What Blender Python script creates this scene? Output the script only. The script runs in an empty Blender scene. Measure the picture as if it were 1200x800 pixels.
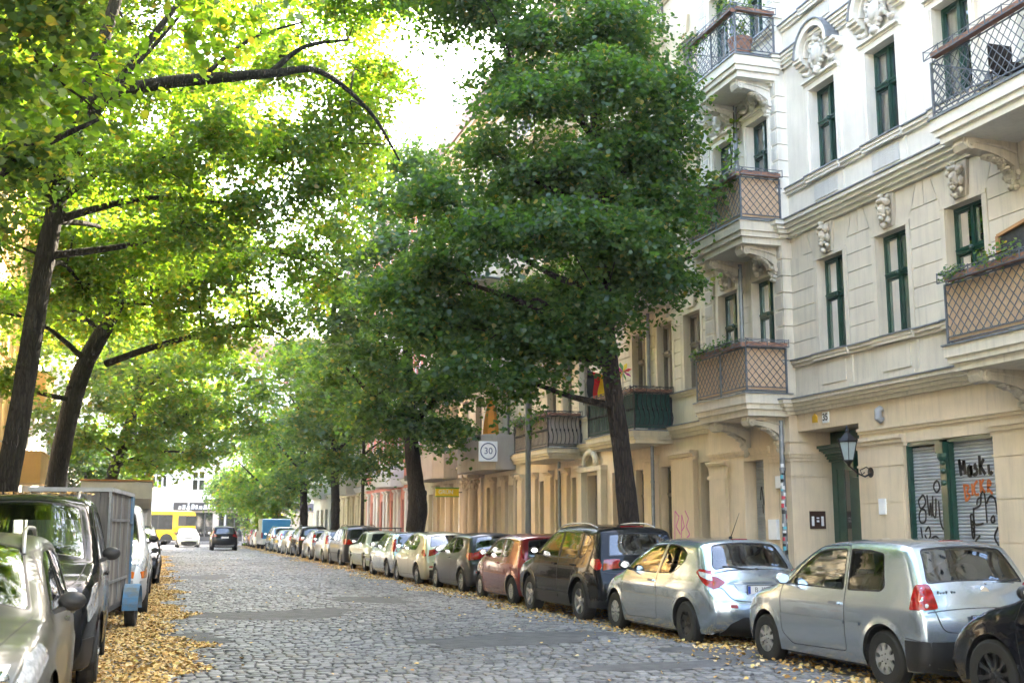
import bpy, math, random
import numpy as np
from mathutils import Vector, Matrix
from mathutils.geometry import delaunay_2d_cdt
R = math.radians
PI = math.pi
random.seed(7)
rng = np.random.default_rng(7)
SC = bpy.context.scene
COL = SC.collection

# ------------------------------------------------------------------ helpers
def tag(o, label=None, cat=None, group=None, kind=None):
    if label: o['label'] = label
    if cat: o['category'] = cat
    if group: o['group'] = group
    if kind: o['kind'] = kind
    return o

def empty(name, loc=(0, 0, 0), rz=0.0):
    o = bpy.data.objects.new(name, None)
    COL.objects.link(o)
    o.location = loc
    o.rotation_euler = (0, 0, rz)
    o.empty_display_size = .3
    return o

def copy_tree(o, parent=None):
    c = o.copy()
    COL.objects.link(c)
    c.parent = parent
    for ch in list(o.children):
        copy_tree(ch, c)
    return c

def tree_of(o):
    out = [o]
    for ch in o.children: out += tree_of(ch)
    return out

def link(name, me, parent=None, loc=None, rot=None, scale=None):
    o = bpy.data.objects.new(name, me)
    COL.objects.link(o)
    if parent is not None: o.parent = parent
    if loc is not None: o.location = loc
    if rot is not None: o.rotation_euler = rot
    if scale is not None: o.scale = scale
    return o

class MB:
    def __init__(s):
        s.v = []; s.f = []; s.m = []
    def quad(s, a, b, c, d, m=0):
        n = len(s.v); s.v += [tuple(a), tuple(b), tuple(c), tuple(d)]; s.f.append((n, n+1, n+2, n+3)); s.m.append(m)
    def poly(s, pts, m=0):
        n = len(s.v); s.v += [tuple(p) for p in pts]; s.f.append(tuple(range(n, n+len(pts)))); s.m.append(m)
    def box(s, x0, x1, y0, y1, z0, z1, m=0):
        if x0 > x1: x0, x1 = x1, x0
        if y0 > y1: y0, y1 = y1, y0
        if z0 > z1: z0, z1 = z1, z0
        n = len(s.v)
        s.v += [(x0,y0,z0),(x1,y0,z0),(x1,y1,z0),(x0,y1,z0),(x0,y0,z1),(x1,y0,z1),(x1,y1,z1),(x0,y1,z1)]
        for f in ((0,3,2,1),(4,5,6,7),(0,1,5,4),(1,2,6,5),(2,3,7,6),(3,0,4,7)):
            s.f.append(tuple(n+i for i in f)); s.m.append(m)
    def bar(s, a, b, w, h=None, m=0, up=(0,0,1)):
        a = Vector(a); b = Vector(b); d = b-a
        if d.length < 1e-6: return
        h = h or w
        d.normalize(); u = Vector(up)
        if abs(d.dot(u)) > .98: u = Vector((1,0,0))
        x = d.cross(u).normalized(); u = x.cross(d)
        n = len(s.v)
        for p in (a, b):
            for i, j in ((-1,-1),(1,-1),(1,1),(-1,1)):
                s.v.append(tuple(p + x*(i*w/2) + u*(j*h/2)))
        for f in ((0,1,2,3),(7,6,5,4),(0,4,5,1),(1,5,6,2),(2,6,7,3),(3,7,4,0)):
            s.f.append(tuple(n+i for i in f)); s.m.append(m)
    def tube(s, pts, rad, n=8, m=0, cap=True):
        pts = [Vector(p) for p in pts]
        if not hasattr(rad, '__len__'): rad = [rad]*len(pts)
        base = len(s.v)
        ref = Vector((0.31, 0.17, 0.93)).normalized()
        prev = None
        for i, p in enumerate(pts):
            t = (pts[min(i+1, len(pts)-1)] - pts[max(i-1, 0)])
            if t.length < 1e-9: t = Vector((0,0,1))
            t.normalize()
            if prev is None:
                a = t.cross(ref)
                if a.length < .1: a = t.cross(Vector((1,0,0)))
                a.normalize()
            else:
                a = (prev - t*prev.dot(t)).normalized()
            prev = a
            b = t.cross(a)
            for k in range(n):
                q = 2*PI*k/n
                s.v.append(tuple(p + (a*math.cos(q) + b*math.sin(q))*rad[i]))
        for i in range(len(pts)-1):
            for k in range(n):
                s.f.append((base+i*n+k, base+i*n+(k+1)%n, base+(i+1)*n+(k+1)%n, base+(i+1)*n+k)); s.m.append(m)
        if cap:
            s.f.append(tuple(base+k for k in range(n))[::-1]); s.m.append(m)
            s.f.append(tuple(base+(len(pts)-1)*n+k for k in range(n))); s.m.append(m)
    def lathe(s, prof, c=(0,0,0), axis='z', n=24, m=0):
        base = len(s.v)
        for r, h in prof:
            for k in range(n):
                q = 2*PI*k/n
                a, b = r*math.cos(q), r*math.sin(q)
                p = (a, b, h) if axis == 'z' else ((h, a, b) if axis == 'x' else (b, h, a))
                s.v.append((p[0]+c[0], p[1]+c[1], p[2]+c[2]))
        for i in range(len(prof)-1):
            for k in range(n):
                s.f.append((base+i*n+k, base+i*n+(k+1)%n, base+(i+1)*n+(k+1)%n, base+(i+1)*n+k)); s.m.append(m)
    def extrude_y(s, prof, y0, y1, m=0):
        """closed (x,z) profile swept along y"""
        n = len(s.v); k = len(prof)
        s.v += [(x, y0, z) for x, z in prof] + [(x, y1, z) for x, z in prof]
        for i in range(k):
            j = (i+1) % k
            s.f.append((n+i, n+j, n+k+j, n+k+i)); s.m.append(m)
        s.f.append(tuple(n+i for i in range(k))); s.m.append(m)
        s.f.append(tuple(n+k+i for i in range(k))[::-1]); s.m.append(m)
    def extrude_x(s, prof, x0, x1, m=0):
        n = len(s.v); k = len(prof)
        s.v += [(x0, y, z) for y, z in prof] + [(x1, y, z) for y, z in prof]
        for i in range(k):
            j = (i+1) % k
            s.f.append((n+i, n+j, n+k+j, n+k+i)); s.m.append(m)
        s.f.append(tuple(n+i for i in range(k))); s.m.append(m)
        s.f.append(tuple(n+k+i for i in range(k))[::-1]); s.m.append(m)
    def extrude_z(s, prof, z0, z1, m=0):
        n = len(s.v); k = len(prof)
        s.v += [(x, y, z0) for x, y in prof] + [(x, y, z1) for x, y in prof]
        for i in range(k):
            j = (i+1) % k
            s.f.append((n+i, n+j, n+k+j, n+k+i)); s.m.append(m)
        s.f.append(tuple(n+i for i in range(k))[::-1]); s.m.append(m)
        s.f.append(tuple(n+k+i for i in range(k))); s.m.append(m)
    def ball(s, c, r, m=0, nu=10, nv=7, jit=0.0):
        if not hasattr(r, '__len__'): r = (r, r, r)
        base = len(s.v)
        for j in range(nv+1):
            th = PI*j/nv
            for i in range(nu):
                ph = 2*PI*i/nu
                k = 1 + (random.uniform(-jit, jit) if jit else 0)
                s.v.append((c[0]+r[0]*k*math.sin(th)*math.cos(ph), c[1]+r[1]*k*math.sin(th)*math.sin(ph), c[2]+r[2]*k*math.cos(th)))
        for j in range(nv):
            for i in range(nu):
                s.f.append((base+j*nu+i, base+(j+1)*nu+i, base+(j+1)*nu+(i+1)%nu, base+j*nu+(i+1)%nu)); s.m.append(m)
    def xform(s, M, start=0):
        for i in range(start, len(s.v)):
            s.v[i] = tuple(M @ Vector(s.v[i]))
    def mesh(s, name, mats, org=(0,0,0), smooth=False, merge=0):
        me = bpy.data.meshes.new(name)
        v = s.v if org == (0,0,0) else [(a-org[0], b-org[1], c-org[2]) for a, b, c in s.v]
        me.from_pydata(v, [], s.f)
        if not isinstance(mats, (list, tuple)): mats = [mats]
        for m in mats: me.materials.append(m)
        if len(mats) > 1: me.polygons.foreach_set('material_index', s.m)
        import bmesh
        bm = bmesh.new(); bm.from_mesh(me)
        if merge: bmesh.ops.remove_doubles(bm, verts=bm.verts, dist=merge)
        bmesh.ops.recalc_face_normals(bm, faces=bm.faces)
        bm.to_mesh(me); bm.free()
        if smooth:
            me.polygons.foreach_set('use_smooth', [True]*len(me.polygons))
            if isinstance(smooth, float):
                try: me.set_sharp_from_angle(angle=smooth)
                except Exception: pass
        me.update()
        return me
    def build(s, name, mats, parent=None, org=None, smooth=False, merge=0, **kw):
        if org is None:
            org = tuple(parent.location) if (parent is not None and parent.parent is None) else (0,0,0)
            if parent is not None and parent.parent is not None:
                org = tuple(parent.matrix_org) if hasattr(parent, 'matrix_org') else org
        o = link(name, s.mesh(name, mats, org, smooth, merge), parent)
        if kw: tag(o, **kw)
        return o

def text_mesh(txt, size, mat, name='lettering', extrude=.002, font_bold=False, shear=0, align='CENTER'):
    """lettering lying in local XY, facing +Z"""
    cu = bpy.data.curves.new(name, 'FONT')
    cu.body = txt; cu.size = size; cu.extrude = extrude; cu.align_x = align; cu.align_y = 'CENTER'; cu.shear = shear
    if font_bold: cu.offset = size*.018
    cu.resolution_u = 3
    ob = bpy.data.objects.new('tmp', cu)
    me = bpy.data.meshes.new_from_object(ob)
    bpy.data.objects.remove(ob); bpy.data.curves.remove(cu)
    me.name = name
    me.materials.clear(); me.materials.append(mat)
    return me

# ------------------------------------------------------------------ materials
def _nt(name):
    m = bpy.data.materials.new(name); m.use_nodes = True
    nt = m.node_tree
    for n in list(nt.nodes): nt.nodes.remove(n)
    out = nt.nodes.new('ShaderNodeOutputMaterial')
    return m, nt, out
def N(nt, t, **kw):
    n = nt.nodes.new(t)
    for k, v in kw.items():
        if k in n.inputs: n.inputs[k].default_value = v
        else: setattr(n, k, v)
    return n
def c4(c): return (c[0], c[1], c[2], 1)
def L(nt, a, b): nt.links.new(a, b)
def ramp(nt, pts, fac=None, interp='LINEAR'):
    r = nt.nodes.new('ShaderNodeValToRGB'); r.color_ramp.interpolation = interp
    e = r.color_ramp.elements
    while len(e) < len(pts): e.new(.5)
    for i, (p, c) in enumerate(pts):
        e[i].position = p; e[i].color = c4(c) if hasattr(c, '__len__') else (c, c, c, 1)
    if fac is not None: L(nt, fac, r.inputs[0])
    return r
def mixc(nt, a, b, fac, mode='MIX'):
    n = nt.nodes.new('ShaderNodeMix'); n.data_type = 'RGBA'; n.blend_type = mode
    for s, v in ((0, fac), (6, a), (7, b)):
        if hasattr(v, 'is_linked') or isinstance(v, bpy.types.NodeSocket): L(nt, v, n.inputs[s])
        else: n.inputs[s].default_value = v if s == 0 else c4(v)
    return n.outputs[2]

def M(name, col, rough=.6, metal=0., var=.12, scale=3., bump=0., bscale=60., spec=.5, coat=0., col2=None, stretch=(1,1,1), coords='Object', emit=None, trans=0):
    m, nt, out = _nt(name)
    p = N(nt, 'ShaderNodeBsdfPrincipled')
    p.inputs['Roughness'].default_value = rough
    p.inputs['Metallic'].default_value = metal
    p.inputs['Specular IOR Level'].default_value = spec
    p.inputs['Coat Weight'].default_value = coat
    p.inputs['Coat Roughness'].default_value = .05
    tc = N(nt, 'ShaderNodeTexCoord')
    mp = N(nt, 'ShaderNodeMapping'); mp.inputs['Scale'].default_value = stretch
    L(nt, tc.outputs[coords], mp.inputs[0])
    if var or col2:
        no = N(nt, 'ShaderNodeTexNoise', Scale=scale, Detail=5., Roughness=.6)
        L(nt, mp.outputs[0], no.inputs['Vector'])
        a = col2 or tuple(max(0, c*(1-var)) for c in col)
        b = col if col2 else tuple(c*(1+var) for c in col)
        r = ramp(nt, [(.32, a), (.68, b)], no.outputs[0])
        L(nt, r.outputs[0], p.inputs['Base Color'])
    else:
        p.inputs['Base Color'].default_value = c4(col)
    if bump:
        n2 = N(nt, 'ShaderNodeTexNoise', Scale=bscale, Detail=4.)
        L(nt, mp.outputs[0], n2.inputs['Vector'])
        b = N(nt, 'ShaderNodeBump', Strength=bump, Distance=.02)
        L(nt, n2.outputs[0], b.inputs['Height']); L(nt, b.outputs[0], p.inputs['Normal'])
    if emit:
        p.inputs['Emission Color'].default_value = c4(emit[0]); p.inputs['Emission Strength'].default_value = emit[1]
    L(nt, p.outputs[0], out.inputs[0])
    return m

def plaster(name, col, dirt=(.30,.26,.2), amount=.35, bump=.25):
    """painted stucco: blotches, rain streaks and grime of their own shape"""
    m, nt, out = _nt(name)
    p = N(nt, 'ShaderNodeBsdfPrincipled', Roughness=.85)
    tc = N(nt, 'ShaderNodeTexCoord')
    a = N(nt, 'ShaderNodeTexNoise', Scale=.9, Detail=7., Roughness=.65)
    L(nt, tc.outputs['Object'], a.inputs['Vector'])
    ra = ramp(nt, [(.3, tuple(c*.84 for c in col)), (.7, tuple(min(.9, c*1.06) for c in col))], a.outputs[0])
    mp = N(nt, 'ShaderNodeMapping'); mp.inputs['Scale'].default_value = (7, 7, .55)
    L(nt, tc.outputs['Object'], mp.inputs[0])
    b = N(nt, 'ShaderNodeTexNoise', Scale=1.3, Detail=6., Roughness=.7)
    L(nt, mp.outputs[0], b.inputs['Vector'])
    rb = ramp(nt, [(.47, 0), (.60, amount*.45), (.76, min(1, amount*1.5))], b.outputs[0])
    c = mixc(nt, ra.outputs[0], dirt, rb.outputs[0])
    L(nt, c, p.inputs['Base Color'])
    n2 = N(nt, 'ShaderNodeTexNoise', Scale=45., Detail=5.)
    L(nt, tc.outputs['Object'], n2.inputs['Vector'])
    bm = N(nt, 'ShaderNodeBump', Strength=bump, Distance=.015)
    L(nt, n2.outputs[0], bm.inputs['Height']); L(nt, bm.outputs[0], p.inputs['Normal'])
    L(nt, p.outputs[0], out.inputs[0])
    return m

def glass(name, tint=(.8,.85,.83), refl=1.0, base=.12, rough=.02):
    m, nt, out = _nt(name)
    g = N(nt, 'ShaderNodeBsdfGlossy', Roughness=rough); g.inputs[0].default_value = (.95, .97, 1, 1)
    t = N(nt, 'ShaderNodeBsdfTransparent'); t.inputs[0].default_value = c4(tint)
    fr = N(nt, 'ShaderNodeFresnel', IOR=1.5)
    ma = N(nt, 'ShaderNodeMath', operation='MULTIPLY_ADD'); ma.inputs[1].default_value = refl; ma.inputs[2].default_value = base
    ma.use_clamp = True
    L(nt, fr.outputs[0], ma.inputs[0])
    no = N(nt, 'ShaderNodeTexNoise', Scale=1.7); bp = N(nt, 'ShaderNodeBump', Strength=.06, Distance=.05)
    L(nt, no.outputs[0], bp.inputs['Height']); L(nt, bp.outputs[0], g.inputs['Normal'])
    mx = N(nt, 'ShaderNodeMixShader')
    L(nt, ma.outputs[0], mx.inputs[0]); L(nt, t.outputs[0], mx.inputs[1]); L(nt, g.outputs[0], mx.inputs[2])
    L(nt, mx.outputs[0], out.inputs[0])
    return m

def leafmat(name, cols, tcol, tw=.5, gloss=.10):
    """cols: ramp list over per-leaf random; tcol: light coming through the blade"""
    m, nt, out = _nt(name)
    g = N(nt, 'ShaderNodeNewGeometry')
    r = ramp(nt, cols, g.outputs['Random Per Island'])
    d = N(nt, 'ShaderNodeBsdfDiffuse'); L(nt, r.outputs[0], d.inputs[0])
    t = N(nt, 'ShaderNodeBsdfTranslucent')
    r2 = ramp(nt, tcol, g.outputs['Random Per Island']); L(nt, r2.outputs[0], t.inputs[0])
    mx = N(nt, 'ShaderNodeMixShader'); mx.inputs[0].default_value = tw
    L(nt, d.outputs[0], mx.inputs[1]); L(nt, t.outputs[0], mx.inputs[2])
    gl = N(nt, 'ShaderNodeBsdfGlossy', Roughness=.5); gl.inputs[0].default_value = (.85, .95, .9, 1)
    m2 = N(nt, 'ShaderNodeMixShader'); m2.inputs[0].default_value = gloss
    L(nt, mx.outputs[0], m2.inputs[1]); L(nt, gl.outputs[0], m2.inputs[2])
    L(nt, m2.outputs[0], out.inputs[0])
    return m

def paint(name, col, metal=.0, rough=.25, coat=1., dust=None):
    dust = dust if dust is not None else (.40 if max(col) > .1 else .10)
    m, nt, out = _nt(name)
    p = N(nt, 'ShaderNodeBsdfPrincipled')
    p.inputs['Metallic'].default_value = metal
    p.inputs['Roughness'].default_value = rough
    p.inputs['Coat Weight'].default_value = coat
    p.inputs['Coat Roughness'].default_value = .04
    p.inputs['Specular IOR Level'].default_value = .5 if max(col) > .1 else .05
    if max(col) < .1: p.inputs['Coat Weight'].default_value = .42
    tc = N(nt, 'ShaderNodeTexCoord')
    no = N(nt, 'ShaderNodeTexNoise', Scale=1.4, Detail=1.5, Roughness=.5)
    L(nt, tc.outputs['Object'], no.inputs['Vector'])
    rr = ramp(nt, [(.3, rough*.95), (.75, min(1, rough*1.15+.02))], no.outputs[0])
    p.inputs['Roughness'].default_value = rough
    # road dust thinning out upwards from the sills
    sx = N(nt, 'ShaderNodeSeparateXYZ'); L(nt, tc.outputs['Object'], sx.inputs[0])
    ad = N(nt, 'ShaderNodeMath', operation='MULTIPLY_ADD'); ad.inputs[1].default_value = .35
    L(nt, no.outputs[0], ad.inputs[0]); L(nt, sx.outputs[2], ad.inputs[2])
    rd = ramp(nt, [(.25, dust), (.5, dust*.4), (.85, .0)], ad.outputs[0]); rd.color_ramp.interpolation = 'EASE'
    cc = mixc(nt, col, (.23, .20, .165), rd.outputs[0])
    L(nt, cc, p.inputs['Base Color'])
    L(nt, p.outputs[0], out.inputs[0])
    return m

MT = {}
MT['black'] = M('black_plastic', (.018,.018,.019), .55, var=.2)
MT['rubber'] = M('tyre_rubber', (.022,.021,.02), .85, var=.3, bump=.2, bscale=50)
MT['interior'] = M('cabin_trim', (.03,.031,.033), .8, var=.2)
MT['seatcloth'] = M('seat_cloth', (.06,.062,.066), .9, var=.2)
MT['alloy'] = M('alloy_rim', (.5,.5,.5), .35, metal=.8, var=.12)
MT['hubcap'] = M('silver_hubcap', (.46,.46,.45), .42, metal=.55, var=.15)
MT['darkrim'] = M('dark_rim', (.035,.035,.037), .35, metal=.3, var=.1)
MT['steelrim'] = M('black_steel_rim', (.02,.02,.02), .5, var=.2)
MT['carglass'] = glass('car_glass', (.66,.72,.69), 1.2, .07)
MT['carglassdark'] = M('dark_car_glass', (.01,.012,.012), .03, var=0, spec=1.0, coat=.6)
MT['redlens'] = M('red_lens', (.45,.006,.008), .12, var=.15, scale=30, coat=.8, col2=(.18,.002,.004))
MT['orangelens'] = M('orange_lens', (.75,.17,.01), .15, var=.1, coat=.8)
MT['clearlens'] = M('clear_lens', (.62,.64,.66), .12, metal=.35, var=.35, scale=22, coat=1.)
MT['chrome'] = M('chrome', (.75,.76,.78), .12, metal=1., var=.05)
MT['white'] = M('plate_white', (.78,.78,.76), .4, var=.03)
MT['blueplate'] = M('plate_blue', (.01,.06,.35), .4, var=.0)
MT['ink'] = M('ink_black', (.01,.01,.01), .5, var=0)
MT['mirror'] = M('mirror_glass', (.7,.75,.78), .04, metal=1., var=0)
# ------------------------------------------------------------------ camera, world, sun
cam = bpy.data.objects.new('camera', bpy.data.cameras.new('camera')); COL.objects.link(cam)
cam.data.sensor_width = 36; cam.data.lens = 1335/1200*36
cam.location = (0, 0, 1.6)
cam.rotation_euler = (R(90+9.2325), 0, -R(17.135))
cam.data.clip_end = 2000; cam.data.clip_start = .1
cam.data.dof.use_dof = True; cam.data.dof.focus_distance = 19; cam.data.dof.aperture_fstop = 2.8
SC.camera = cam
SUN_AZ, SUN_EL = 48., 37.     # azimuth clockwise from +Y, elevation
W = bpy.data.worlds.new('World'); SC.world = W; W.use_nodes = True
nt = W.node_tree
bg = nt.nodes['Background']
sky = nt.nodes.new('ShaderNodeTexSky'); sky.sky_type = 'NISHITA'; sky.sun_disc = False
sky.sun_elevation = R(SUN_EL); sky.sun_rotation = R(SUN_AZ); sky.dust_density = 3.; sky.air_density = 1.0; sky.ozone_density = 1.
nt.links.new(sky.outputs[0], bg.inputs[0]); bg.inputs[1].default_value = .15
sl = bpy.data.lights.new('sun', 'SUN'); sl.energy = 2.3; sl.angle = R(.53); sl.color = (1, .93, .82)
so = bpy.data.objects.new('sun', sl); COL.objects.link(so)
dv = Vector((math.sin(R(SUN_AZ))*math.cos(R(SUN_EL)), math.cos(R(SUN_AZ))*math.cos(R(SUN_EL)), math.sin(R(SUN_EL))))
so.rotation_euler = dv.to_track_quat('Z', 'Y').to_euler()
so.location = dv*60
SC.render.engine = 'CYCLES'
SC.view_settings.view_transform = 'Standard'; SC.view_settings.look = 'None'
SC.view_settings.gamma = 1; SC.view_settings.exposure = 4.3
try:
    SC.view_settings.use_white_balance = True; SC.view_settings.white_balance_temperature = 7350; SC.view_settings.white_balance_tint = 10
except Exception: pass
SC.cycles.use_denoising = True
SC.cycles.max_bounces = 7; SC.cycles.diffuse_bounces = 3; SC.cycles.glossy_bounces = 3
SC.cycles.transmission_bounces = 4; SC.cycles.transparent_max_bounces = 10
SC.cycles.sample_clamp_indirect = 6
SC.cycles.caustics_reflective = False; SC.cycles.caustics_refractive = False

XK0, XK1 = -2.6, 9.15          # kerb faces
XL, XR = -6.6, 13.0            # facade planes

# ------------------------------------------------------------------ ground
m, nt, out = _nt('earth')
MT['earth'] = M('dry_earth', (.09,.075,.055), .95, var=.3, scale=1.)
MT['asphalt'] = M('asphalt', (.055,.055,.057), .8, var=.25, scale=2.5, bump=.5, bscale=90)
MT['oldasphalt'] = M('patched_asphalt', (.10,.098,.096), .8, var=.3, scale=4, bump=.9, bscale=60)
MT['granite'] = M('granite_kerb', (.30,.29,.28), .7, var=.3, scale=6, bump=.4, bscale=40)
MT['joint'] = M('cobble_joint', (.085,.078,.07), .95, var=.4, scale=5, bump=.5)
b = MB(); b.box(-300, 300, -150, 450, -.9, -.06); b.build('ground', MT['earth'], kind='structure')

def cobble_mat():
    m, nt, out = _nt('cobble_stone')
    p = N(nt, 'ShaderNodeBsdfPrincipled')
    g = N(nt, 'ShaderNodeNewGeometry')
    r = ramp(nt, [(0, (.115,.113,.115)), (.35, (.165,.163,.163)), (.7, (.21,.206,.204)), (.9, (.265,.26,.25)), (1, (.20,.17,.145))], g.outputs['Random Per Island'])
    tc = N(nt, 'ShaderNodeTexCoord')
    no = N(nt, 'ShaderNodeTexNoise', Scale=.35, Detail=5., Roughness=.6); L(nt, tc.outputs['Object'], no.inputs['Vector'])
    rn = ramp(nt, [(.33, (.72,.72,.72)), (.66, (1.1,1.1,1.1))], no.outputs[0])
    c = mixc(nt, r.outputs[0], rn.outputs[0], 1., 'MULTIPLY')
    n3 = N(nt, 'ShaderNodeTexNoise', Scale=28., Detail=4.); L(nt, tc.outputs['Object'], n3.inputs['Vector'])
    r3 = ramp(nt, [(.3, (.72,.72,.72)), (.7, (1.15,1.15,1.15))], n3.outputs[0])
    c = mixc(nt, c, r3.outputs[0], 1., 'MULTIPLY')
    L(nt, c, p.inputs['Base Color'])
    rr = ramp(nt, [(.3, .38), (.7, .62)], n3.outputs[0]); L(nt, rr.outputs[0], p.inputs['Roughness'])
    b = N(nt, 'ShaderNodeBump', Strength=.35, Distance=.01); L(nt, n3.outputs[0], b.inputs['Height']); L(nt, b.outputs[0], p.inputs['Normal'])
    L(nt, p.outputs[0], out.inputs[0])
    return m
MT['cobble'] = cobble_mat()

# asphalt patches in the cobbles: (centre x, y, half x, half y, seed)
PATCH = [(2.15, 22.2, 1.35, 1.15, 1), (5.1, 16.3, 1.5, .75, 2), (.42, 17.4, .55, 1.3, 3), (7.3, 13.6, .8, .8, 4), (4.6, 25.5, .9, 1.1, 5), (1.5, 39., 1.0, 1.6, 6), (6.0, 12.6, 1.2, .35, 7)]
def patch_outline(cx, cy, hx, hy, sd, n=44):
    rs = random.Random(sd); o = []
    ph = [rs.uniform(0, 6.3) for _ in range(4)]
    for k in range(n):
        a = 2*PI*k/n
        rr = 1 + .16*math.sin(2*a+ph[0]) + .12*math.sin(3*a+ph[1]) + .08*math.sin(5*a+ph[2]) + rs.uniform(-.11,.11)
        ca, sa = math.cos(a), math.sin(a)
        sq = 1/max(abs(ca), abs(sa))**.5
        o.append((cx+hx*rr*ca*sq, cy+hy*rr*sa*sq))
    return o
POUT = [patch_outline(*p) for p in PATCH]
def in_poly(px, py, poly):
    px = np.asarray(px); py = np.asarray(py)
    ins = np.zeros(px.shape, bool); n = len(poly); j = n-1
    for i in range(n):
        xi, yi = poly[i]; xj, yj = poly[j]
        c = ((yi > py) != (yj > py)) & (px < (xj-xi)*(py-yi)/((yj-yi) or 1e-12)+xi)
        ins ^= c; j = i
    return ins

def road_h(x, y):
    """gentle settlement of the paving plus camber"""
    return (.012*np.sin(x*.9+y*.13)+.012*np.sin(y*.37+1.3*x)+.008*np.sin(y*.9-.6*x)) - .03*((x-3.3)/5.8)**2

def quads_mesh(name, V, F, mats, smooth=False):
    me = bpy.data.meshes.new(name)
    nf, k = F.shape
    me.vertices.add(len(V)); me.vertices.foreach_set('co', V.astype(np.float32).ravel())
    me.loops.add(nf*k); me.loops.foreach_set('vertex_index', F.astype(np.int32).ravel())
    me.polygons.add(nf)
    me.polygons.foreach_set('loop_start', np.arange(0, nf*k, k, dtype=np.int32))
    me.polygons.foreach_set('loop_total', np.full(nf, k, np.int32))
    if smooth: me.polygons.foreach_set('use_smooth', np.ones(nf, bool))
    for m in (mats if isinstance(mats, (list, tuple)) else [mats]): me.materials.append(m)
    me.update(calc_edges=True)
    return me

def cobbles():
    CX, CY, HX, HY, ROT = [], [], [], [], []
    y = 7.0
    r = np.random.default_rng(3)
    while y < 104:
        rh = r.uniform(.135, .175) if y < 60 else r.uniform(.17, .22)
        n = 110
        w = r.uniform(.115, .18, n)
        xs = XK0 + .05 + np.cumsum(w) - w/2
        k = xs + w/2 < XK1 - .03
        xs, w = xs[k], w[k]
        CX.append(xs); CY.append(np.full(len(xs), y+rh/2) + .05*np.sin(xs*.8+y*.05) + r.normal(0, .007, len(xs)))
        HX.append(w/2 - .006); HY.append(np.full(len(xs), rh/2-.008)*r.uniform(.9, 1.0, len(xs)))
        ROT.append(r.normal(0, .045, len(xs)))
        y += rh
    CX, CY, HX, HY, ROT = map(np.concatenate, (CX, CY, HX, HY, ROT))
    keep = np.ones(len(CX), bool)
    for po in POUT: keep &= ~in_poly(CX, CY, po)
    CX, CY, HX, HY, ROT = (a[keep] for a in (CX, CY, HX, HY, ROT))
    n = len(CX)
    z0 = road_h(CX, CY) + r.normal(0, .0045, n)
    tx = r.normal(0, .025, n); ty = r.normal(0, .03, n)
    rings = [(1.0, -.03), (.965, -.004), (.86, .0015), (.45, .003)]
    sq = np.array([(-1,-1),(1,-1),(1,1),(-1,1)], float)
    V = np.zeros((n, 16, 3))
    cr = r.uniform(.86, 1.0, (n, 4, 2))
    for k, (s, z) in enumerate(rings):
        for c in range(4):
            lx = sq[c,0]*HX*s*cr[:,c,0]; ly = sq[c,1]*HY*s*cr[:,c,1]
            V[:, k*4+c, 0] = CX + lx*np.cos(ROT) - ly*np.sin(ROT)
            V[:, k*4+c, 1] = CY + lx*np.sin(ROT) + ly*np.cos(ROT)
            V[:, k*4+c, 2] = z0 + z + lx*tx + ly*ty
    F = []
    for k in range(3):
        for c in range(4):
            F.append((k*4+c, k*4+(c+1)%4, (k+1)*4+(c+1)%4, (k+1)*4+c))
    F.append((12,13,14,15))
    F = (np.arange(n)[:,None,None]*16 + np.array(F)[None]).reshape(-1, 4)
    return quads_mesh('cobblestones', V.reshape(-1, 3), F, MT['cobble'], True)
road = link('road', None) if False else None
# joint bed under the stones follows the settlement
nx, ny = 30, 260
gx, gy = np.meshgrid(np.linspace(XK0, XK1, nx), np.linspace(-14, 104.5, ny))
gz = road_h(gx, gy) - .014
V = np.stack([gx, gy, gz], -1).reshape(-1, 3)
I = np.arange(nx*ny).reshape(ny, nx)
F = np.stack([I[:-1,:-1], I[:-1,1:], I[1:,1:], I[1:,:-1]], -1).reshape(-1, 4)
road = link('road', quads_mesh('road', V, F, MT['joint'], True)); tag(road, kind='structure')
st = link('paving_stones', cobbles()); st.parent = road
for i, po in enumerate(POUT):
    cx = sum(p[0] for p in po)/len(po); cy = sum(p[1] for p in po)/len(po)
    b = MB(); n = len(po)
    zc = float(road_h(cx, cy))
    b.v = [(cx, cy, zc+.016)] + [(cx+(x-cx)*.6, cy+(y-cy)*.6, float(road_h(x, y))+.014) for x, y in po] + [(x, y, float(road_h(x, y))-.004) for x, y in po]
    for k in range(n):
        j = (k+1) % n
        b.f += [(0, 1+k, 1+j), (1+k, 1+n+k, 1+n+j, 1+j)]; b.m += [0, 0]
    b.build('asphalt_patch', MT['oldasphalt'], road, smooth=True)

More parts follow.
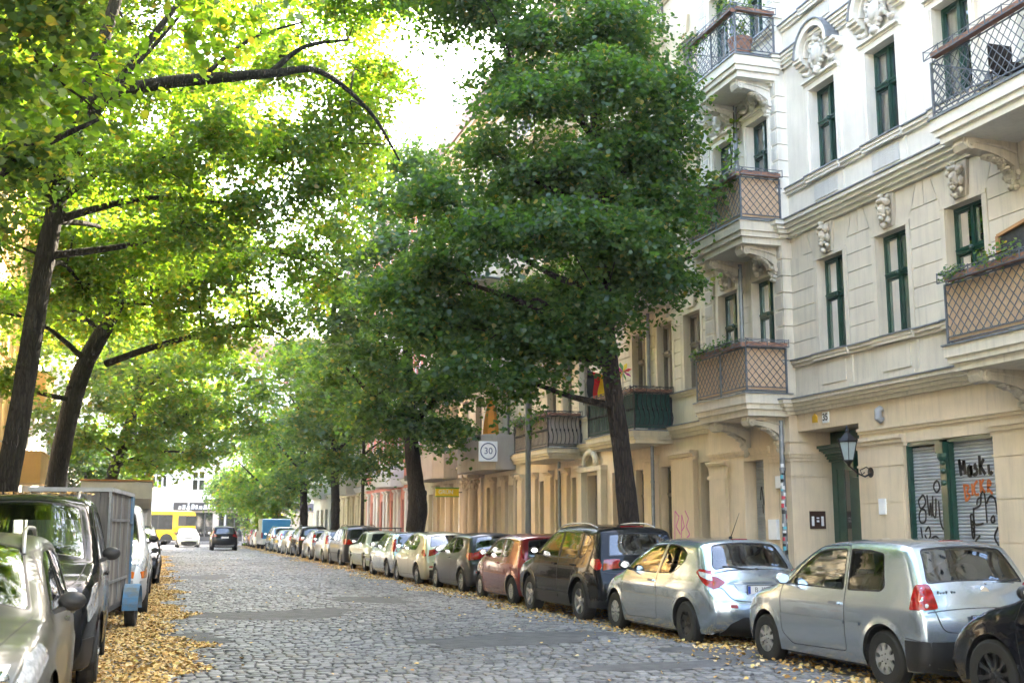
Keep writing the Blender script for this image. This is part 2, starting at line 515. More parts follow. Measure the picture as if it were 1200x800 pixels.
def paving_mat(name, c1, c2, sx, sy, rot=0):
    m, nt, out = _nt(name)
    p = N(nt, 'ShaderNodeBsdfPrincipled', Roughness=.85)
    tc = N(nt, 'ShaderNodeTexCoord'); mp = N(nt, 'ShaderNodeMapping'); mp.inputs['Rotation'].default_value = (0,0,rot)
    L(nt, tc.outputs['Object'], mp.inputs[0])
    br = N(nt, 'ShaderNodeTexBrick', Scale=1.); br.inputs['Color1'].default_value = c4(c1); br.inputs['Color2'].default_value = c4(c2)
    br.inputs['Mortar'].default_value = (.05,.045,.04,1); br.inputs['Mortar Size'].default_value = .012
    br.inputs['Brick Width'].default_value = sx; br.inputs['Row Height'].default_value = sy
    L(nt, mp.outputs[0], br.inputs['Vector'])
    no = N(nt, 'ShaderNodeTexNoise', Scale=2., Detail=5.); L(nt, tc.outputs['Object'], no.inputs['Vector'])
    rn = ramp(nt, [(.3, (.7,.7,.7)), (.7, (1.1,1.1,1.1))], no.outputs[0])
    L(nt, mixc(nt, br.outputs[0], rn.outputs[0], 1., 'MULTIPLY'), p.inputs['Base Color'])
    bm = N(nt, 'ShaderNodeBump', Strength=.5, Distance=.02); L(nt, br.outputs['Fac'], bm.inputs['Height']); bm.invert = True
    L(nt, bm.outputs[0], p.inputs['Normal']); L(nt, p.outputs[0], out.inputs[0])
    return m
MT['slabs'] = paving_mat('pavement_slabs', (.20,.19,.175), (.26,.25,.23), .5, .5, R(45))
MT['sett'] = paving_mat('small_setts', (.15,.145,.135), (.2,.19,.18), .09, .07)
b = MB(); b.box(XK1+.14, XR+.6, -14, 103, -.05, .11); b.build('pavement', MT['slabs'], kind='structure')
b = MB(); b.box(XL-.6, XK0-.14, -14, 103, -.05, .11); b.build('pavement', MT['slabs'], kind='structure')
for nm, xa, xb in (('kerb', XK1, XK1+.14), ('kerb', XK0-.14, XK0)):
    b = MB(); y = -14.
    while y < 103:
        l = random.uniform(.9, 1.15); dz = random.uniform(-.006, .006)
        b.box(xa+random.uniform(-.006,.006), xb, y+.004, min(y+l, 103)-.004, -.06, .118+dz); y += l
    b.build(nm, MT['granite'], kind='structure')
# crossing street at the far end
b = MB(); b.box(-120, 140, 104.4, 118.6, -.055, -.004); b.build('cross_road', MT['asphalt'], kind='structure')
b = MB(); b.box(-120, 140, 118.6, 124, -.05, .115); b.build('far_pavement', MT['slabs'], kind='structure')
# ------------------------------------------------------------------ building materials
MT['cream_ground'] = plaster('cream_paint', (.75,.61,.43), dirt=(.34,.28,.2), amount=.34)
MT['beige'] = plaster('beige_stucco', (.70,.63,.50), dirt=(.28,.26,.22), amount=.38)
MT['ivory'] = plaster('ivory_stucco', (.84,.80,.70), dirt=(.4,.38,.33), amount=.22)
MT['ornament'] = plaster('stucco_ornament', (.62,.55,.43), dirt=(.22,.2,.17), amount=.6, bump=.8)
MT['ornament_pale'] = plaster('pale_stucco_ornament', (.74,.71,.63), dirt=(.33,.3,.25), amount=.5, bump=.8)
MT['pebble'] = plaster('pebble_dash', (.52,.47,.38), dirt=(.3,.28,.24), amount=.5, bump=1.)
MT['pebble_pale'] = plaster('pale_pebble_dash', (.66,.65,.60), dirt=(.4,.38,.34), amount=.4, bump=1.)
MT['yellow'] = plaster('yellow_stucco', (.72,.63,.46), amount=.3)
MT['yellow_dim'] = plaster('yellow_grey_stucco', (.68,.58,.43), dirt=(.25,.2,.15), amount=.4)
MT['tan'] = plaster('tan_stone', (.50,.41,.31), dirt=(.2,.16,.12), amount=.45)
MT['taupe'] = plaster('taupe_stucco', (.42,.37,.32), dirt=(.2,.17,.15), amount=.3)
MT['pink'] = plaster('pink_stucco', (.68,.26,.20), amount=.15)
MT['stucco_white'] = plaster('white_stucco', (.78,.77,.74), dirt=(.45,.43,.4), amount=.2)
MT['orange'] = plaster('orange_stucco', (.66,.40,.12), amount=.12)
MT['pale_grey'] = plaster('pale_grey_stucco', (.60,.61,.62), dirt=(.4,.4,.4), amount=.25)
MT['green'] = M('green_wood', (.007,.052,.034), .32, var=.25, scale=8, coat=.3)
MT['greendoor'] = M('dark_green_wood', (.010,.062,.038), .28, var=.25, scale=6, coat=.4)
MT['brownwood'] = M('grey_brown_wood', (.22,.18,.14), .5, var=.2)
MT['whitewood'] = M('white_window_wood', (.72,.72,.70), .5, var=.08)
MT['zinc'] = M('zinc_flashing', (.22,.24,.26), .45, metal=.4, var=.25, scale=5)
MT['iron'] = M('grey_iron', (.13,.145,.165), .5, metal=.2, var=.3, scale=20)
MT['darkiron'] = M('dark_iron', (.05,.05,.05), .55, metal=.2, var=.3, scale=20)
MT['blackiron'] = M('black_iron', (.012,.012,.014), .4, var=.2)
MT['reed'] = M('reed_mat', (.72,.51,.33), .8, col2=(.52,.36,.23), scale=9, stretch=(30,30,1), bump=.4)
MT['terracotta'] = M('terracotta', (.34,.17,.11), .8, var=.25, scale=10)
MT['curtain'] = M('net_curtain', (.74,.73,.70), .9, var=.12, scale=3, stretch=(8,8,.6))
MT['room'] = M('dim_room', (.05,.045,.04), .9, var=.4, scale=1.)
MT['winglass'] = glass('window_glass', (.82,.86,.85), 1.6, .07)
MT['rooftile'] = M('roof_tile', (.20,.09,.06), .8, var=.25, scale=6, bump=.4)
MT['whiteplastic'] = M('white_plastic', (.85,.86,.87), .5, var=.06)
MT['greyplastic'] = M('grey_plastic', (.35,.36,.37), .5, var=.06)
MT['brownmetal'] = M('brown_metal_plate', (.07,.035,.025), .4, metal=.3, var=.15)
MT['greencloth'] = M('green_privacy_cloth', (.015,.07,.055), .8, var=.5, scale=8, stretch=(6,6,1))
MT['soil'] = M('potting_soil', (.06,.04,.03), .95)

def shutter_mat():
    m, nt, out = _nt('roller_shutter')
    p = N(nt, 'ShaderNodeBsdfPrincipled', Roughness=.45); p.inputs['Metallic'].default_value = .35
    tc = N(nt, 'ShaderNodeTexCoord'); no = N(nt, 'ShaderNodeTexNoise', Scale=2.2, Detail=6.); L(nt, tc.outputs['Object'], no.inputs['Vector'])
    r = ramp(nt, [(.3, (.36,.38,.41)), (.7, (.58,.60,.62))], no.outputs[0]); L(nt, r.outputs[0], p.inputs['Base Color'])
    L(nt, p.outputs[0], out.inputs[0]); return m
MT['shutter'] = shutter_mat()

class House:
    def __init__(s, name, label, cat, loc, rz=0., world=False, group=None):
        s.root = empty(name, loc, rz); tag(s.root, label, cat, group)
        s.org = tuple(loc) if world else (0, 0, 0)
    def part(s, name, mb, mats, parent=None, smooth=False, **kw):
        return mb.build(name, mats, parent or s.root, org=s.org, smooth=smooth, **kw)
    def inst(s, name, me, x, y, z, parent=None, rot=None):
        return link(name, me, parent or s.root, (x-s.org[0], y-s.org[1], z-s.org[2]), rot)

def wall_holes(mb, X, y0, y1, z0, z1, holes, depth=.25, m=0, mr=None):
    """plane x=X facing -x with rectangular holes (ya,yb,za,zb) and their reveals"""
    mr = m if mr is None else mr
    hs = [h for h in holes if h[1] > y0 and h[0] < y1 and h[3] > z0 and h[2] < z1]
    ys = sorted(set([y0, y1] + [min(max(v, y0), y1) for h in hs for v in h[:2]]))
    zs = sorted(set([z0, z1] + [min(max(v, z0), z1) for h in hs for v in h[2:4]]))
    for i in range(len(ys)-1):
        for j in range(len(zs)-1):
            yc, zc = (ys[i]+ys[i+1])/2, (zs[j]+zs[j+1])/2
            if any(h[0] < yc < h[1] and h[2] < zc < h[3] for h in hs): continue
            mb.quad((X,ys[i],zs[j]), (X,ys[i],zs[j+1]), (X,ys[i+1],zs[j+1]), (X,ys[i+1],zs[j]), m)
    for h in hs:
        a, b2, c, d = max(h[0], y0), min(h[1], y1), max(h[2], z0), min(h[3], z1)
        D = X + (h[4] if len(h) > 4 else depth)
        mb.quad((X,a,c), (D,a,c), (D,a,d), (X,a,d), mr); mb.quad((X,b2,c), (X,b2,d), (D,b2,d), (D,b2,c), mr)
        mb.quad((X,a,d), (D,a,d), (D,b2,d), (X,b2,d), mr); mb.quad((X,a,c), (X,b2,c), (D,b2,c), (D,a,c), mr)

# window units are shared meshes, origin at the bottom centre of the opening in the wall plane
_WC = {}
def win_meshes(w, h, rec, fm, tr, var, double=True):
    k = (round(w, 2), round(h, 2), rec, fm, tr, var, double)
    if k in _WC: return _WC[k]
    b = MB(); x0, x1 = rec-.05, rec+.03; t = .055
    b.box(x0, x1, -w/2, -w/2+t, 0, h); b.box(x0, x1, w/2-t, w/2, 0, h)
    b.box(x0, x1, -w/2+t, w/2-t, 0, t); b.box(x0, x1, -w/2+t, w/2-t, h-t, h)
    zt = h*tr
    b.box(x0-.035, x1, -w/2+t, w/2-t, zt-.05, zt+.05); b.box(x0-.055, x0-.035, -w/2+t, w/2-t, zt+.01, zt+.04)
    if double:
        b.box(x0-.02, x1, -.045, .045, t, zt-.05); b.box(x0-.015, x1, -.04, .04, zt+.05, h-t)
        b.box(x0-.035, x0-.02, -.018, .018, t, zt-.05)
        b.ball((x0-.06, 0, zt), .05, nu=8, nv=5)
        for s in (-1, 1):   # inner casement stiles
            for za, zb in ((t, zt-.05), (zt+.05, h-t)):
                ya, yb = (.045, w/2-t) if s > 0 else (-w/2+t, -.045)
                b.box(x0+.02, x1-.01, ya, ya+.03, za, zb); b.box(x0+.02, x1-.01, yb-.03, yb, za, zb)
                b.box(x0+.02, x1-.01, ya+.03, yb-.03, za, za+.035); b.box(x0+.02, x1-.01, ya+.03, yb-.03, zb-.035, zb)
    fr = b.mesh('window_frame', MT[fm])
    b = MB(); b.quad((rec, -w/2+t, t), (rec, -w/2+t, h-t), (rec, w/2-t, h-t), (rec, w/2-t, t)); pa = b.mesh('pane', MT['winglass'])
    rs = random.Random(var*17+3)
    b = MB(); xc = rec+.07
    def cloth(ya, yb, za, zb):
        n = max(4, int((yb-ya)/.035)); base = len(b.v)
        for i in range(n+1):
            y = ya+(yb-ya)*i/n; dx = .018*math.sin(i*2.1+var)+rs.uniform(-.006,.006)
            b.v += [(xc+dx, y, za), (xc+dx*.5, y, zb)]
        for i in range(n): b.f.append((base+2*i, base+2*i+2, base+2*i+3, base+2*i+1)); b.m.append(0)
    v = var % 5
    if v == 0: cloth(-w/2, -w*.12, 0, h); cloth(w*.14, w/2, 0, h)
    elif v == 1: cloth(-w/2, w/2, h*.55, h); cloth(-w/2, -w*.30, 0, h)
    elif v == 2: cloth(-w/2, -w*.2, 0, h); cloth(w*.28, w/2, 0, h)
    elif v == 3: cloth(-w/2, w/2, 0, h*.62); cloth(w*.1, w/2, h*.62, h)
    else: cloth(-w*.05, w/2, 0, h)
    cu = b.mesh('curtain', MT['curtain'])
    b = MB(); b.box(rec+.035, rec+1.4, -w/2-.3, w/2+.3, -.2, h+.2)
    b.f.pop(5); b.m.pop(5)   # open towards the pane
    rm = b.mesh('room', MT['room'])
    _WC[k] = (fr, pa, cu, rm); return _WC[k]

def window(H, x, y, z, w, h, rec=.2, fm='green', tr=.6, var=0, sub=True, double=True, label=None):
    fr, pa, cu, rm = win_meshes(w, h, rec, fm, tr, var, double)
    f = H.inst('window', fr, x, y, z)
    if label: f['label'] = label
    link('pane', pa, f)
    if sub: link('curtain', cu, f)
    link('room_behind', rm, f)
    return f

def cornice(mb, X, y0, y1, z0, z1, proj, m=0, steps=3, cap=None, ret=False):
    """stepped moulding on plane X: grows outward with height; cap = material index of the flashing"""
    for i in range(steps):
        za = z0+(z1-z0)*i/steps; zb = z0+(z1-z0)*(i+1)/steps
        p = proj*((i+1)/steps)**.8
        e = .0 if not ret else p
        mb.box(X-p, X+.02, y0-e, y1+e, za, zb+(0 if i == steps-1 else .0), m)
    if cap is not None:
        e = 0 if not ret else proj
        mb.box(X-proj-.03, X+.02, y0-e-(.02 if ret else 0), y1+e+(.02 if ret else 0), z1+.001, z1+.028, cap)

def mascaron(mb, x, y, z, s=1., seed=1, m=0):
    """keystone with a carved face and scrolls; x = wall plane, z = bottom"""
    rs = random.Random(seed)
    mb.extrude_x([(y-.14*s, z+.02), (y+.14*s, z+.02), (y+.21*s, z+.62*s), (y-.21*s, z+.62*s)], x-.06*s, x+.01, m)
    def bl(dx, dy, dz, r, j=.12): mb.ball((x-.06*s-dx*s, y+dy*s, z+dz*s), tuple(q*s for q in r), m, 9, 7, j)
    bl(.06, 0, .34, (.10,.105,.14)); bl(.15, 0, .33, (.035,.03,.05)); bl(.11, 0, .24, (.05,.05,.035)); bl(.12, 0, .17, (.06,.05,.05))
    for q in (-1, 1):
        bl(.12, .045*q, .385, (.03,.03,.02)); bl(.08, .12*q, .45, (.07,.06,.07)); bl(.06, .13*q, .28, (.05,.045,.08)); bl(.05, .11*q, .12, (.05,.04,.06))
    bl(.1, 0, .50, (.08,.13,.05)); bl(.11, 0, .57, (.07,.06,.05)); bl(.08, 0, .04, (.06,.05,.06))
    for _ in range(9): bl(rs.uniform(.04,.1), rs.uniform(-.16,.16), rs.uniform(.05,.6), (.035,.03,.035))

def cartouche(mb, x, y, z, w, h, seed=1, m=0):
    rs = random.Random(seed)
    mb.ball((x-.10, y, z+h*.5), (.09, w*.17, h*.30), m, 14, 9, .02)
    mb.ball((x-.15, y, z+h*.5), (.07, w*.12, h*.22), m, 12, 8, .02)
    for k in range(16):
        a = 2*PI*k/16
        mb.ball((x-.10, y+math.cos(a)*w*.20, z+h*.5+math.sin(a)*h*.35), (.06, .045, .05), m, 7, 5, .18)
    for q in (-1, 1):
        for k in range(16):
            t = k/15
            yy = y+q*(w*.16+w*.33*t); zz = z+h*.38-h*.25*t+.06*math.sin(t*7)
            mb.ball((x-.07-.04*math.sin(t*9), yy, zz), (.05, .05+.03*math.cos(t*8), .07-.03*t), m, 7, 5, .2)
        for k in range(9):
            mb.ball((x-.08, y+q*w*(.24+.02*math.cos(k)), z+h*(.42+.05*k)), (.05, .05, .045), m, 6, 5, .25)
    for k in range(7): mb.ball((x-.11, y+rs.uniform(-.12,.12), z+h*(.86+.02*k)), (.06,.07,.05), m, 7, 5, .2)
    mb.ball((x-.12, y, z+.05), (.08, .12, .09), m, 8, 6, .15)

def console(mb, x, y, ztop, proj, w=.26, hgt=.55, m=0):
    """scrolled balcony bracket: x = wall plane, top under the slab"""
    p = []
    n = 14
    x1 = x-proj*.92
    top = [(x+.02, ztop), (x1, ztop)]
    p += top
    p.append((x1-.02, ztop-.10)); p.append((x1+.03, ztop-.19)); p.append((x1+.12, ztop-.22))
    for k in range(n+1):
        t = k/n
        xx = x1+.16+(x-.12-x1-.16)*t
        zz = ztop-.17-(hgt-.33)*(t**2.6)-.02*math.sin(t*PI)
        p.append((xx, zz))
    p += [(x-.13, ztop-hgt+.02), (x-.10, ztop-hgt-.05), (x-.02, ztop-hgt-.06), (x+.02, ztop-hgt)]
    # centre web plus two thicker cheeks
    mb.extrude_y(p, y-w/2, y+w/2, m)
    for s in (-1, 1):
        yy = y+s*(w/2+.012)
        mb.lathe([(.0,-.03),(.085,-.03),(.095,0),(.085,.03),(0,.03)], (x1+.10, yy, ztop-.115), 'y', 14, m)
        mb.lathe([(.0,-.045),(.035,-.045),(.04,0),(.035,.045),(0,.045)], (x1+.10, yy, ztop-.115), 'y', 10, m)
        pts = [(x1+.02+ (x-.1-x1)*t, yy, ztop-.05-.02*math.sin(t*PI)-(hgt-.42)*(t**3)) for t in [i/10 for i in range(11)]]
        mb.tube(pts, .022, 6, m)
        mb.lathe([(.0,-.03),(.05,-.03),(.055,0),(.05,.03),(0,.03)], (x-.09, yy, ztop-hgt+.05), 'y', 12, m)
    rs = random.Random(int(y*10))
    for k in range(9):
        t = .45+.55*k/8
        mb.ball((x1+.16+(x-.14-x1-.16)*t, y+rs.uniform(-.03,.03), ztop-.20-(hgt-.30)*(t**2.6)), (.05,w*.42,.045), m, 8, 6, .2)
    for k in range(6): mb.ball((x-.07, y+rs.uniform(-.07,.07), ztop-hgt-.02-.03*k), (.06,.07,.05), m, 7, 5, .2)

def lattice(mb, P0, P1, z0, z1, pitch=.125, bw=.013, m=0):
    """diagonal lattice between two plan points"""
    P0 = Vector((P0[0], P0[1], 0)); P1 = Vector((P1[0], P1[1], 0)); d = P1-P0; Lh = d.length; d.normalize()
    hh = z1-z0; nrm = Vector((-d.y, d.x, 0))
    def seg(a0, b0, a1, b1, off):
        mb.bar(P0+d*a0+Vector((0,0,z0+b0))+nrm*off, P0+d*a1+Vector((0,0,z0+b1))+nrm*off, bw, bw*.7, m, up=nrm)
    k = 1.12  # steeper than 45 degrees
    t = -hh/k
    while t < Lh:
        a0, a1 = max(t, 0), min(t+hh/k, Lh)
        if a1 > a0+.01:
            seg(a0, (a0-t)*k, a1, (a1-t)*k, .004); seg(Lh-a0, (a0-t)*k, Lh-a1, (a1-t)*k, -.005)
        t += pitch*1.35

def balcony(H, X, xo, y0, y1, z0, z1, slab_m, rail_h=1.0, reed=False, box=True, bk=(), rail_m='iron', label=None, far_open=False, style='lattice', bm='ornament', chamfer=0):
    b = MB()
    hz = z1-z0
    # moulded slab
    for i, (pr, za, zb) in enumerate(((-.10, z0, z0+hz*.30), (-.04, z0+hz*.30, z0+hz*.55), (0, z0+hz*.55, z1))):
        b.box(xo-pr, X+.05, y0-pr*1., y1+pr, za, zb, 0)
    b.box(xo-.03, X+.05, y0-.03, y1+.03, z1+.001, z1+.03, 1)
    sl = H.part('balcony', b, [MT[slab_m], MT['zinc']])
    if label: sl['label'] = label
    for yy in bk:
        b = MB(); console(b, X, yy, z0, X-xo-.1, m=0)
        o = H.part('bracket', b, MT[bm], sl, smooth=.6)
    zb = z1+.05; zt = z1+rail_h
    b = MB()
    xr = xo+.06; ya, yb2 = y0+.05, y1-.05
    for (px, py) in ((xr, ya), (xr, yb2), (X-.06, ya), (X-.06, yb2), (xr, (ya+yb2)/2)):
        b.box(px-.018, px+.018, py-.018, py+.018, z1+.03, zt)
    sides = [((xr, ya), (xr, yb2)), ((xr, ya), (X-.06, ya)), ((xr, yb2), (X-.06, yb2))]
    for p0, p1 in sides:
        for zz in (zb+.03, zt-.02, zb+.10):
            b.bar((p0[0], p0[1], zz), (p1[0], p1[1], zz), .025, .018)
        if style == 'lattice': lattice(b, p0, p1, zb+.10, zt-.02)
        else:
            n = max(4, int((Vector(p1)-Vector(p0)).length/.13))
            for i in range(n+1):
                q = Vector(p0).lerp(Vector(p1), i/n)
                dx = (Vector(p1)-Vector(p0)).normalized()*.045
                pts = [(q.x+dx.x*math.sin(t*2*PI), q.y+dx.y*math.sin(t*2*PI), zb+.10+(zt-zb-.12)*t) for t in [k/8 for k in range(9)]]
                b.tube(pts, .012, 5)
                b.ball((q.x, q.y, (zb+zt)/2+.05), (.03,.03,.05), 0, 6, 4)
    H.part('railing', b, MT[rail_m], sl)
    if reed:
        b = MB()
        for p0, p1 in sides:
            sgn = 1
            d = (Vector(p1)-Vector(p0)); n = Vector((-d.y, d.x)).normalized()
            # towards the inside
            cxx = Vector(((xr+X)/2, (ya+yb2)/2))
            if (cxx-Vector(p0)).dot(n) < 0: n = -n
            a = Vector(p0)+n*.035; c = Vector(p1)+n*.035
            b.bar((a.x, a.y, (zb+zt)/2), (c.x, c.y, (zb+zt)/2), .012, zt-zb-.06)
        H.part('reed_screen', b, MT['reed'] if reed is True else MT[reed], sl)
    if box:
        b = MB(); b2 = MB(); b3 = MB()
        ww = .17
        for p0, p1 in sides[:2]:
            d = (Vector(p1)-Vector(p0)); ln = d.length; d.normalize(); n = Vector((-d.y, d.x))
            cxx = Vector(((xr+X)/2, (ya+yb2)/2))
            if (cxx-Vector(p0)).dot(n) < 0: n = -n
            o = Vector(p0)-n*.06
            for off in (-ww/2, ww/2):
                a = o+n*(-off) - d*.08; c = o+n*(-off)+d*ln
                for zz in (zt+.0, zt+.15):
                    b.bar((a.x, a.y, zz), (c.x, c.y, zz), .014, .014)
                k = int(ln/.34)
                for i in range(k+1):
                    q = a+(c-a)*(i/k)
                    b.bar((q.x, q.y, zt), (q.x, q.y, zt+.17), .014)
                    if i < k:
                        q2 = a+(c-a)*((i+1)/k)
                        b.bar((q.x, q.y, zt), (q2.x, q2.y, zt+.15), .010); b.bar((q.x, q.y, zt+.15), (q2.x, q2.y, zt), .010)
            m1 = o; m2 = o+d*(ln*.97)
            b2.bar((m1.x, m1.y, zt+.05), (m2.x, m2.y, zt+.05), ww-.05, .085)
            b3.bar((m1.x, m1.y, zt+.10), (m2.x, m2.y, zt+.14), ww-.06, .01)
        g = H.part('flower_box', b2, MT['terracotta'], sl)
        H.part('box_holder', b, MT[rail_m], sl)
    return sl

def drainpipe(H, x, y, z0, z1, r=.05, parent=None, mat='zinc', name='drainpipe'):
    b = MB(); b.tube([(x, y, z0), (x, y, z1)], r, 10)
    z = z0+.8
    while z < z1: b.lathe([(r+.012,-.03),(r+.012,.03)], (x, y, z), 'z', 10); z += 1.9
    return H.part(name, b, MT[mat], parent, smooth=.6)

def blocks(mb, X, y0, y1, z0, z1, rowh=.37, proj=.03, gap=.014, m=0):
    n = max(1, round((z1-z0)/rowh)); hh = (z1-z0)/n
    for i in range(n): mb.box(X-proj, X+.01, y0+gap/2, y1-gap/2, z0+i*hh+gap, z0+(i+1)*hh, m)

# ================================================================== HOUSE A : cream house with green windows
A = House('apartment_house', 'cream stucco apartment house with green windows, lattice balconies and graffiti covered roller shutters', 'house', (13.0, 20.0, .11), world=True)
XA, XB = 13.0, 12.8
YE = 21.45          # where the bay starts
FZ = [4.25, 8.14, 12.0, 15.8]
cols_main = [19.9, 17.85, 15.8, 13.72, 11.65, 9.1, 6.5, 4, 1.5, -1, -3.5, -6]
cols_bay = [22.3, 23.95]
WW = .95
wz = {1: (5.13, 7.1), 2: (8.95, 10.83), 3: (12.75, 14.7), 4: (16.5, 18.2)}
holes = [(19.22, YE, .11, 3.6, .79), (15.44, 17.81, .11, 3.12, .3), (11.0, 13.6, .11, 3.12, .3), (6, 9, .11, 3.12, .3)]
for c in cols_main:
    for k, (za, zb) in wz.items(): holes.append((c-WW/2, c+WW/2, za, zb))
hb = [(22.6, 23.5, .11, 3.08, .35)]
for c in cols_bay:
    for k, (za, zb) in wz.items(): hb.append((c-WW/2, c+WW/2, za, zb))
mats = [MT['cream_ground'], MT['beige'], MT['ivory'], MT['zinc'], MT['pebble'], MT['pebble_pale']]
b = MB()
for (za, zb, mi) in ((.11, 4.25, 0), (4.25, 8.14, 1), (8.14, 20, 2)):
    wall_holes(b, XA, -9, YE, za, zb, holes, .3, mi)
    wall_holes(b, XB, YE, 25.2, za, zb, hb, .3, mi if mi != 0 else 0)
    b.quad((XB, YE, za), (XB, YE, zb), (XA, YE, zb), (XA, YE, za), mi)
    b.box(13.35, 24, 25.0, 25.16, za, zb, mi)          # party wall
b.box(13.0, 24, -9.2, -9.0, .11, 20, 2)
b.box(23.9, 24, -9, 25, .11, 20, 2)
wallA = A.part('wall', b, mats)
# --- ground floor trim
b = MB()
def moulding_y(z0, z1, proj, ya, yb, X, m=0, steps=2): cornice(b, X, ya, yb, z0, z1, proj, m, steps)
for ya, yb in ((17.81, 19.22), (13.6, 15.44), (9.0, 11.0)):
    b.box(XA-.05, XA+.01, ya, yb, .11, 2.72)
    for zz in (.72, 1.36, 2.0): pass
    b.box(XA-.075, XA+.01, ya-.01, yb+.01, 2.72, 2.76); cornice(b, XA, ya-.04, yb+.04, 3.06, 3.28, .13, 0, 3)
    b.box(XA-.05, XA+.01, ya, yb, 2.76, 3.06)
cornice(b, XA, -9, 19.2, 3.36, 3.47, .08, 0, 2)
# wrap round the recess jamb and onto the bay
for za, zb, pr in ((2.66, 2.71, .02), (2.98, 3.05, .03), (3.05, 3.12, .055), (3.12, 3.17, .08), (3.38, 3.42, .03)):
    b.box(XB-pr, XA+.78, YE-pr, YE+.5, za, zb); b.box(XB-pr, XB+.01, YE+.5, 22.3, za, zb)
cornice(b, XB, 22.3, 25.22, 3.2, 3.36, .08, 0, 3)
b.box(XB-.05, XB+.01, 24.25, 25.15, .11, 2.72); cornice(b, XB, 24.2, 25.2, 2.72, 2.8, .07, 0, 1); cornice(b, XB, 24.2, 25.2, 2.98, 3.14, .12, 0, 3); b.box(XB-.05, XB+.01, 24.25, 25.15, 2.8, 2.98)
b.box(XA-.10, XA+.01, -9, 15.44, .11, .55); b.box(XA-.10, XA+.01, 17.81, 19.22, .11, .55)
A.part('ground_floor_mouldings', b, mats)
# pier coursing grooves as shallow dark joints cut between raised courses
b = MB()
for (X0, ya, yb) in ((XA-.05, 17.85, 19.18), (XA-.05, 13.64, 15.40), (XB-.05, 24.3, 25.1), (XB, 21.95, 22.45)):
    b = MB()
    for za, zb in ((.56, 1.34), (1.355, 2.03), (2.045, 2.71)): b.box(X0-.016, X0+.005, ya, yb, za, zb)
    A.part('coursed_pier', b, mats)
# --- cornices / string courses
b = MB()
def band(z0, z1, proj, m, cap=3, steps=4):
    cornice(b, XA, -9, YE, z0, z1, proj, m, steps, cap)
    cornice(b, XB, YE-.0, 25.2, z0, z1, proj, m, steps, cap)
    for i in range(steps):
        za = z0+(z1-z0)*i/steps; zb = z0+(z1-z0)*(i+1)/steps; p = proj*((i+1)/steps)**.8
        b.box(XB-p, XA, YE-p, YE+.001, za, zb, m)
    b.box(XB-proj-.03, XA, YE-proj-.02, YE, z1+.001, z1+.028, cap)
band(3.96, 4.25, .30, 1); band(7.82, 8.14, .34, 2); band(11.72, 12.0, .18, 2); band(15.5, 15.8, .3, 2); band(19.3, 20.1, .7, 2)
A.part('string_course', b, mats)
b = MB()
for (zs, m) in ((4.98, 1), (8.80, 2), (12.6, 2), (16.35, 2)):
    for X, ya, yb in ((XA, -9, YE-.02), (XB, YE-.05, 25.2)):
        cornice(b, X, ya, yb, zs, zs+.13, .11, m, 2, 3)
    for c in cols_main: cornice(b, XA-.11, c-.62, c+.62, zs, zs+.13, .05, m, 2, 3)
A.part('sill_band', b, mats)
# apron panels
b = MB()
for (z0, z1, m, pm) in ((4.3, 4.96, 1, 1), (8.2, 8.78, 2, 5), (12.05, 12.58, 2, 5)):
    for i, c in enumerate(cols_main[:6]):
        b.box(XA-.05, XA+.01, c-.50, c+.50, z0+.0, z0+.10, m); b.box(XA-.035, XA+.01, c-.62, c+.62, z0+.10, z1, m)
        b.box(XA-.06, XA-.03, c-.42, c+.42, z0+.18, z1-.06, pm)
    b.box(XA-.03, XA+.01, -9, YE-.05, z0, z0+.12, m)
A.part('apron_panel', b, mats)
# rusticated first floor and quoins
b = MB()
edges = [YE-.03] + [v for c in cols_main[:6] for v in (c+WW/2+.12, c-WW/2-.12)]
for i in range(0, len(edges)-1, 2):
    ya, yb = edges[i+1], edges[i]
    b = MB(); blocks(b, XA, ya, yb, 5.13, 7.32, .365, .035, .016, 1); A.part('rusticated_panel', b, mats)
for c in cols_main[:6]:   # surrounds
    b = MB()
    b.box(XA-.05, XA+.01, c-WW/2-.12, c-WW/2-.005, 5.12, 7.1, 1); b.box(XA-.05, XA+.01, c+WW/2+.005, c+WW/2+.12, 5.12, 7.1, 1)
    b.box(XA-.06, XA+.01, c-WW/2-.12, c+WW/2+.12, 7.1, 7.17, 1)
    for s in (-1, 1):
        b.extrude_x([(c+s*.17, 7.18), (c+s*(WW/2+.12), 7.18), (c+s*(WW/2+.34), 7.80), (c+s*.23, 7.80)], XA-.035, XA+.01, 1)
        b.extrude_x([(c+s*(WW/2+.14), 7.34), (c+s*(2.05/2-.01), 7.34), (c+s*(2.05/2-.01), 7.80), (c+s*(WW/2+.36), 7.80), (c+s*(WW/2+.19), 7.34)], XA-.035, XA+.01, 1)
    A.part('window_surround', b, mats)
for c in cols_bay:
    b = MB()
    b.box(XB-.05, XB+.01, c-WW/2-.12, c-WW/2-.005, 5.12, 7.1, 1); b.box(XB-.05, XB+.01, c+WW/2+.005, c+WW/2+.12, 5.12, 7.1, 1)
    b.box(XB-.06, XB+.01, c-WW/2-.12, c+WW/2+.12, 7.1, 7.17, 1)
    A.part('window_surround', b, mats)
b = MB()
blocks(b, XB, 22.9, 23.34, 5.13, 7.3, .365, .03, .016, 1)
z = 5.13; i = 0
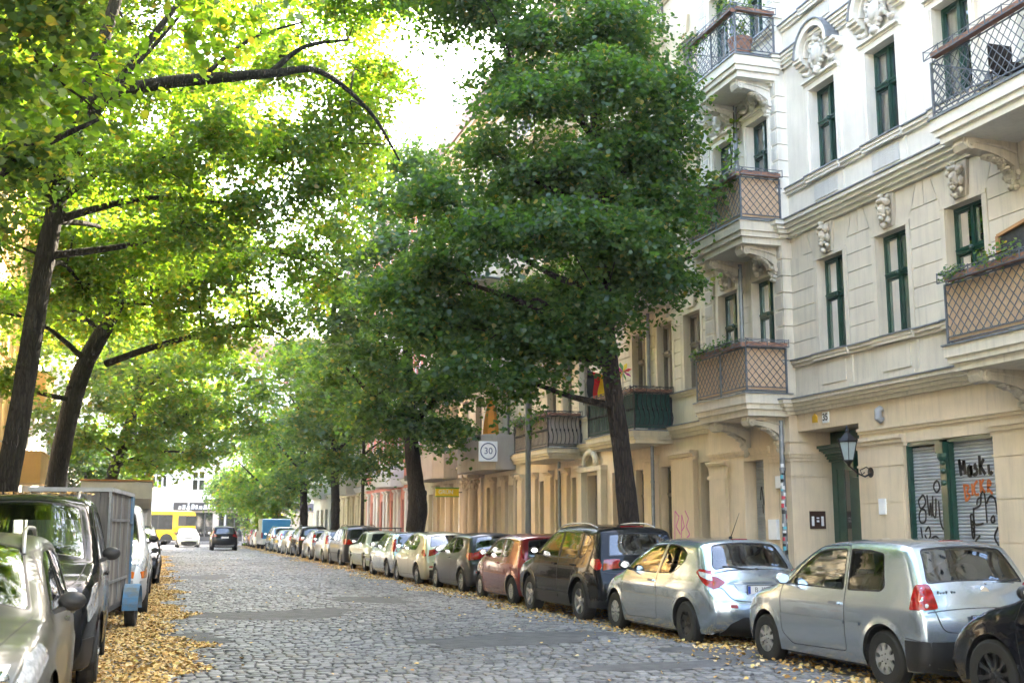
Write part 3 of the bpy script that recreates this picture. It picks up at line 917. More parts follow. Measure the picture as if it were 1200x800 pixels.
while z < 18.8:
    if not (7.78 < z+.18 < 8.98 or 11.6 < z+.18 < 12.8 or 15.4 < z+.18 < 16.5):
        m = 1 if z < 8 else 2; pm = 4 if z < 8 else 5
        b.box(XB-.045, XB+.01, YE-.045, YE+.34, z+.012, z+.36, m); b.box(XB-.0, XA-.0, YE-.045, YE, z+.012, z+.36, m)
        b.box(XB-.055, XB-.04, YE+.02, YE+.30, z+.05, z+.32, pm)
        b.box(XB-.045, XB+.01, 24.68, 25.15, z+.012, z+.36, m); b.box(XB-.055, XB-.04, 24.74, 25.09, z+.05, z+.32, pm)
    z += .372; i += 1
A.part('quoins', b, mats)
# floors 2-4 window surrounds
HOODS = []
for c, X in [(c, XA) for c in cols_main[:6]] + [(c, XB) for c in cols_bay]:
    b = MB(); oc = MB()
    for (za, zb) in (wz[2], wz[3], wz[4]):
        for s in (-1, 1):
            ya, yb = sorted((c+s*(WW/2+.005), c+s*(WW/2+.16)))
            b.box(X-.06, X+.01, ya, yb, za, zb, 2); b.box(X-.08, X+.01, ya+.04, yb-.04, za, zb, 2)
        b.box(X-.06, X+.01, c-WW/2-.16, c+WW/2+.16, zb+.002, zb+.12, 2)
    zb = wz[2][1]
    cornice(b, X, c-WW/2-.18, c+WW/2+.18, zb+.12, zb+.22, .14, 2, 2)
    cartouche(oc, X-.02, c, zb+.22, 1.15, .85, int(c*10))
    # springers and the round-headed hood
    for s in (-1, 1):
        cornice(b, X, *(sorted((c+s*.48, c+s*.78))), zb+.52, zb+.72, .24, 2, 3)
    n = 14; r0, r1 = .50, .64
    for k in range(n):
        a0, a1 = PI*k/n, PI*(k+1)/n
        z0 = zb+.72
        pts = [(c+r0*math.cos(a0), z0+r0*math.sin(a0)), (c+r1*math.cos(a0), z0+r1*math.sin(a0)), (c+r1*math.cos(a1), z0+r1*math.sin(a1)), (c+r0*math.cos(a1), z0+r0*math.sin(a1))]
        b.extrude_x(pts, X-.27, X+.01, 2)
        pts = [(c+r1*math.cos(a0), z0+r1*math.sin(a0)), (c+(r1+.025)*math.cos(a0), z0+(r1+.025)*math.sin(a0)), (c+(r1+.025)*math.cos(a1), z0+(r1+.025)*math.sin(a1)), (c+r1*math.cos(a1), z0+r1*math.sin(a1))]
        b.extrude_x(pts, X-.31, X+.01, 3)
        pts = [(c+(r0-.07)*math.cos(a0), z0+(r0-.07)*math.sin(a0)), (c+(r0-.01)*math.cos(a0), z0+(r0-.01)*math.sin(a0)), (c+(r0-.01)*math.cos(a1), z0+(r0-.01)*math.sin(a1)), (c+(r0-.07)*math.cos(a1), z0+(r0-.07)*math.sin(a1))]
        b.extrude_x(pts, X-.16, X+.01, 2)
    ho = A.part('window_hood', b, mats)
    A.part('carved_cartouche', oc, MT['ornament_pale'], ho, smooth=.9)
for c, X in [(c, XA) for c in cols_main[:5]] + [(c, XB) for c in cols_bay]:
    b = MB(); mascaron(b, X-.03, c, 7.15, 1.05, int(c*7)); A.part('keystone_head', b, MT['ornament'], smooth=.9)
# windows
vi = 0
for c in cols_main[:8]:
    for k, (za, zb) in wz.items():
        if k == 4 and c < 10: continue
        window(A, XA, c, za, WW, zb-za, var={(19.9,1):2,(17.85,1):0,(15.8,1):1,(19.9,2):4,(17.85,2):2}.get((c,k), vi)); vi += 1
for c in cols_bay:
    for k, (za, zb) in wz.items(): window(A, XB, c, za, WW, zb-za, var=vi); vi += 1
# roof
b = MB(); b.extrude_y([(12.3, 20.11), (12.9, 20.11), (24, 20.11), (24, 24.5), (16.0, 24.5), (13.4, 22.6)], -9, 25.2)
A.part('roof', b, MT['rooftile'])
# --- entrance
b = MB()
Xd = XA+.79
b.box(Xd, Xd+.08, 19.22, YE, .11, 3.6)
for s, (ya, yb) in enumerate(((19.32, 20.31), (20.37, 21.35))):
    b.box(Xd-.05, Xd+.01, ya, ya+.16, .2, 2.95); b.box(Xd-.05, Xd+.01, yb-.16, yb, .2, 2.95)
    for za, zb in ((.2, .42), (.95, 1.15), (2.80, 2.95)): b.box(Xd-.05, Xd+.01, ya+.16, yb-.16, za, zb)
    b.box(Xd-.035, Xd+.01, ya+.22, yb-.22, .48, .90)
    ym = (ya+yb)/2; b.box(Xd-.03, Xd+.01, ya+.16, ym-.10, 1.15, 2.8); b.box(Xd-.03, Xd+.01, ym+.10, yb-.16, 1.15, 2.8)
b.box(Xd-.09, Xd, 20.28, 20.40, .15, 2.95)
for i in range(6): b.box(Xd-.08-.055*i, Xd+.01, 19.24, YE-.01, 2.97+.055*i, 3.03+.055*i)
b.box(Xd-.30, Xd, 20.2, 20.48, 2.75, 3.35); b.box(Xd-.2, Xd, 20.24, 20.44, 2.6, 2.75)
b.box(Xd-.02, Xd+.01, 19.25, 21.42, 3.32, 3.58)
door = A.part('door', b, MT['greendoor'])
b = MB()
for ya, yb in ((19.72, 19.92), (20.76, 20.96)): b.quad((Xd-.012, ya, 1.15), (Xd-.012, ya, 2.8), (Xd-.012, yb, 2.8), (Xd-.012, yb, 1.15))
A.part('door_glass', b, glass('old_door_glass', (.35,.37,.36), 1.2, .15, .12), door)
b = MB(); b.box(Xd-.13, Xd-.05, 20.20, 20.23, 1.05, 1.22); b.box(Xd-.06, Xd-.05, 20.18, 20.25, .95, 1.32); A.part('handle', b, MT['chrome'], door)
b = MB(); b.box(XA, Xd+.1, 19.22, YE, .08, .16); A.part('doorstep', b, MT['granite'], door)
# intercom plate, meter boxes, signs
b = MB(); b.box(13.2, 13.58, YE-.018, YE, 1.56, 1.93); o = A.part('intercom', b, MT['brownmetal'])
b = MB()
for xx, za, zb in ((13.27, 1.62, 1.82), (13.50, 1.62, 1.82)): b.box(xx-.03, xx+.03, YE-.024, YE-.018, za, zb)
b.box(13.36, 13.42, YE-.024, YE-.018, 1.77, 1.80); b.box(13.36, 13.42, YE-.024, YE-.018, 1.70, 1.74)
A.part('name_strips', b, MT['whiteplastic'], o)
b = MB(); b.box(XA-.10, XA-.05, 18.36, 18.56, 1.83, 2.12); A.part('acrylic_sign', b, MT['whiteplastic'])
b = MB(); b.tube([(XA-.02, 18.44, 3.58), (XA-.09, 18.44, 3.62), (XA-.09, 18.44, 3.76), (XA-.02, 18.44, 3.8)], .07, 10); A.part('alarm_box', b, MT['greyplastic'], smooth=.7)
b = MB(); b.box(XB-.08, XB, 21.78, 21.98, 2.42, 2.68); A.part('junction_box', b, MT['whiteplastic'])
b = MB(); b.box(XB-.09, XB, 21.98, 22.33, 1.33, 1.76); A.part('meter_box', b, MT['whiteplastic'], smooth=False)
# number plate and yellow plate on the door lintel
b = MB(); b.box(XA-.03, XA, 20.22, 20.44, 3.70, 3.92); o = A.part('house_number', b, MT['whiteplastic'])
me = text_mesh('35', .2, MT['ink'], 'numerals', font_bold=True)
k = A.inst('numerals', me, XA-.032, 20.33, 3.81, o, (R(90), 0, R(-90)))
b = MB(); b.extrude_x([(20.66, 3.74), (20.84, 3.74), (20.84, 3.86), (20.75, 3.93), (20.66, 3.86)], XA-.02, XA); A.part('number_lamp', b, M('yellow_enamel', (.7,.42,.03), .4))
# roller shutters with tags
def shutter(ya, yb, z1, X):
    b = MB(); z = .2
    while z < z1-.01:
        b.extrude_y([(X+.014, z), (X, z+.012), (X-.004, z+.032), (X+.004, z+.052), (X+.014, z+.058), (X+.03, z+.058), (X+.03, z)], ya, yb); z += .06
    return A.part('roller_shutter', b, MT['shutter'])
Xs = XA+.12
s1 = shutter(16.86, 17.75, 3.02, Xs); s2 = shutter(15.48, 16.62, 3.04, Xs); s3 = shutter(11.1, 13.5, 3.05, Xs); shutter(6.1, 8.9, 3.05, Xs)
sb = None
b = MB(); z = .2
while z < 3.06:
    b.extrude_y([(XB+.314, z), (XB+.30, z+.02), (XB+.314, z+.058), (XB+.34, z+.058), (XB+.34, z)], 22.61, 23.49); z += .06
s4 = A.part('roller_shutter', b, MT['shutter'])
b = MB()
for ya, yb in ((17.75, 17.80), (16.62, 16.86), (15.44, 15.48)): b.box(XA+.02, XA+.26, ya, yb, .15, 3.1)
b.box(XA+.02, XA+.26, 15.48, 17.75, 3.04, 3.11)
b.box(XA-.03, XA+.02, 16.66, 16.82, .2, 2.75); b.ball((XA-.02, 16.74, 2.82), (.09,.12,.12)); b.box(XA-.10, XA+.02, 16.64, 16.84, 2.86, 3.05)
for zz in (2.7, 2.55, 2.35, .8): b.ball((XA-.03, 16.74, zz), (.05,.06,.05))
b.box(XA+.02, XA+.26, 11.0, 11.1, .15, 3.1); b.box(XA+.02, XA+.26, 13.5, 13.6, .15, 3.1)
A.part('shop_frame', b, MT['green'])
def scrawl(par, X, strokes, r=.016, mat='ink'):
    b = MB()
    for st in strokes:
        n = len(st); P = []
        for i in range(n-1):
            p0 = st[max(i-1,0)]; p1 = st[i]; p2 = st[i+1]; p3 = st[min(i+2, n-1)]
            for t in (0, .25, .5, .75):
                P.append(tuple(.5*((2*p1[k])+(-p0[k]+p2[k])*t+(2*p0[k]-5*p1[k]+4*p2[k]-p3[k])*t*t+(-p0[k]+3*p1[k]-3*p2[k]+p3[k])*t**3) for k in (0,1)))
        P.append(st[-1])
        for i in range(len(P)-1):
            b.bar((X-.007, P[i][0], P[i][1]), (X-.007, P[i+1][0], P[i+1][1]), .004, r*2, up=(1,0,0)) if False else b.bar((X-.007, P[i][0], P[i][1]), (X-.007, P[i+1][0], P[i+1][1]), r*1.7, .005, up=(1,0,0))
    return A.part('graffiti', b, mat if not isinstance(mat, str) else MT[mat], par)
# panel coordinates: u to the right as seen (towards smaller y), v up
def S(y_left, pts_list): return [[(y_left-.02-u*.86, v) for u, v in p] for p in pts_list]
scrawl(s1, Xs, S(17.72, [
 [(.10,2.10),(.22,2.16),(.28,2.02),(.12,1.92),(.05,2.05),(.10,2.10)], [(.12,1.92),(.26,1.88),(.24,1.70),(.08,1.68),(.05,1.82),(.14,1.92)],
 [(.34,2.16),(.38,1.80),(.44,2.02),(.46,1.78)], [(.52,2.14),(.50,1.84),(.58,1.78),(.62,2.1)], [(.70,2.05),(.72,1.7),(.80,1.55)],
 [(.60,2.36),(.70,2.40),(.76,2.28),(.66,2.20),(.57,2.28),(.60,2.36)], [(.08,1.60),(.12,1.36)], [(.22,1.52),(.34,1.60),(.38,1.46),(.28,1.36),(.20,1.46)],
 [(.30,1.36),(.24,1.22),(.42,1.40),(.60,1.42),(.76,1.2),(.82,.8),(.78,.4)], [(.14,1.14),(.20,.7),(.26,.45)], [(.12,1.14),(.30,.84),(.40,.70)], [(.32,1.12),(.36,.62)],
 [(.46,1.18),(.44,.8),(.54,.96),(.50,1.16),(.44,1.1)], [(.60,1.1),(.56,.60),(.66,.5)], [(.70,1.16),(.62,.8),(.72,.5)], [(.2,.3),(.4,.45),(.6,.4),(.8,.25)], [(.3,.3),(.35,.55),(.5,.3)]]), .021)
scrawl(s2, Xs, S(16.62, [
 [(.12,2.74),(.16,2.46)], [(.12,2.74),(.20,2.56),(.26,2.72)], [(.27,2.72),(.28,2.48)], [(.36,2.56),(.44,2.62),(.46,2.46),(.36,2.48),(.38,2.56)], [(.46,2.62),(.48,2.46)],
 [(.62,2.64),(.55,2.60),(.64,2.54),(.58,2.46),(.52,2.48)], [(.72,2.78),(.72,2.46)], [(.72,2.58),(.84,2.72)], [(.74,2.6),(.86,2.46)], [(.96,2.62),(.98,2.46),(1.06,2.5)]]), .036)
scrawl(s2, Xs, S(16.62, [
 [(.22,2.32),(.26,2.02)], [(.22,2.30),(.36,2.28),(.30,2.18),(.38,2.12),(.28,2.04)], [(.46,2.32),(.46,2.12)], [(.62,2.36),(.52,2.28),(.54,2.14),(.64,2.14)], [(.70,2.38),(.70,2.16)], [(.80,2.38),(.72,2.28),(.82,2.16)],
 [(.90,2.16),(.92,2.36),(1.0,2.30),(.9,2.24),(1.02,2.14)]]), .026, M('orange_spray', (.62,.16,.04), .6, var=.1))
scrawl(s2, Xs, S(16.62, [
 [(.46,1.92),(.46,1.66),(.60,1.64),(.72,1.66)], [(.46,1.90),(.66,1.96),(.70,2.14),(.80,2.14),(.82,1.66)], [(.56,1.96),(.60,2.06),(.72,2.08)],
 [(.84,1.98),(.95,2.10),(1.08,2.04),(1.12,1.80)], [(.94,1.74),(1.02,1.78),(1.02,1.68),(.94,1.68),(.94,1.74)], [(1.12,1.60),(1.0,1.44),(1.1,1.3)],
 [(.36,1.80),(.44,1.78),(.44,1.46),(.38,1.44),(.36,1.80)], [(.38,1.7),(.43,1.66),(.38,1.6),(.43,1.55),(.38,1.5)],
 [(.10,.74),(.24,1.12),(.46,1.36),(.60,1.46)], [(.10,1.1),(.16,1.02),(.14,.7)], [(.18,.66),(.34,.62),(.52,1.0),(.66,1.2),(.80,1.30)], [(.34,.8),(.50,1.08),(.60,1.0),(.66,.74)],
 [(.54,1.0),(.74,.66)], [(.56,.88),(.80,.60)], [(.40,.7),(.46,.84),(.52,.74),(.56,.9)], [(.80,.66),(.94,.92),(1.12,1.02)], [(.70,.5),(.86,.62),(1.0,.56),(1.1,.6)]]), .020)
scrawl(s2, Xs, S(16.62, [[(.36,.4),(.4,.56),(.5,.42)], [(.56,.38),(.6,.58),(.7,.5),(.6,.42)], [(.84,.5),(.95,.6),(1.04,.44),(.9,.4),(.84,.5)]]), .035)
scrawl(s4, XB+.30, [[(23.4-u, v) for u, v in p] for p in [[(.1,2.2),(.16,2.5),(.24,2.1)], [(.3,2.4),(.3,2.05),(.5,2.1)], [(.4,2.5),(.45,2.0)], [(.52,2.45),(.5,2.15),(.62,2.1),(.62,2.5)], [(.2,2.1),(.2,1.9)], [(.38,2.0),(.6,1.95)]]], .018)
# sticker covered pipe on the corner and the pipe between the bay windows
dp = drainpipe(A, XB-.10, 21.62, .11, 3.85, .055)
b = MB(); rs = random.Random(5)
stm = [M('sticker_white', (.75,.75,.75), .5, var=0), M('sticker_black', (.02,.02,.02), .5, var=0), M('sticker_red', (.6,.05,.08), .5, var=0), M('sticker_cyan', (.1,.45,.55), .5, var=0)]
z = .5
while z < 2.9:
    h2 = rs.uniform(.04, .09); a0 = rs.uniform(2.6, 5.2); mi = rs.choice((0,0,1,1,0,2,3,1))
    for q in range(4):
        aa, ab = a0+q*.35, a0+(q+1)*.35; rr = .0575
        cx, cy = XB-.10, 21.62
        b.quad((cx+rr*math.cos(aa), cy+rr*math.sin(aa), z), (cx+rr*math.cos(ab), cy+rr*math.sin(ab), z), (cx+rr*math.cos(ab), cy+rr*math.sin(ab), z+h2), (cx+rr*math.cos(aa), cy+rr*math.sin(aa), z+h2), mi)
    z += h2+rs.uniform(-.02, .03)
A.part('sticker', b, stm, dp)
for za, zb in ((4.6, 7.6), (8.3, 11.5), (12.1, 15.4)): drainpipe(A, XB-.14, 23.12, za, zb, .05)
# balconies
for i, (z0, z1) in enumerate(((3.92, 4.38), (7.66, 8.14), (11.45, 11.92), (15.25, 15.7))):
    balcony(A, XB, 11.72, YE-.12, 23.75, z0, z1, 'beige' if i < 1 else ('ivory' if i > 1 else 'beige'), reed=(i < 2), bk=(21.75, 23.25) if i < 3 else (),
            bm='ornament' if i < 2 else 'ornament_pale', label=['bay balcony over the pipe with tan reed screen', 'bay balcony with reed screen and trailing creeper', 'bay balcony with open lattice and orange pot', 'topmost bay balcony'][i])
for i, (z0, z1) in enumerate(((4.0, 4.4), (7.7, 8.12), (11.6, 12.0))):
    balcony(A, XA, 11.75, 10.2, 14.98, z0, z1, 'beige' if i < 1 else 'ivory', reed=(i < 1), box=True, bk=(14.55, 12.6, 10.6), bm='ornament',
            label=['wide front balcony with reed screen and planters', 'wide front balcony with open grey lattice', 'wide upper balcony'][i])
# wall lantern
b = MB()
ly, lx, lz = 18.80, 12.46, 2.72
b.lathe([(0,0),(.09,0),(.10,.02),(.0,.03)], (0,0,0), 'x', 12)
for i in range(len(b.v)): v = b.v[i]; b.v[i] = (XA-.05-v[0], ly+v[1], 2.62+v[2])
b.tube([(XA-.06, ly, 2.60), (XA-.2, ly, 2.54), (XA-.36, ly, 2.60), (lx, ly, 2.74)], [.02,.018,.016,.016], 7)
b.tube([(XA-.06, ly, 2.66), (XA-.16, ly, 2.72), (XA-.30, ly, 2.66), (XA-.26, ly, 2.58), (XA-.2, ly, 2.62)], .010, 6)
b.lathe([(.0,-.06),(.03,-.04),(.04,0),(.10,.06),(.105,.08),(.09,.08)], (lx, ly, lz+.05), 'z', 6)
b.lathe([(.19,.46),(.20,.48),(.10,.58),(.05,.63),(.04,.66),(.05,.68),(.02,.72),(.03,.74),(0,.79)], (lx, ly, lz), 'z', 6)
for k in range(6):
    a = 2*PI*k/6; b.bar((lx+.10*math.cos(a), ly+.10*math.sin(a), lz+.12), (lx+.185*math.cos(a), ly+.185*math.sin(a), lz+.47), .014)
    b.ball((lx+.19*math.cos(a), ly+.19*math.sin(a), lz+.50), (.02,.02,.035), nu=6, nv=4)
la = A.part('wall_lantern', b, MT['blackiron'])
b = MB(); b.lathe([(.09,.12),(.17,.46)], (lx, ly, lz), 'z', 6); A.part('lantern_glass', b, M('frosted_glass', (.35,.42,.42), .15, spec=.6), la)
# ================================================================== generic street houses, local coords: wall plane x=0 facing -x, along +y from 0 to Ln
def row_house(name, label, loc, rz, Ln, cols, floors, wallm, trim, wm='brownwood', WW=.95, ground=None, gm=None, z1f=4.2, fh=3.75, nf=4, wh=2.0, depth=11,
              rust=False, cols_vis=None, hoods=True, roofm='rooftile', double=True, group=None, detail=1, cat='house'):
    H = House(name, label, cat, loc, rz, world=False, group=group)
    ml = [MT[wallm], MT[trim], MT[gm or wallm], MT['zinc']]
    gh = ground or []
    ztop = z1f+fh*nf
    wz = [(z1f+.9+fh*k, z1f+.9+fh*k+wh) for k in range(nf)]
    hs = [(a, b2, 0, zb, .3) for a, b2, zb in gh]
    for c in cols:
        for za, zb in wz: hs.append((c-WW/2, c+WW/2, za, zb))
    b = MB()
    wall_holes(b, 0, 0, Ln, 0, z1f, hs, .3, 2); wall_holes(b, 0, 0, Ln, z1f, ztop, hs, .28, 0)
    b.box(.4, depth, -.0, .16, 0, ztop, 0); b.box(.4, depth, Ln-.16, Ln, 0, ztop, 0); b.box(depth-.1, depth, 0, Ln, 0, ztop, 0)
    H.part('wall', b, ml)
    b = MB()
    cornice(b, 0, 0, Ln, z1f-.3, z1f, .22, 1, 3, 3)
    cornice(b, 0, 0, Ln, z1f+fh-.28, z1f+fh, .2, 1, 3, 3)
    cornice(b, 0, 0, Ln, ztop-.5, ztop+.1, .6, 1, 4, 3)
    for k, (za, zb) in enumerate(wz): cornice(b, 0, 0, Ln, za-.14, za-.02, .09, 1, 2, 3)
    H.part('string_course', b, ml)
    for k, (za, zb) in enumerate(wz):
        for c in cols:
            b = MB()
            for s in (-1, 1):
                ya, yb = sorted((c+s*(WW/2+.01), c+s*(WW/2+.14))); b.box(-.05, .01, ya, yb, za, zb, 1)
            b.box(-.05, .01, c-WW/2-.14, c+WW/2+.14, zb+.002, zb+.12, 1)
            if hoods and k < 3:
                if k % 2 == 0: b.extrude_x([(c-.2, zb+.13), (c+.2, zb+.13), (c+.28, zb+.62), (c-.28, zb+.62)], -.09, .01, 1)
                else:
                    cornice(b, 0, c-WW/2-.28, c+WW/2+.28, zb+.35, zb+.5, .2, 1, 2, 3)
                    for s in (-1, 1): b.box(-.12, .01, c+s*.62-.06, c+s*.62+.06, zb+.02, zb+.35, 1)
            H.part('window_surround', b, ml)
    if rust:
        e = [0.02] + [v for c in sorted(cols) for v in (c-WW/2-.15, c+WW/2+.15)] + [Ln-.02]
        for i in range(0, len(e)-1, 2):
            if e[i+1]-e[i] > .12:
                b = MB()
                blocks(b, 0, e[i], e[i+1], wz[0][0], wz[0][1]+.1, .33, .05, .03, 0)
                if rust > 1: blocks(b, 0, e[i], e[i+1], wz[1][0], wz[1][1]+.1, .33, .05, .03, 0)
                H.part('rusticated_panel', b, ml)
    n = 0
    for k, (za, zb) in enumerate(wz):
        for c in cols: window(H, 0, c, za, WW, zb-za, var=n*3 % 7, fm=wm, double=double, sub=detail > 0); n += 1
    b = MB(); b.extrude_y([(-.7, ztop+.11), (-.1, ztop+.11), (depth, ztop+.11), (depth, ztop+4), (3., ztop+3.6), (.3, ztop+2.4)], 0, Ln); H.part('roof', b, MT[roofm])
    H.wz = wz; H.ml = ml
    return H

def ground_windows(H, lst, zt, fm, z0=.75):
    for ya, yb in lst: window(H, 0, (ya+yb)/2, z0, yb-ya, zt-z0, rec=.26, fm=fm, tr=.68, var=int(ya*3), double=(yb-ya) > .8)

def pilasters(H, ys, zt, m='trim', round_=False):
    for ya, yb in ys:
        b = MB()
        b.box(-.14, .01, ya, yb, 0, zt-.45); b.box(-.18, .01, ya-.03, yb+.03, 0, .5)
        cornice(b, 0, ya-.05, yb+.05, zt-.26, zt-.02, .24, 0, 3); b.box(-.15, .01, ya-.015, yb+.015, zt-.50, zt-.45); b.box(-.14, .01, ya, yb, zt-.45, zt-.26)
        H.part('pilaster', b, [MT[m]])

# --- B1 : yellow house next to A (Y 25.2 .. 41.5), plane 13.1
y0 = 25.2
B1 = row_house('apartment_house', 'pale yellow stucco house behind the big dark tree, with green clad balcony and striped flag', (13.1, y0, .11), 0, 16.3,
     [26.5-y0, 28.2-y0, 29.95-y0, 32.4-y0, 34.4-y0, 36.0-y0, 37.6-y0, 40.3-y0], None, 'yellow', 'yellow', ground=[(v-y0, w-y0, 3.1) for v, w in ((25.6,26.3),(27.95,28.7),(29.7,30.45),(31.5,32.2),(33.0,34.3),(35.1,35.75),(36.7,37.4),(38.4,39.1),(40.0,40.7))],
     gm='cream_ground', rust=1, z1f=4.1)
ground_windows(B1, [(v-y0, w-y0) for v, w in ((27.95,28.7),(29.7,30.45),(31.5,32.2),(35.1,35.75),(36.7,37.4),(38.4,39.1),(40.0,40.7))], 3.1, 'brownwood')
b = MB(); b.box(.28, .36, 33.0-y0, 34.3-y0, 0, 3.1); b.box(.25,.3,33.05-y0,33.6-y0,.2,2.4); b.box(.25,.3,33.7-y0,34.25-y0,.2,2.4); B1.part('door', b, MT['brownwood'])
b = MB()
for s in (-1, 1): b.box(-.2, .01, 33.65-y0+s*.85-.14, 33.65-y0+s*.85+.14, 0, 3.2)
for k in range(12):
    a = PI*k/11; b.ball((-.16, 33.65-y0+math.cos(a)*.5, 3.45+math.sin(a)*.35), (.1,.12,.1), 0, 8, 6, .1)
b.box(-.22, .01, 32.6-y0, 34.7-y0, 3.2, 3.36)
B1.part('portal', b, MT['yellow'])
b = MB(); b.box(.28,.34,25.6-y0,26.3-y0,0,3.1); B1.part('boarded_opening', b, MT['shutter'])
pilasters(B1, [(v-y0, w-y0) for v, w in ((26.45,27.75),(28.85,29.55),(30.6,31.35),(34.9-.35,34.95),(35.9,36.55),(37.55,38.25),(39.25,39.85),(40.85,41.4))], 3.45, 'cream_ground')
s = balcony(B1, 0, -1.2, 27.75-y0, 31.25-y0, 3.68, 4.0, 'yellow', reed='greencloth', box=True, rail_m='darkiron', style='curls', label='balcony clad in dark green cloth', rail_h=1.02)
s = balcony(B1, 0, -1.25, 34.65-y0, 38.35-y0, 3.66, 3.98, 'yellow', box=True, rail_m='darkiron', style='curls', label='balcony with ornate dark iron railing', rail_h=1.05, reed='taupe')
for k in (1, 2, 3):
    balcony(B1, 0, -1.2, 27.75-y0, 31.25-y0, 3.68+3.75*k, 4.0+3.75*k, 'yellow', box=True, rail_m='darkiron', style='curls'); balcony(B1, 0, -1.2, 34.65-y0, 38.35-y0, 3.68+3.75*k, 4.0+3.75*k, 'yellow', box=True, rail_m='darkiron', style='curls')
drainpipe(B1, -.2, 29.0-y0-.2, 0, 3.7, .05); drainpipe(B1, -.2, 36.9-y0-.45, 0, 3.7, .05); drainpipe(B1, -.12, 29.1-y0, 4.1, 18, .05)
# pink tag on a pilaster
b = MB()
pk = M('pink_spray', (.62,.12,.38), .6, var=.1)
for st in ([(27.6,1.0),(27.55,1.9),(27.3,1.75),(27.5,1.5),(27.25,1.3)], [(27.2,1.2),(27.15,1.8),(27.0,1.5),(27.15,1.4)], [(26.95,1.9),(26.75,1.7),(26.9,1.5),(26.7,1.3),(26.9,1.2)]):
    for i in range(len(st)-1): b.bar((-.144, st[i][0]-y0, st[i][1]), (-.144, st[i+1][0]-y0, st[i+1][1]), .035, .004, up=(1,0,0))
B1.part('graffiti', b, pk)

# --- B2 : tan pub house (Y 41.5 .. 58)
y0 = 41.5
B2 = row_house('apartment_house', 'tan house with paired stone columns and solid grey balcony carrying the round 30 sign', (13.1, y0, .11), 0, 16.5,
     [43.1-y0, 44.9-y0, 47.2-y0, 49.4-y0, 51.4-y0, 53.6-y0, 55.8-y0], None, 'yellow', 'yellow_dim', ground=[(v-y0, w-y0, 3.1) for v, w in ((42.0,42.9),(43.6,44.5),(45.2,46.1),(48.2,49.2),(50.2,51.6),(53.0,54.2),(55.6,56.8))],
     gm='yellow_dim', rust=2, z1f=4.15)
for v, w in ((42.0,42.9),(43.6,44.5),(45.2,46.1),(50.2,51.6),(53.0,54.2),(55.6,56.8)):
    b = MB(); z = .1
    while z < 3.05: b.box(.2, .24, v-y0, w-y0, z, z+.075); b.box(.21,.25, v-y0, w-y0, z+.07, z+.10); z += .1
    B2.part('roller_shutter', b, MT['whiteplastic' if v < 44 or v > 50 else 'taupe'])
ground_windows(B2, [(48.2-y0, 49.2-y0)], 3.1, 'whitewood')
pilasters(B2, [(v-y0, w-y0) for v, w in ((41.6,41.9),(43.0,43.5),(44.6,45.1),(49.4,50.0),(51.8,52.6),(54.4,55.2))], 3.5, 'tan')
for yc in (46.75, 47.65):
    b = MB(); q = yc-y0
    b.lathe([(0,0),(.30,0),(.30,.25),(.25,.3),(.24,.45),(.22,.5),(.21,2.7),(.19,2.95),(.22,3.0),(.19,3.05)], (-.42, q, 0), 'z', 18)
    for k in range(10):
        a = 2*PI*k/10; b.ball((-.42+.2*math.cos(a), q+.2*math.sin(a), 3.18), (.06,.06,.12), 0, 6, 5, .1); b.ball((-.42+.26*math.cos(a+.3), q+.26*math.sin(a+.3), 3.38), (.06,.06,.09), 0, 6, 5, .1)
    b.lathe([(.18,3.0),(.22,3.45),(.3,3.5),(.3,3.58)], (-.42, q, 0), 'z', 12)
    b.box(-.75, .0, q-.33, q+.33, 3.55, 3.68)
    B2.part('stone_column', b, MT['tan'], smooth=.7)
# solid parapet balconies
def solid_balcony(H, ya, yb, x, z0, z1, m, label=None, ch=.45):
    b = MB(); o = [(0, ya), (x+ch, ya), (x, ya+ch), (x, yb-ch), (x+ch, yb), (0, yb)]
    b.extrude_z(o, z0, z1); b.extrude_z([(u*1.03-(.0), v) for u, v in o], z1, z1+.07)
    s = H.part('balcony', b, MT[m])
    if label: s['label'] = label
    return s
sb1 = solid_balcony(B2, 42.0-y0, 46.6-y0, -1.25, 3.66, 4.95, 'taupe', 'solid taupe balcony over the columns')
solid_balcony(B2, 50.4-y0, 55.6-y0, -1.25, 3.66, 4.95, 'taupe', 'second solid taupe balcony')
for k in (1, 2): solid_balcony(B2, 42.0-y0, 46.6-y0, -1.25, 3.66+3.75*k, 4.75+3.75*k, 'yellow_dim'); solid_balcony(B2, 50.4-y0, 55.6-y0, -1.25, 3.66+3.75*k, 4.75+3.75*k, 'yellow_dim')
# round pub sign "30"
sx, sy, sz = 11.58, 41.84, 4.44
sg = empty('pub_sign', (sx, sy, sz)); tag(sg, 'square white light box with number 30 in a dark blue ring', 'sign')
b = MB(); b.box(-.0, .95, -.08, .08, -.5, .5); b.build('sign_box', MT['whiteplastic'], sg, org=(0,0,0))
nb = M('navy_enamel', (.02,.05,.16), .4, var=.05)
b = MB()
for k in range(40):
    a0, a1 = 2*PI*k/40, 2*PI*(k+1)/40
    b.extrude_y([(.475+r*math.cos(a), r*math.sin(a)) for r, a in ((.37,a0),(.42,a0),(.42,a1),(.37,a1))], -.09, -.08)
rg = b.build('ring', nb, sg, org=(0,0,0))
link('numerals', text_mesh('30', .46, nb, 'numerals'), sg, (.475, -.082, 0), (R(90), 0, 0))
b = MB(); b.box(.55, .61, .08, .7, .2, .26); b.box(.55, .61, .08, .7, -.26, -.2); b.build('bracket', MT['darkiron'], sg, org=(0,0,0))
sg.scale = (.76,)*3
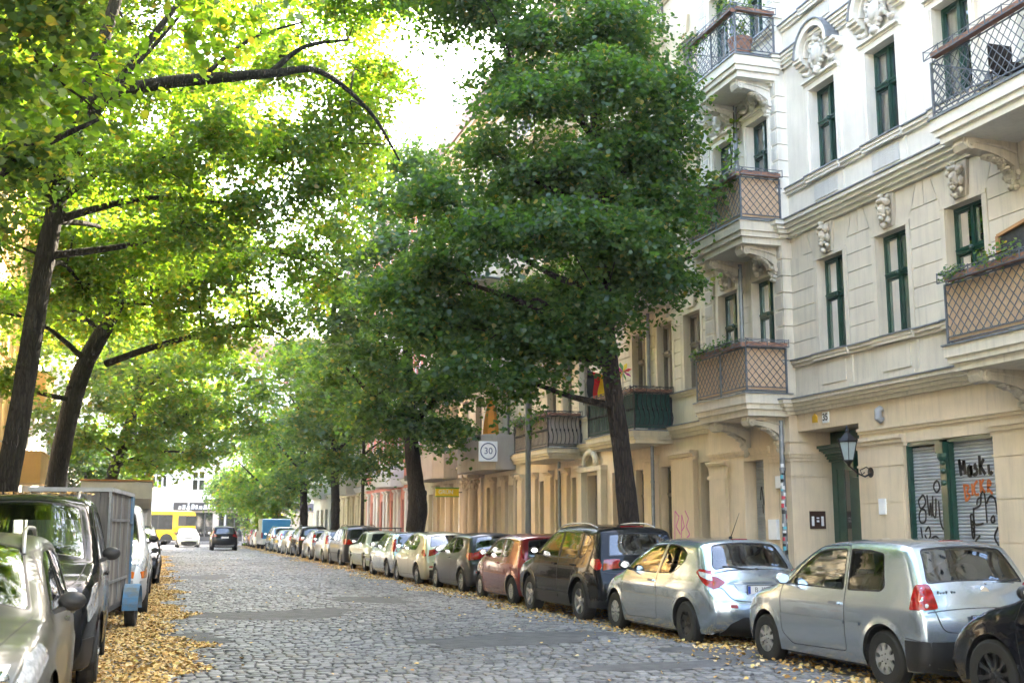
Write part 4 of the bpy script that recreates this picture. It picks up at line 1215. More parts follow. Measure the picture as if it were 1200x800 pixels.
# closed orange parasol on the balcony
pr = empty('parasol', (12.5, 43.4, 4.1)); tag(pr, 'closed orange parasol standing on the solid taupe balcony', 'parasol')
b = MB(); b.lathe([(.03,0),(.03,.9)], (0,0,0), 'z', 8); b.build('pole', MT['brownwood'], pr, org=(0,0,0))
b = MB(); b.lathe([(.0,.85),(.26,.9),(.27,1.3),(.2,1.9),(.10,2.4),(.03,2.6),(0,2.62)], (0,0,0), 'z', 14)
for i, v in enumerate(b.v): k = 1+.13*math.sin(i % 14*PI); b.v[i] = (v[0]*(1+.18*(i % 2)), v[1]*(1+.18*(i % 2)), v[2])
b.build('canopy', M('orange_canvas', (.72,.25,.03), .85, var=.15), pr, org=(0,0,0), smooth=.4)
# yellow-green projecting sign
gs = empty('shop_sign', (11.75, 49.6, 3.12)); tag(gs, 'small yellow and green projecting sign over a doorway left of the columns', 'sign')
b = MB(); b.box(0, 1.05, -.07, .07, -.2, .2); b.build('sign_box', M('sign_yellow', (.75,.55,.02), .4, var=.1), gs, org=(0,0,0))
b = MB(); b.box(-.01, 1.06, -.08, .08, .16, .21); b.box(-.01, 1.06, -.08, .08, -.21, -.17); b.build('frame', M('sign_green', (.03,.25,.05), .4, var=.1), gs, org=(0,0,0))
link('lettering', text_mesh('GRÜN', .24, M('sign_letter', (.75,.8,.7), .4, var=0), font_bold=True), gs, (.45, -.073, 0), (R(90), 0, 0))
b = MB(); b.box(1.05, 1.4, -.02, .02, -.02, .02); b.build('bracket', MT['darkiron'], gs, org=(0,0,0))
# flag and pinwheel on the green balcony
fl = empty('flag', (11.86, 31.0, 5.0), R(8)); tag(fl, 'black red and gold flag hung at the far end of the green clad balcony', 'flag')
b = MB(); b.tube([(0,0,-.1),(-.05,0,1.2)], .012, 6); b.build('pole', MT['brownwood'], fl, org=(0,0,0))
for nm, c, u0, u1 in (('black_stripe', (.01,.01,.01), 0, .2), ('red_stripe', (.55,.01,.01), .2, .4), ('gold_stripe', (.75,.45,.01), .4, .6)):
    b = MB(); n = 8
    for i in range(n):
        for j in range(2):
            pass
    z = [1.15-.9*i/n for i in range(n+1)]
    def P(u, i): return (u+.03*math.sin(i*.9), .05*math.sin(u*12+i*.6), z[i]-u*.25)
    for i in range(n): b.quad(P(u0, i), P(u0, i+1), P(u1, i+1), P(u1, i))
    b.build(nm, M('flag_'+nm, c, .8, var=.05), fl, org=(0,0,0))
pw = empty('pinwheel', (11.9, 28.4, 5.0)); tag(pw, 'colourful spinning toy wheel on a stick above the green clad balcony', 'pinwheel')
b = MB(); b.tube([(0,0,0),(0,0,.75)], .012, 6); b.build('stick', MT['brownwood'], pw, org=(0,0,0))
for k in range(8):
    b = MB(); a = 2*PI*k/8; b.poly([(0, -.03, .75), (.14*math.cos(a), -.05, .75+.14*math.sin(a)), (.27*math.cos(a+.3), -.02, .75+.27*math.sin(a+.3)), (.2*math.cos(a+.55), .02, .75+.2*math.sin(a+.55))])
    b.build('vane', M('vane%d' % k, [(.7,.05,.05),(.75,.5,.02),(.1,.35,.1),(.6,.05,.3)][k % 4], .5, var=0), pw, org=(0,0,0))

# --- C : pink house, D : cream houses further on
y0 = 58.
C1 = row_house('apartment_house', 'salmon pink house with white pilaster stripes on the ground floor behind the second tree', (13.1, y0, .11), 0, 17, [1.6, 3.6, 6.0, 8.2, 10.4, 12.8, 15.2], None, 'pink', 'stucco_white', wm='whitewood',
     ground=[(1.2,2.2,3.0),(4.4,5.4,3.0),(7.6,8.6,3.),(10.8,11.8,3.),(14,15,3.)], gm='pink', z1f=4.1)
ground_windows(C1, [(1.2,2.2),(4.4,5.4),(7.6,8.6),(10.8,11.8),(14,15)], 3., 'whitewood')
pilasters(C1, [(.2,.75),(2.6,3.1),(3.6,4.1),(5.8,6.3),(6.8,7.3),(9.0,9.5),(10.0,10.5),(12.2,12.7),(13.2,13.7),(15.4,15.9)], 3.6, 'stucco_white')
for k in range(3): solid_balcony(C1, 5, 9, -1.2, 3.7+3.75*k, 4.8+3.75*k, 'stucco_white')
D1 = row_house('apartment_house', 'cream house between the pink house and the far crossing', (13.1, 75., .11), 0, 14, [1.5+2*i for i in range(6)], None, 'yellow', 'stucco_white', wm='whitewood', ground=[(1+2.2*i, 2+2.2*i, 3.) for i in range(5)], z1f=4.1, detail=0)
ground_windows(D1, [(1+2.2*i, 2+2.2*i) for i in range(5)], 3., 'whitewood')
pilasters(D1, [(.3+2.2*i, .75+2.2*i) for i in range(6)], 3.6, 'yellow')
for k in range(3): solid_balcony(D1, 4, 8, -1.2, 3.7+3.75*k, 4.8+3.75*k, 'stucco_white')
D2 = row_house('apartment_house', 'white corner house on the right just before the crossing', (13.1, 89., .11), 0, 12.5, [1.5+2.2*i for i in range(5)], None, 'stucco_white', 'ivory', wm='whitewood', ground=[(1+2.6*i, 2.6+2.6*i, 2.9) for i in range(4)], z1f=4.0, detail=0, nf=3)
ground_windows(D2, [(1+2.6*i, 2.6+2.6*i) for i in range(4)], 2.9, 'brownwood')
for k in range(2): solid_balcony(D2, 4, 8, -1.2, 3.7+3.75*k, 4.8+3.75*k, 'ivory')

# ================================================================== left side of the street (rotated half a turn)
def left_house(lab, Y1, Ln, **kw): return row_house('apartment_house', lab, (XL, Y1, .11), PI, Ln, **kw)
E0 = left_house('grey house on the left beside and behind the camera', 22, 34, cols=[2+3*i for i in range(11)], floors=None, wallm='pale_grey', trim='ivory', wm='whitewood', ground=[(2+4*i, 4+4*i, 2.9) for i in range(8)], detail=0)
E1b = left_house('cream house on the left between the camera and the orange house', 45, 23, cols=[2+2.5*i for i in range(9)], floors=None, wallm='yellow_dim', trim='ivory', wm='whitewood', ground=[(2+4*i, 4+4*i, 2.9) for i in range(5)], detail=0)
E1 = left_house('orange yellow house on the left behind the two big trunks', 62, 17, cols=[2+2.5*i for i in range(6)], floors=None, wallm='orange', trim='orange', wm='whitewood', ground=[(1.5+3*i, 3+3*i, 2.9) for i in range(5)], gm='pale_grey', hoods=False, detail=0)
ground_windows(E1, [(1.5+3*i, 3+3*i) for i in range(5)], 2.9, 'whitewood')
for k in range(4): solid_balcony(E1, .8, 4.8, -1.35, 3.5+3.75*k, 4.9+3.75*k, 'orange', 'orange box balcony at the end of the house', ch=.05)
E2 = left_house('pale grey and white house on the left with arched porch', 82, 20, cols=[1.5+2.4*i for i in range(8)], floors=None, wallm='pale_grey', trim='stucco_white', wm='whitewood', ground=[(1.2+3*i, 2.6+3*i, 3.0) for i in range(6)], gm='stucco_white', detail=0)
ground_windows(E2, [(1.2+3*i, 2.6+3*i) for i in range(6)], 3., 'whitewood')
for k in range(4):
    solid_balcony(E2, 14.5, 18.5, -1.3, 3.7+3.75*k, 4.7+3.75*k, 'stucco_white'); solid_balcony(E2, 4.5, 8.5, -1.3, 3.7+3.75*k, 4.7+3.75*k, 'stucco_white')
E3 = left_house('white corner house on the left before the crossing', 101, 19, cols=[1.5+2.4*i for i in range(7)], floors=None, wallm='stucco_white', trim='ivory', wm='whitewood', ground=[(1.2+3*i, 2.6+3*i, 3.0) for i in range(5)], detail=0)
for k in range(3): solid_balcony(E3, 4.5, 8.5, -1.3, 3.7+3.75*k, 4.7+3.75*k, 'stucco_white')

# ================================================================== house block across the far end (faces -Y)
def end_house(lab, x1, Ln, **kw): return row_house('apartment_house', lab, (x1, 123.8, .11), PI/2, Ln, **kw)
dk = 'taupe'
F1 = end_house('grey rendered house with red shop sign behind the yellow bus', 1.6, 16, cols=[1.2,2.3,3.4,7,8.1,9.2,13], floors=None, wallm='pale_grey', trim='stucco_white', wm='whitewood', ground=[(.6,4.6,2.9),(5.4,9.4,2.9),(10.2,14.2,2.9)], gm='pale_grey', hoods=False, detail=0, z1f=4.6, fh=3.6, nf=4)
F2 = end_house('white house with dark shop fronts at the end of the street', 17.6, 16, cols=[1.6,4.6,7.6,10.6,13.6], floors=None, wallm='stucco_white', trim='stucco_white', wm='whitewood', ground=[(.6,3.8,3.),(4.4,7.6,3.),(8.2,11.4,3.),(12,15.2,3.)], gm='taupe', hoods=False, detail=0, z1f=4.3, fh=3.6, nf=4, WW=1.3)
F3 = end_house('cream house at the far right end beyond the crossing', 37.6, 20, cols=[2+2.5*i for i in range(7)], floors=None, wallm='yellow', trim='stucco_white', wm='whitewood', ground=[(.6+4*i,3.8+4*i,3.) for i in range(4)], gm='taupe', hoods=False, detail=0, nf=4)
F4 = end_house('ivory house at the far left end beyond the crossing', -14.4, 24, cols=[2+2.5*i for i in range(9)], floors=None, wallm='ivory', trim='stucco_white', wm='whitewood', ground=[(.6+4*i,3.8+4*i,3.) for i in range(5)], gm='taupe', hoods=False, detail=0, nf=4)
for H, lst in ((F1, [(.6,4.6),(5.4,9.4),(10.2,14.2)]), (F2, [(.6,3.8),(4.4,7.6),(8.2,11.4),(12,15.2)])):
    for ya, yb in lst:
        b = MB(); b.box(.2, .26, ya, yb, .0, .5); 
        for k in range(5): yy = ya+(yb-ya)*k/4; b.box(.17, .28, yy-.05, yy+.05, 0, 2.95)
        s = H.part('shop_front', b, MT['darkiron'])
        b = MB(); b.quad((.22, ya, .5), (.22, ya, 2.95), (.22, yb, 2.95), (.22, yb, .5)); H.part('shop_window', b, MT['carglassdark'], s)
# fascia boards and lettering, reading towards the camera
def fascia(H, ya, yb, z0, z1, col, txt=None, tcol=(.8,.8,.8), size=.5, cx=None):
    b = MB(); b.box(-.2, 0, ya, yb, z0, z1); f = H.part('shop_fascia', b, M('fascia', col, .5, var=.08))
    if txt:
        me = text_mesh(txt, size, M('fascia_letter', tcol, .5, var=0), font_bold=True)
        link('lettering', me, f, (-.205, cx if cx is not None else (ya+yb)/2, (z0+z1)/2), (R(90), 0, R(-90)))
fascia(F1, .6, 5.0, 3.12, 3.85, (.72,.72,.72)); fascia(F1, 1.9, 5.0, 3.13, 3.84, (.62,.02,.03), '& Games', size=.62) if False else None
b = MB(); b.box(-.26, -.2, 2.6, 5.2, 3.15, 3.82); f = F1.part('shop_fascia', b, M('red_fascia', (.62,.03,.04), .5, var=.05)); f['label'] = 'red shop sign reading & Games'
link('lettering', text_mesh('& Games', .6, MT['white'], font_bold=True), f, (-.265, 3.9, 3.48), (R(90), 0, R(-90)))
fascia(F2, 9.2, 16.0, 3.15, 3.95, (.02,.02,.022)); fascia(F2, .2, 7.4, 3.15, 3.95, (.03,.03,.05))
b = MB(); rs = random.Random(4); y = 9.8
while y < 15.6:   # white strokes of a script sign too blurred to read
    w = rs.uniform(.18,.42); b.box(-.215, -.2, y, y+w*.75, 3.32, 3.32+rs.uniform(.25,.5)); b.box(-.215,-.2, y, y+w, 3.30, 3.38); y += w+.08
F2.part('sign_script', b, MT['white'])
fo = F2.part('sign_lamp', (lambda q: (q.box(-.3,-.2,8.2,8.4,3.3,3.5), q)[1])(MB()), MT['darkiron'])
link('lettering', text_mesh('OUI', .62, MT['white'], font_bold=True), F2.root, (-.205, 5.6, 3.55), (R(90), 0, R(-90)))

G1 = row_house('apartment_house', 'plain unseen house added behind the camera to close the street in reflections', (-12, -34, .11), -PI/2, 30, [2+2.5*i for i in range(11)], None, 'pale_grey', 'ivory', wm='whitewood', detail=0)  # added out of view to keep bright sky out of the car reflections
# ------------------------------------------------------------------ vehicles
def cr(pts, k=6):
    """Catmull-Rom; a point with a third value 1 is a corner"""
    out = []; n = len(pts)
    for i in range(n-1):
        p1, p2 = pts[i], pts[i+1]
        p0 = pts[i-1] if i > 0 and len(p1) < 3 else p1
        p3 = pts[i+2] if i+2 < n and len(p2) < 3 else p2
        m = max(1, min(k, int(math.hypot(p2[0]-p1[0], p2[1]-p1[1])/.035)+1))
        for j in range(m):
            t = j/m
            out.append(tuple(.5*((2*p1[a])+(-p0[a]+p2[a])*t+(2*p0[a]-5*p1[a]+4*p2[a]-p3[a])*t*t+(-p0[a]+3*p1[a]-3*p2[a]+p3[a])*t**3) for a in (0,1)))
    out.append(tuple(pts[-1][:2])); return out
def rounded(poly, r=.04, k=4):
    out = []; n = len(poly)
    for i in range(n):
        p = Vector(poly[i][:2]); a = Vector(poly[i-1][:2])-p; c = Vector(poly[(i+1) % n][:2])-p
        rr = min(r, a.length*.45, c.length*.45); a.normalize(); c.normalize()
        s, e = p+a*rr, p+c*rr
        for j in range(k+1):
            t = j/k; q = s*(1-t)**2+p*2*t*(1-t)+e*t*t; out.append((q.x, q.y))
    return out
def resample(poly, d, closed=True):
    out = []; n = len(poly)
    for i in range(n if closed else n-1):
        a, c = poly[i], poly[(i+1) % n]; l = math.hypot(c[0]-a[0], c[1]-a[1]); m = max(1, int(l/d))
        for j in range(m): out.append((a[0]+(c[0]-a[0])*j/m, a[1]+(c[1]-a[1])*j/m))
    if not closed: out.append(poly[-1])
    return out
def inset_poly(poly, d):
    n = len(poly); A = sum(poly[i][0]*poly[(i+1)%n][1]-poly[(i+1)%n][0]*poly[i][1] for i in range(n)); s = 1 if A > 0 else -1
    out = []
    for i in range(n):
        p0, p1, p2 = (Vector(poly[(i+j-1) % n]) for j in (0,1,2))
        d1 = (p1-p0); d2 = (p2-p1)
        if d1.length < 1e-7 or d2.length < 1e-7: out.append(poly[i]); continue
        n1 = Vector((-d1.y, d1.x)).normalized()*s; n2 = Vector((-d2.y, d2.x)).normalized()*s
        m = (n1+n2); m = m/max(.3, m.length_squared/2) if m.length > 1e-6 else n1
        out.append((p1.x+m.x*d, p1.y+m.y*d))
    return out
def cdt(points, loops):
    """points: extra free points; loops: closed polylines. returns coords, tris"""
    V = []; Ed = []
    for lp in loops:
        n = len(V); k = len(lp); V += [Vector(p) for p in lp]; Ed += [(n+i, n+(i+1) % k) for i in range(k)]
    V += [Vector(p) for p in points]
    r = delaunay_2d_cdt(V, Ed, [], 0, 1e-6)
    return np.array([(v.x, v.y) for v in r[0]]), np.array([t for t in r[2] if len(t) == 3])

class Surf:
    def __init__(s, sp):
        s.sp = sp; s.L, s.W = sp['L'], sp['W']
        E = cr(sp['prof'], 7); E = resample(E, sp.get('res', .045), False)
        s.E = np.array(E); d = np.diff(s.E, axis=0)
        s.u = np.concatenate([[0], np.cumsum(np.hypot(d[:,0], d[:,1]))])
        t = np.gradient(s.E, axis=0); t /= np.linalg.norm(t, axis=1, keepdims=True)
        t2 = t.copy(); t2[1:-1] = (t[:-2]+2*t[1:-1]+t[2:])/4; t = t2/np.linalg.norm(t2, axis=1, keepdims=True)
        s.n = np.stack([-t[:,1], t[:,0]], 1)       # outward: rear->roof->front path turning, left normal
        ctr = s.E.mean(0)
        if ((s.E-ctr)*s.n).sum() < 0: s.n *= -1
        s.r = sp.get('fil', .075)
        s.ip = s.E[:,1].argmax()
        s.iz = sp['inset']
        s.we_ = np.array([s.half0(y, z) for y, z in s.E]) - s.r
        s.b = np.abs(s.n[:,0])**1.5*np.where(s.E[:,0] < s.L/2, sp.get('bulge_r', .09), sp.get('bulge_f', .15)) + np.abs(s.n[:,1])*sp.get('bulge_t', .035)
        hz = s.E[:,1]; s.b *= np.where(hz > sp.get('belt', .95)+.1, np.where(np.abs(s.n[:,0]) > .5, .62, 1.), 1.)
        for _ in range(3): s.b[1:-1] = (s.b[:-2]+2*s.b[1:-1]+s.b[2:])/4
    def half0(s, y, z):
        zi = np.interp(z, [a for a, _ in s.iz], [b for _, b in s.iz])
        t = (y-s.L/2)/(s.L/2)
        cf, cb = s.sp.get('taper_f', .12), s.sp.get('taper_r', .07)
        tp = np.where(t > 0, cf*np.abs(t)**4.5, cb*np.abs(t)**4.5)
        return s.W/2 - zi - tp
    def dist(s, y, z):
        P = np.stack([np.atleast_1d(y), np.atleast_1d(z)], 1); out = np.full(len(P), 9.)
        A, B = s.E[:-1], s.E[1:]; D = B-A; l2 = (D**2).sum(1)+1e-12
        for i0 in range(0, len(P), 2000):
            q = P[i0:i0+2000]; t = np.clip(((q[:,None]-A[None])*D[None]).sum(2)/l2, 0, 1)
            c = A[None]+t[:,:,None]*D[None]; out[i0:i0+2000] = np.sqrt(((q[:,None]-c)**2).sum(2)).min(1)
        return out
    def side(s, y, z):
        y = np.atleast_1d(y).astype(float); z = np.atleast_1d(z).astype(float)
        d = np.clip(s.dist(y, z), 0, s.r)
        x = s.half0(y, z) - s.r*(1-np.sqrt(np.clip(1-(1-d/s.r)**2, 0, 1)))
        for (yc, zc, ra) in s.sp['arches']:   # flared lips
            dd = np.hypot(y-yc, z-zc)-ra
            x = x + s.sp.get('flare', .012)*np.exp(-(dd/.035)**2)
        cz = s.sp.get('crease')
        if cz: x = x + .010*np.exp(-((z-cz)/.03)**2)*np.clip((s.dist(y, z)-.05)/.1, 0, 1)
        return x
    def strip(s, u, v):
        y = np.interp(u, s.u, s.E[:,0]); z = np.interp(u, s.u, s.E[:,1])
        ny = np.interp(u, s.u, s.n[:,0]); nz = np.interp(u, s.u, s.n[:,1]); we = np.interp(u, s.u, s.we_); b = np.interp(u, s.u, s.b)
        k = b*(1-np.abs(v)**2.4)
        return v*we, y+ny*k, z+nz*k
    def u_rear(s, z): return np.interp(z, np.maximum.accumulate(s.E[:s.ip+1,1]), s.u[:s.ip+1])
    def u_front(s, z):
        zz = np.minimum.accumulate(s.E[s.ip:,1]); return np.interp(-np.asarray(z), -zz, s.u[s.ip:])
    def u_top(s, y): 
        m = (s.n[:,1] > .15); return np.interp(y, s.E[m][:,0], s.u[m])
    def point(s, kind, a, b, off=0., sg=1):
        """kind side: (y,z); rear/front: (x,z); top: (x,y). returns xyz arrays offset along the normal"""
        a = np.atleast_1d(a).astype(float); b = np.atleast_1d(b).astype(float)
        if kind == 'side':
            zr = np.maximum.accumulate(s.E[:s.ip+1,1]); zf = np.minimum.accumulate(s.E[s.ip:,1])
            lo = np.interp(b, zr, s.E[:s.ip+1,0]); hi = np.interp(-b, -zf, s.E[s.ip:,0])
            cl_ = (a < lo+.002) | (a > hi-.002); a = np.clip(a, lo+1e-5, hi-1e-5)
            f = lambda p, q: np.stack([sg*s.side(p, q), p, q], 1); P = f(a, b); e = 4e-3
            i1 = (a+e < hi)*1.; i0 = (a-e > lo)*1.
            T1 = f(a+e*i1, b)-f(a-e*i0, b); T2 = f(a, b+e)-f(a, b-e)
        else:
            uf = {'rear': s.u_rear, 'front': s.u_front, 'top': s.u_top}[kind]
            def f(p, q):
                u = uf(q); we = np.interp(u, s.u, s.we_); X, Y, Z = s.strip(u, np.clip(p/we, -1, 1)); return np.stack([X, Y, Z], 1)
            e = 6e-3; P = f(a, b); T1 = f(a+e, b)-f(a-e, b); T2 = f(a, b+e)-f(a, b-e)
        Nn = np.cross(T1, T2); l = np.linalg.norm(Nn, axis=1, keepdims=True); Nn = Nn/np.where(l < 1e-12, 1, l)
        c = np.array([0, s.L/2, .7]); sgn = np.sign(((P-c)*Nn*np.array([1,1,1.2])).sum(1)); sgn[sgn == 0] = 1
        if kind == 'side': sgn = np.sign(Nn[:,0]*sg); sgn[sgn == 0] = 1
        # one shared normal along the seam between side and end sheets
        if kind == 'side': k_ = cl_; uu = np.where(a < s.L/2, s.u_rear(b), s.u_front(b)); xs = np.full(len(a), float(sg))
        else: uu = uf(b); k_ = np.abs(a) >= np.interp(uu, s.u, s.we_)*.999; xs = np.sign(a)
        if k_.any():
            m_ = np.stack([xs*.6, np.interp(uu, s.u, s.n[:,0]), np.interp(uu, s.u, s.n[:,1])], 1); m_ /= np.linalg.norm(m_, axis=1, keepdims=True)
            Nn[k_] = m_[k_]; sgn = np.array(sgn, float); sgn[k_] = 1
        return P + Nn*sgn[:,None]*off

def build_car(sp, name='parked_car', paintm=None, dark=False, label=None, group='cars parked along the kerb', cat='car'):
    """car frame: x to its right, y forward (0 at the rear bumper), origin on the ground at mid-length"""
    S = Surf(sp); L_, W_ = sp['L'], sp['W']
    root = empty(name, (0,0,0)); tag(root, label, cat, group)
    off = np.array([0, -L_/2, 0])
    zs = sp.get('sill', .2)
    wr = sp['wr']; arches = sp['arches']          # [(y, z, radius)] rear, front
    # ---- side domain
    Eo = [tuple(p) for p in S.E]
    bottom = []
    ar = sorted(arches, key=lambda a: -a[0])
    for (yc, zc, ra) in ar:
        h = zs+.0-zc; dx = math.sqrt(max(ra*ra-h*h, .01)); a0 = math.atan2(h, dx); 
        st = math.atan2(h, dx); en = PI-st
        bottom.append([(yc+ra*math.cos(st+(en-st)*k/20), zc+ra*math.sin(st+(en-st)*k/20)) for k in range(21)])
    path = [(Eo[-1][0], zs)] if Eo[-1][1] > zs+.02 else []
    bt = path + bottom[0] + bottom[1] + ([(Eo[0][0], zs)] if Eo[0][1] > zs+.02 else [])
    bt2 = []
    prev = Eo[-1]
    for p in bt+[Eo[0]]:
        l = math.hypot(p[0]-prev[0], p[1]-prev[1]); m = max(1, int(l/.08))
        for j in range(1, m+1): bt2.append((prev[0]+(p[0]-prev[0])*j/m, prev[1]+(p[1]-prev[1])*j/m))
        prev = p
    outline = Eo + bt2[:-1]
    wins = [resample(rounded(w, .035), .05) for w in sp['windows']]
    doors = [resample(rounded(d, .05), .05) for d in sp.get('doors', [])]
    loops = [outline]
    for w in wins: loops += [w, inset_poly(w, .016)]
    loops += doors
    pts = []
    for d in (.006, .016, .032, .052, .078):
        q = S.E - S.n*d; q = q[::2 if d > .03 else 1]; dd = S.dist(q[:,0], q[:,1])
        k = (dd > d*.93) & in_poly(q[:,0], q[:,1], outline); pts += [tuple(p) for p in q[k]]
    for (yc, zc, ra) in arches:
        for rr in (ra+.02, ra+.045, ra+.08):
            for k in range(17): pts.append((yc+rr*math.cos(PI*k/16), zc+rr*math.sin(PI*k/16)))
    g = sp.get('grid', .075)
    gy, gz = np.meshgrid(np.arange(.05, L_, g), np.arange(zs+.03, 2.9, g)); gy = gy.ravel()+np.random.default_rng(1).uniform(-.004,.004,gy.size); gz = gz.ravel()
    dd = S.dist(gy, gz); k = (dd > .095) & in_poly(gy, gz, outline)
    pts += [(a, c) for a, c in zip(gy[k], gz[k])]
    pa = np.array(pts); pts = [tuple(p) for p in pa[in_poly(pa[:,0], pa[:,1], outline)]]
    C2, T = cdt(pts, loops)
    cen = C2[T].mean(1); ins = in_poly(cen[:,0], cen[:,1], outline); T, cen = T[ins], cen[ins]
    tg = np.zeros(len(T), int)                     # 0 body 1 trim 2 glass(side) 3 windscreen 4 rear window 10+ door
    for i, d in enumerate(doors): tg[in_poly(cen[:,0], cen[:,1], d)] = 10+i
    for w in wins:
        tg[in_poly(cen[:,0], cen[:,1], w)] = 1; tg[in_poly(cen[:,0], cen[:,1], inset_poly(w, .016))] = 2
    tb = [('bodytrim', sp.get('clad'))]
    x = S.side(C2[:,0], C2[:,1])
    # exact silhouettes on the outline so both sheets meet
    key = {(round(p[0], 6), round(p[1], 6)): i for i, p in enumerate(Eo)}
    for i, p in enumerate(C2):
        kk = (round(p[0], 6), round(p[1], 6))
        if kk in key: x[i] = S.we_[key[kk]]
    V = [np.stack([x, C2[:,0], C2[:,1]], 1), np.stack([-x, C2[:,0], C2[:,1]], 1)]
    F = [T, T[:, ::-1]+len(x)]; G = [tg, tg+100]
    # ---- strip domain (u, .75 v)
    nv = sp.get('nv', 17); vs = np.linspace(-1, 1, nv); vs = np.sign(vs)*np.abs(vs)**.85
    sw = .75
    bound = [(uu, -sw) for uu in S.u] + [(S.u[-1], v*sw) for v in vs[1:-1]] + [(uu, sw) for uu in S.u[::-1]] + [(S.u[0], v*sw) for v in vs[1:-1][::-1]]
    loops = [bound]; feats = []
    for kind, tagid, poly in (('rear', 4, sp.get('rear_window')), ('front', 3, sp.get('windscreen'))):
        if not poly: continue
        full = [(-a, c) for a, c in poly] + [(a, c) for a, c in poly[::-1]]
        full = resample(rounded(full, .05), .05)
        uf = S.u_rear if kind == 'rear' else S.u_front
        q = []
        for a, c in full:
            uu = float(uf(c)); we = float(np.interp(uu, S.u, S.we_)); q.append((uu, max(-.985, min(.985, a/we))*sw))
        loops += [q, inset_poly(q, .018)]; feats.append((tagid, q))
    pts = [(uu, v*sw) for uu in S.u[1:-1:2] for v in vs[1:-1]]
    D2, T2 = cdt(pts, loops); cen = D2[T2].mean(1); ins = in_poly(cen[:,0], cen[:,1], bound); T2 = T2[ins]; cen = cen[ins]
    tg2 = np.zeros(len(T2), int)
    for tid, q in feats:
        tg2[in_poly(cen[:,0], cen[:,1], q)] = 1; tg2[in_poly(cen[:,0], cen[:,1], inset_poly(q, .018))] = tid
    X, Y, Z = S.strip(D2[:,0], D2[:,1]/sw)
    n0 = 2*len(x); V.append(np.stack([X, Y, Z], 1)); F.append(T2+n0); G.append(tg2+200)
    V = np.concatenate(V)+off; F = np.concatenate(F); G = np.concatenate(G)
    # merge the sheets, orient, smooth normals
    me = bpy.data.meshes.new('tmp'); me.from_pydata(V.tolist(), [], F.tolist())
    at = me.attributes.new('g', 'INT', 'FACE'); at.data.foreach_set('value', G.astype(np.int32))
    import bmesh
    bm = bmesh.new(); bm.from_mesh(me); bmesh.ops.remove_doubles(bm, verts=bm.verts, dist=.0008); bmesh.ops.recalc_face_normals(bm, faces=bm.faces)
    bm.normal_update(); bm.verts.ensure_lookup_table()
    lay = bm.faces.layers.int['g']
    VV = np.array([v.co[:] for v in bm.verts]); NNv = np.array([v.normal[:] for v in bm.verts])
    FF = [(tuple(v.index for v in f.verts), f[lay]) for f in bm.faces]
    # outward check
    top = VV[:,2].argmax()
    flip = NNv[top, 2] < 0
    if flip: NNv = -NNv; FF = [(f[::-1], t) for f, t in FF]
    bm.free(); bpy.data.meshes.remove(me)
    pm = paintm; gl = MT['carglassdark'] if dark else MT['carglass']
    def emit(name, sel, mat, d=0., parent=None, flipn=False, clad=False):
        fs = [f for f, t in FF if sel(t)]
        if not fs: return None
        ids = sorted(set(i for f in fs for i in f)); mp = {i: k for k, i in enumerate(ids)}
        v = VV[ids]+NNv[ids]*d; nn = NNv[ids]
        m = bpy.data.meshes.new(name); fl = [tuple(mp[i] for i in (f[::-1] if flipn else f)) for f in fs]
        m.from_pydata(v.tolist(), [], fl)
        mats = mat if isinstance(mat, list) else [mat]
        for q in mats: m.materials.append(q)
        if len(mats) > 1:
            ce = np.array([VV[list(f)].mean(0) for f in fs]); 
            m.polygons.foreach_set('material_index', [clad(c_) for c_ in ce])
        m.polygons.foreach_set('use_smooth', [True]*len(fl))
        m.normals_split_custom_set_from_vertices((-nn if flipn else nn).tolist())
        return link(name, m, parent or root)
    cf = sp.get('clad')
    cladf = (lambda c_: 1 if cf(c_[0], c_[1]+L_/2, c_[2]) else 0) if cf else None
    bmats = [pm, MT['black']] if cf else pm
    emit('body', lambda t: t % 100 == 0 or t == 200, bmats, clad=cladf)
    nd = len(doors)
    for sd in (0, 100):
        for i in range(nd):
            do = emit('door', lambda t: t == sd+10+i, bmats, clad=cladf)
            if do is not None and sp.get('handles'):
                hy, hz = sp['handles'][i]; sg = 1 if sd == 0 else -1
                P = S.point('side', [hy], [hz], .0, sg)[0]+off
                b = MB(); b.box(P[0]+sg*.012, P[0]+sg*.035, P[1]-.085, P[1]+.085, P[2]-.014, P[2]+.014)
                b.box(P[0]-sg*.02, P[0]+sg*.02, P[1]-.085, P[1]-.06, P[2]-.012, P[2]+.012); b.box(P[0]-sg*.02, P[0]+sg*.02, P[1]+.06, P[1]+.085, P[2]-.012, P[2]+.012)
                b.build('handle', sp.get('handle_mat', pm), do, org=(0,0,0))
    emit('window_seal', lambda t: t in (1, 101, 201), MT['black'], -.002)
    emit('side_window', lambda t: t in (2,), gl, -.006); emit('side_window', lambda t: t in (102,), gl, -.006)
    emit('windscreen', lambda t: t == 203, gl, -.006); emit('rear_window', lambda t: t == 204, gl, -.006)
    if not dark:
        emit('headlining', lambda t: t % 100 in (0, 10, 11, 12, 1), MT['interior'], -.035, flipn=True)
    # underbody and wheel housings
    b = MB(); hw = W_/2-.10
    y0, y1 = arches[0][0]+arches[0][2]+.03, arches[1][0]-arches[1][2]-.03
    b.box(-hw, hw, y0-L_/2, y1-L_/2, zs-.03, zs+.12)
    b.box(-hw+.18, hw-.18, .14-L_/2, L_-.16-L_/2, zs-.02, zs+.10)
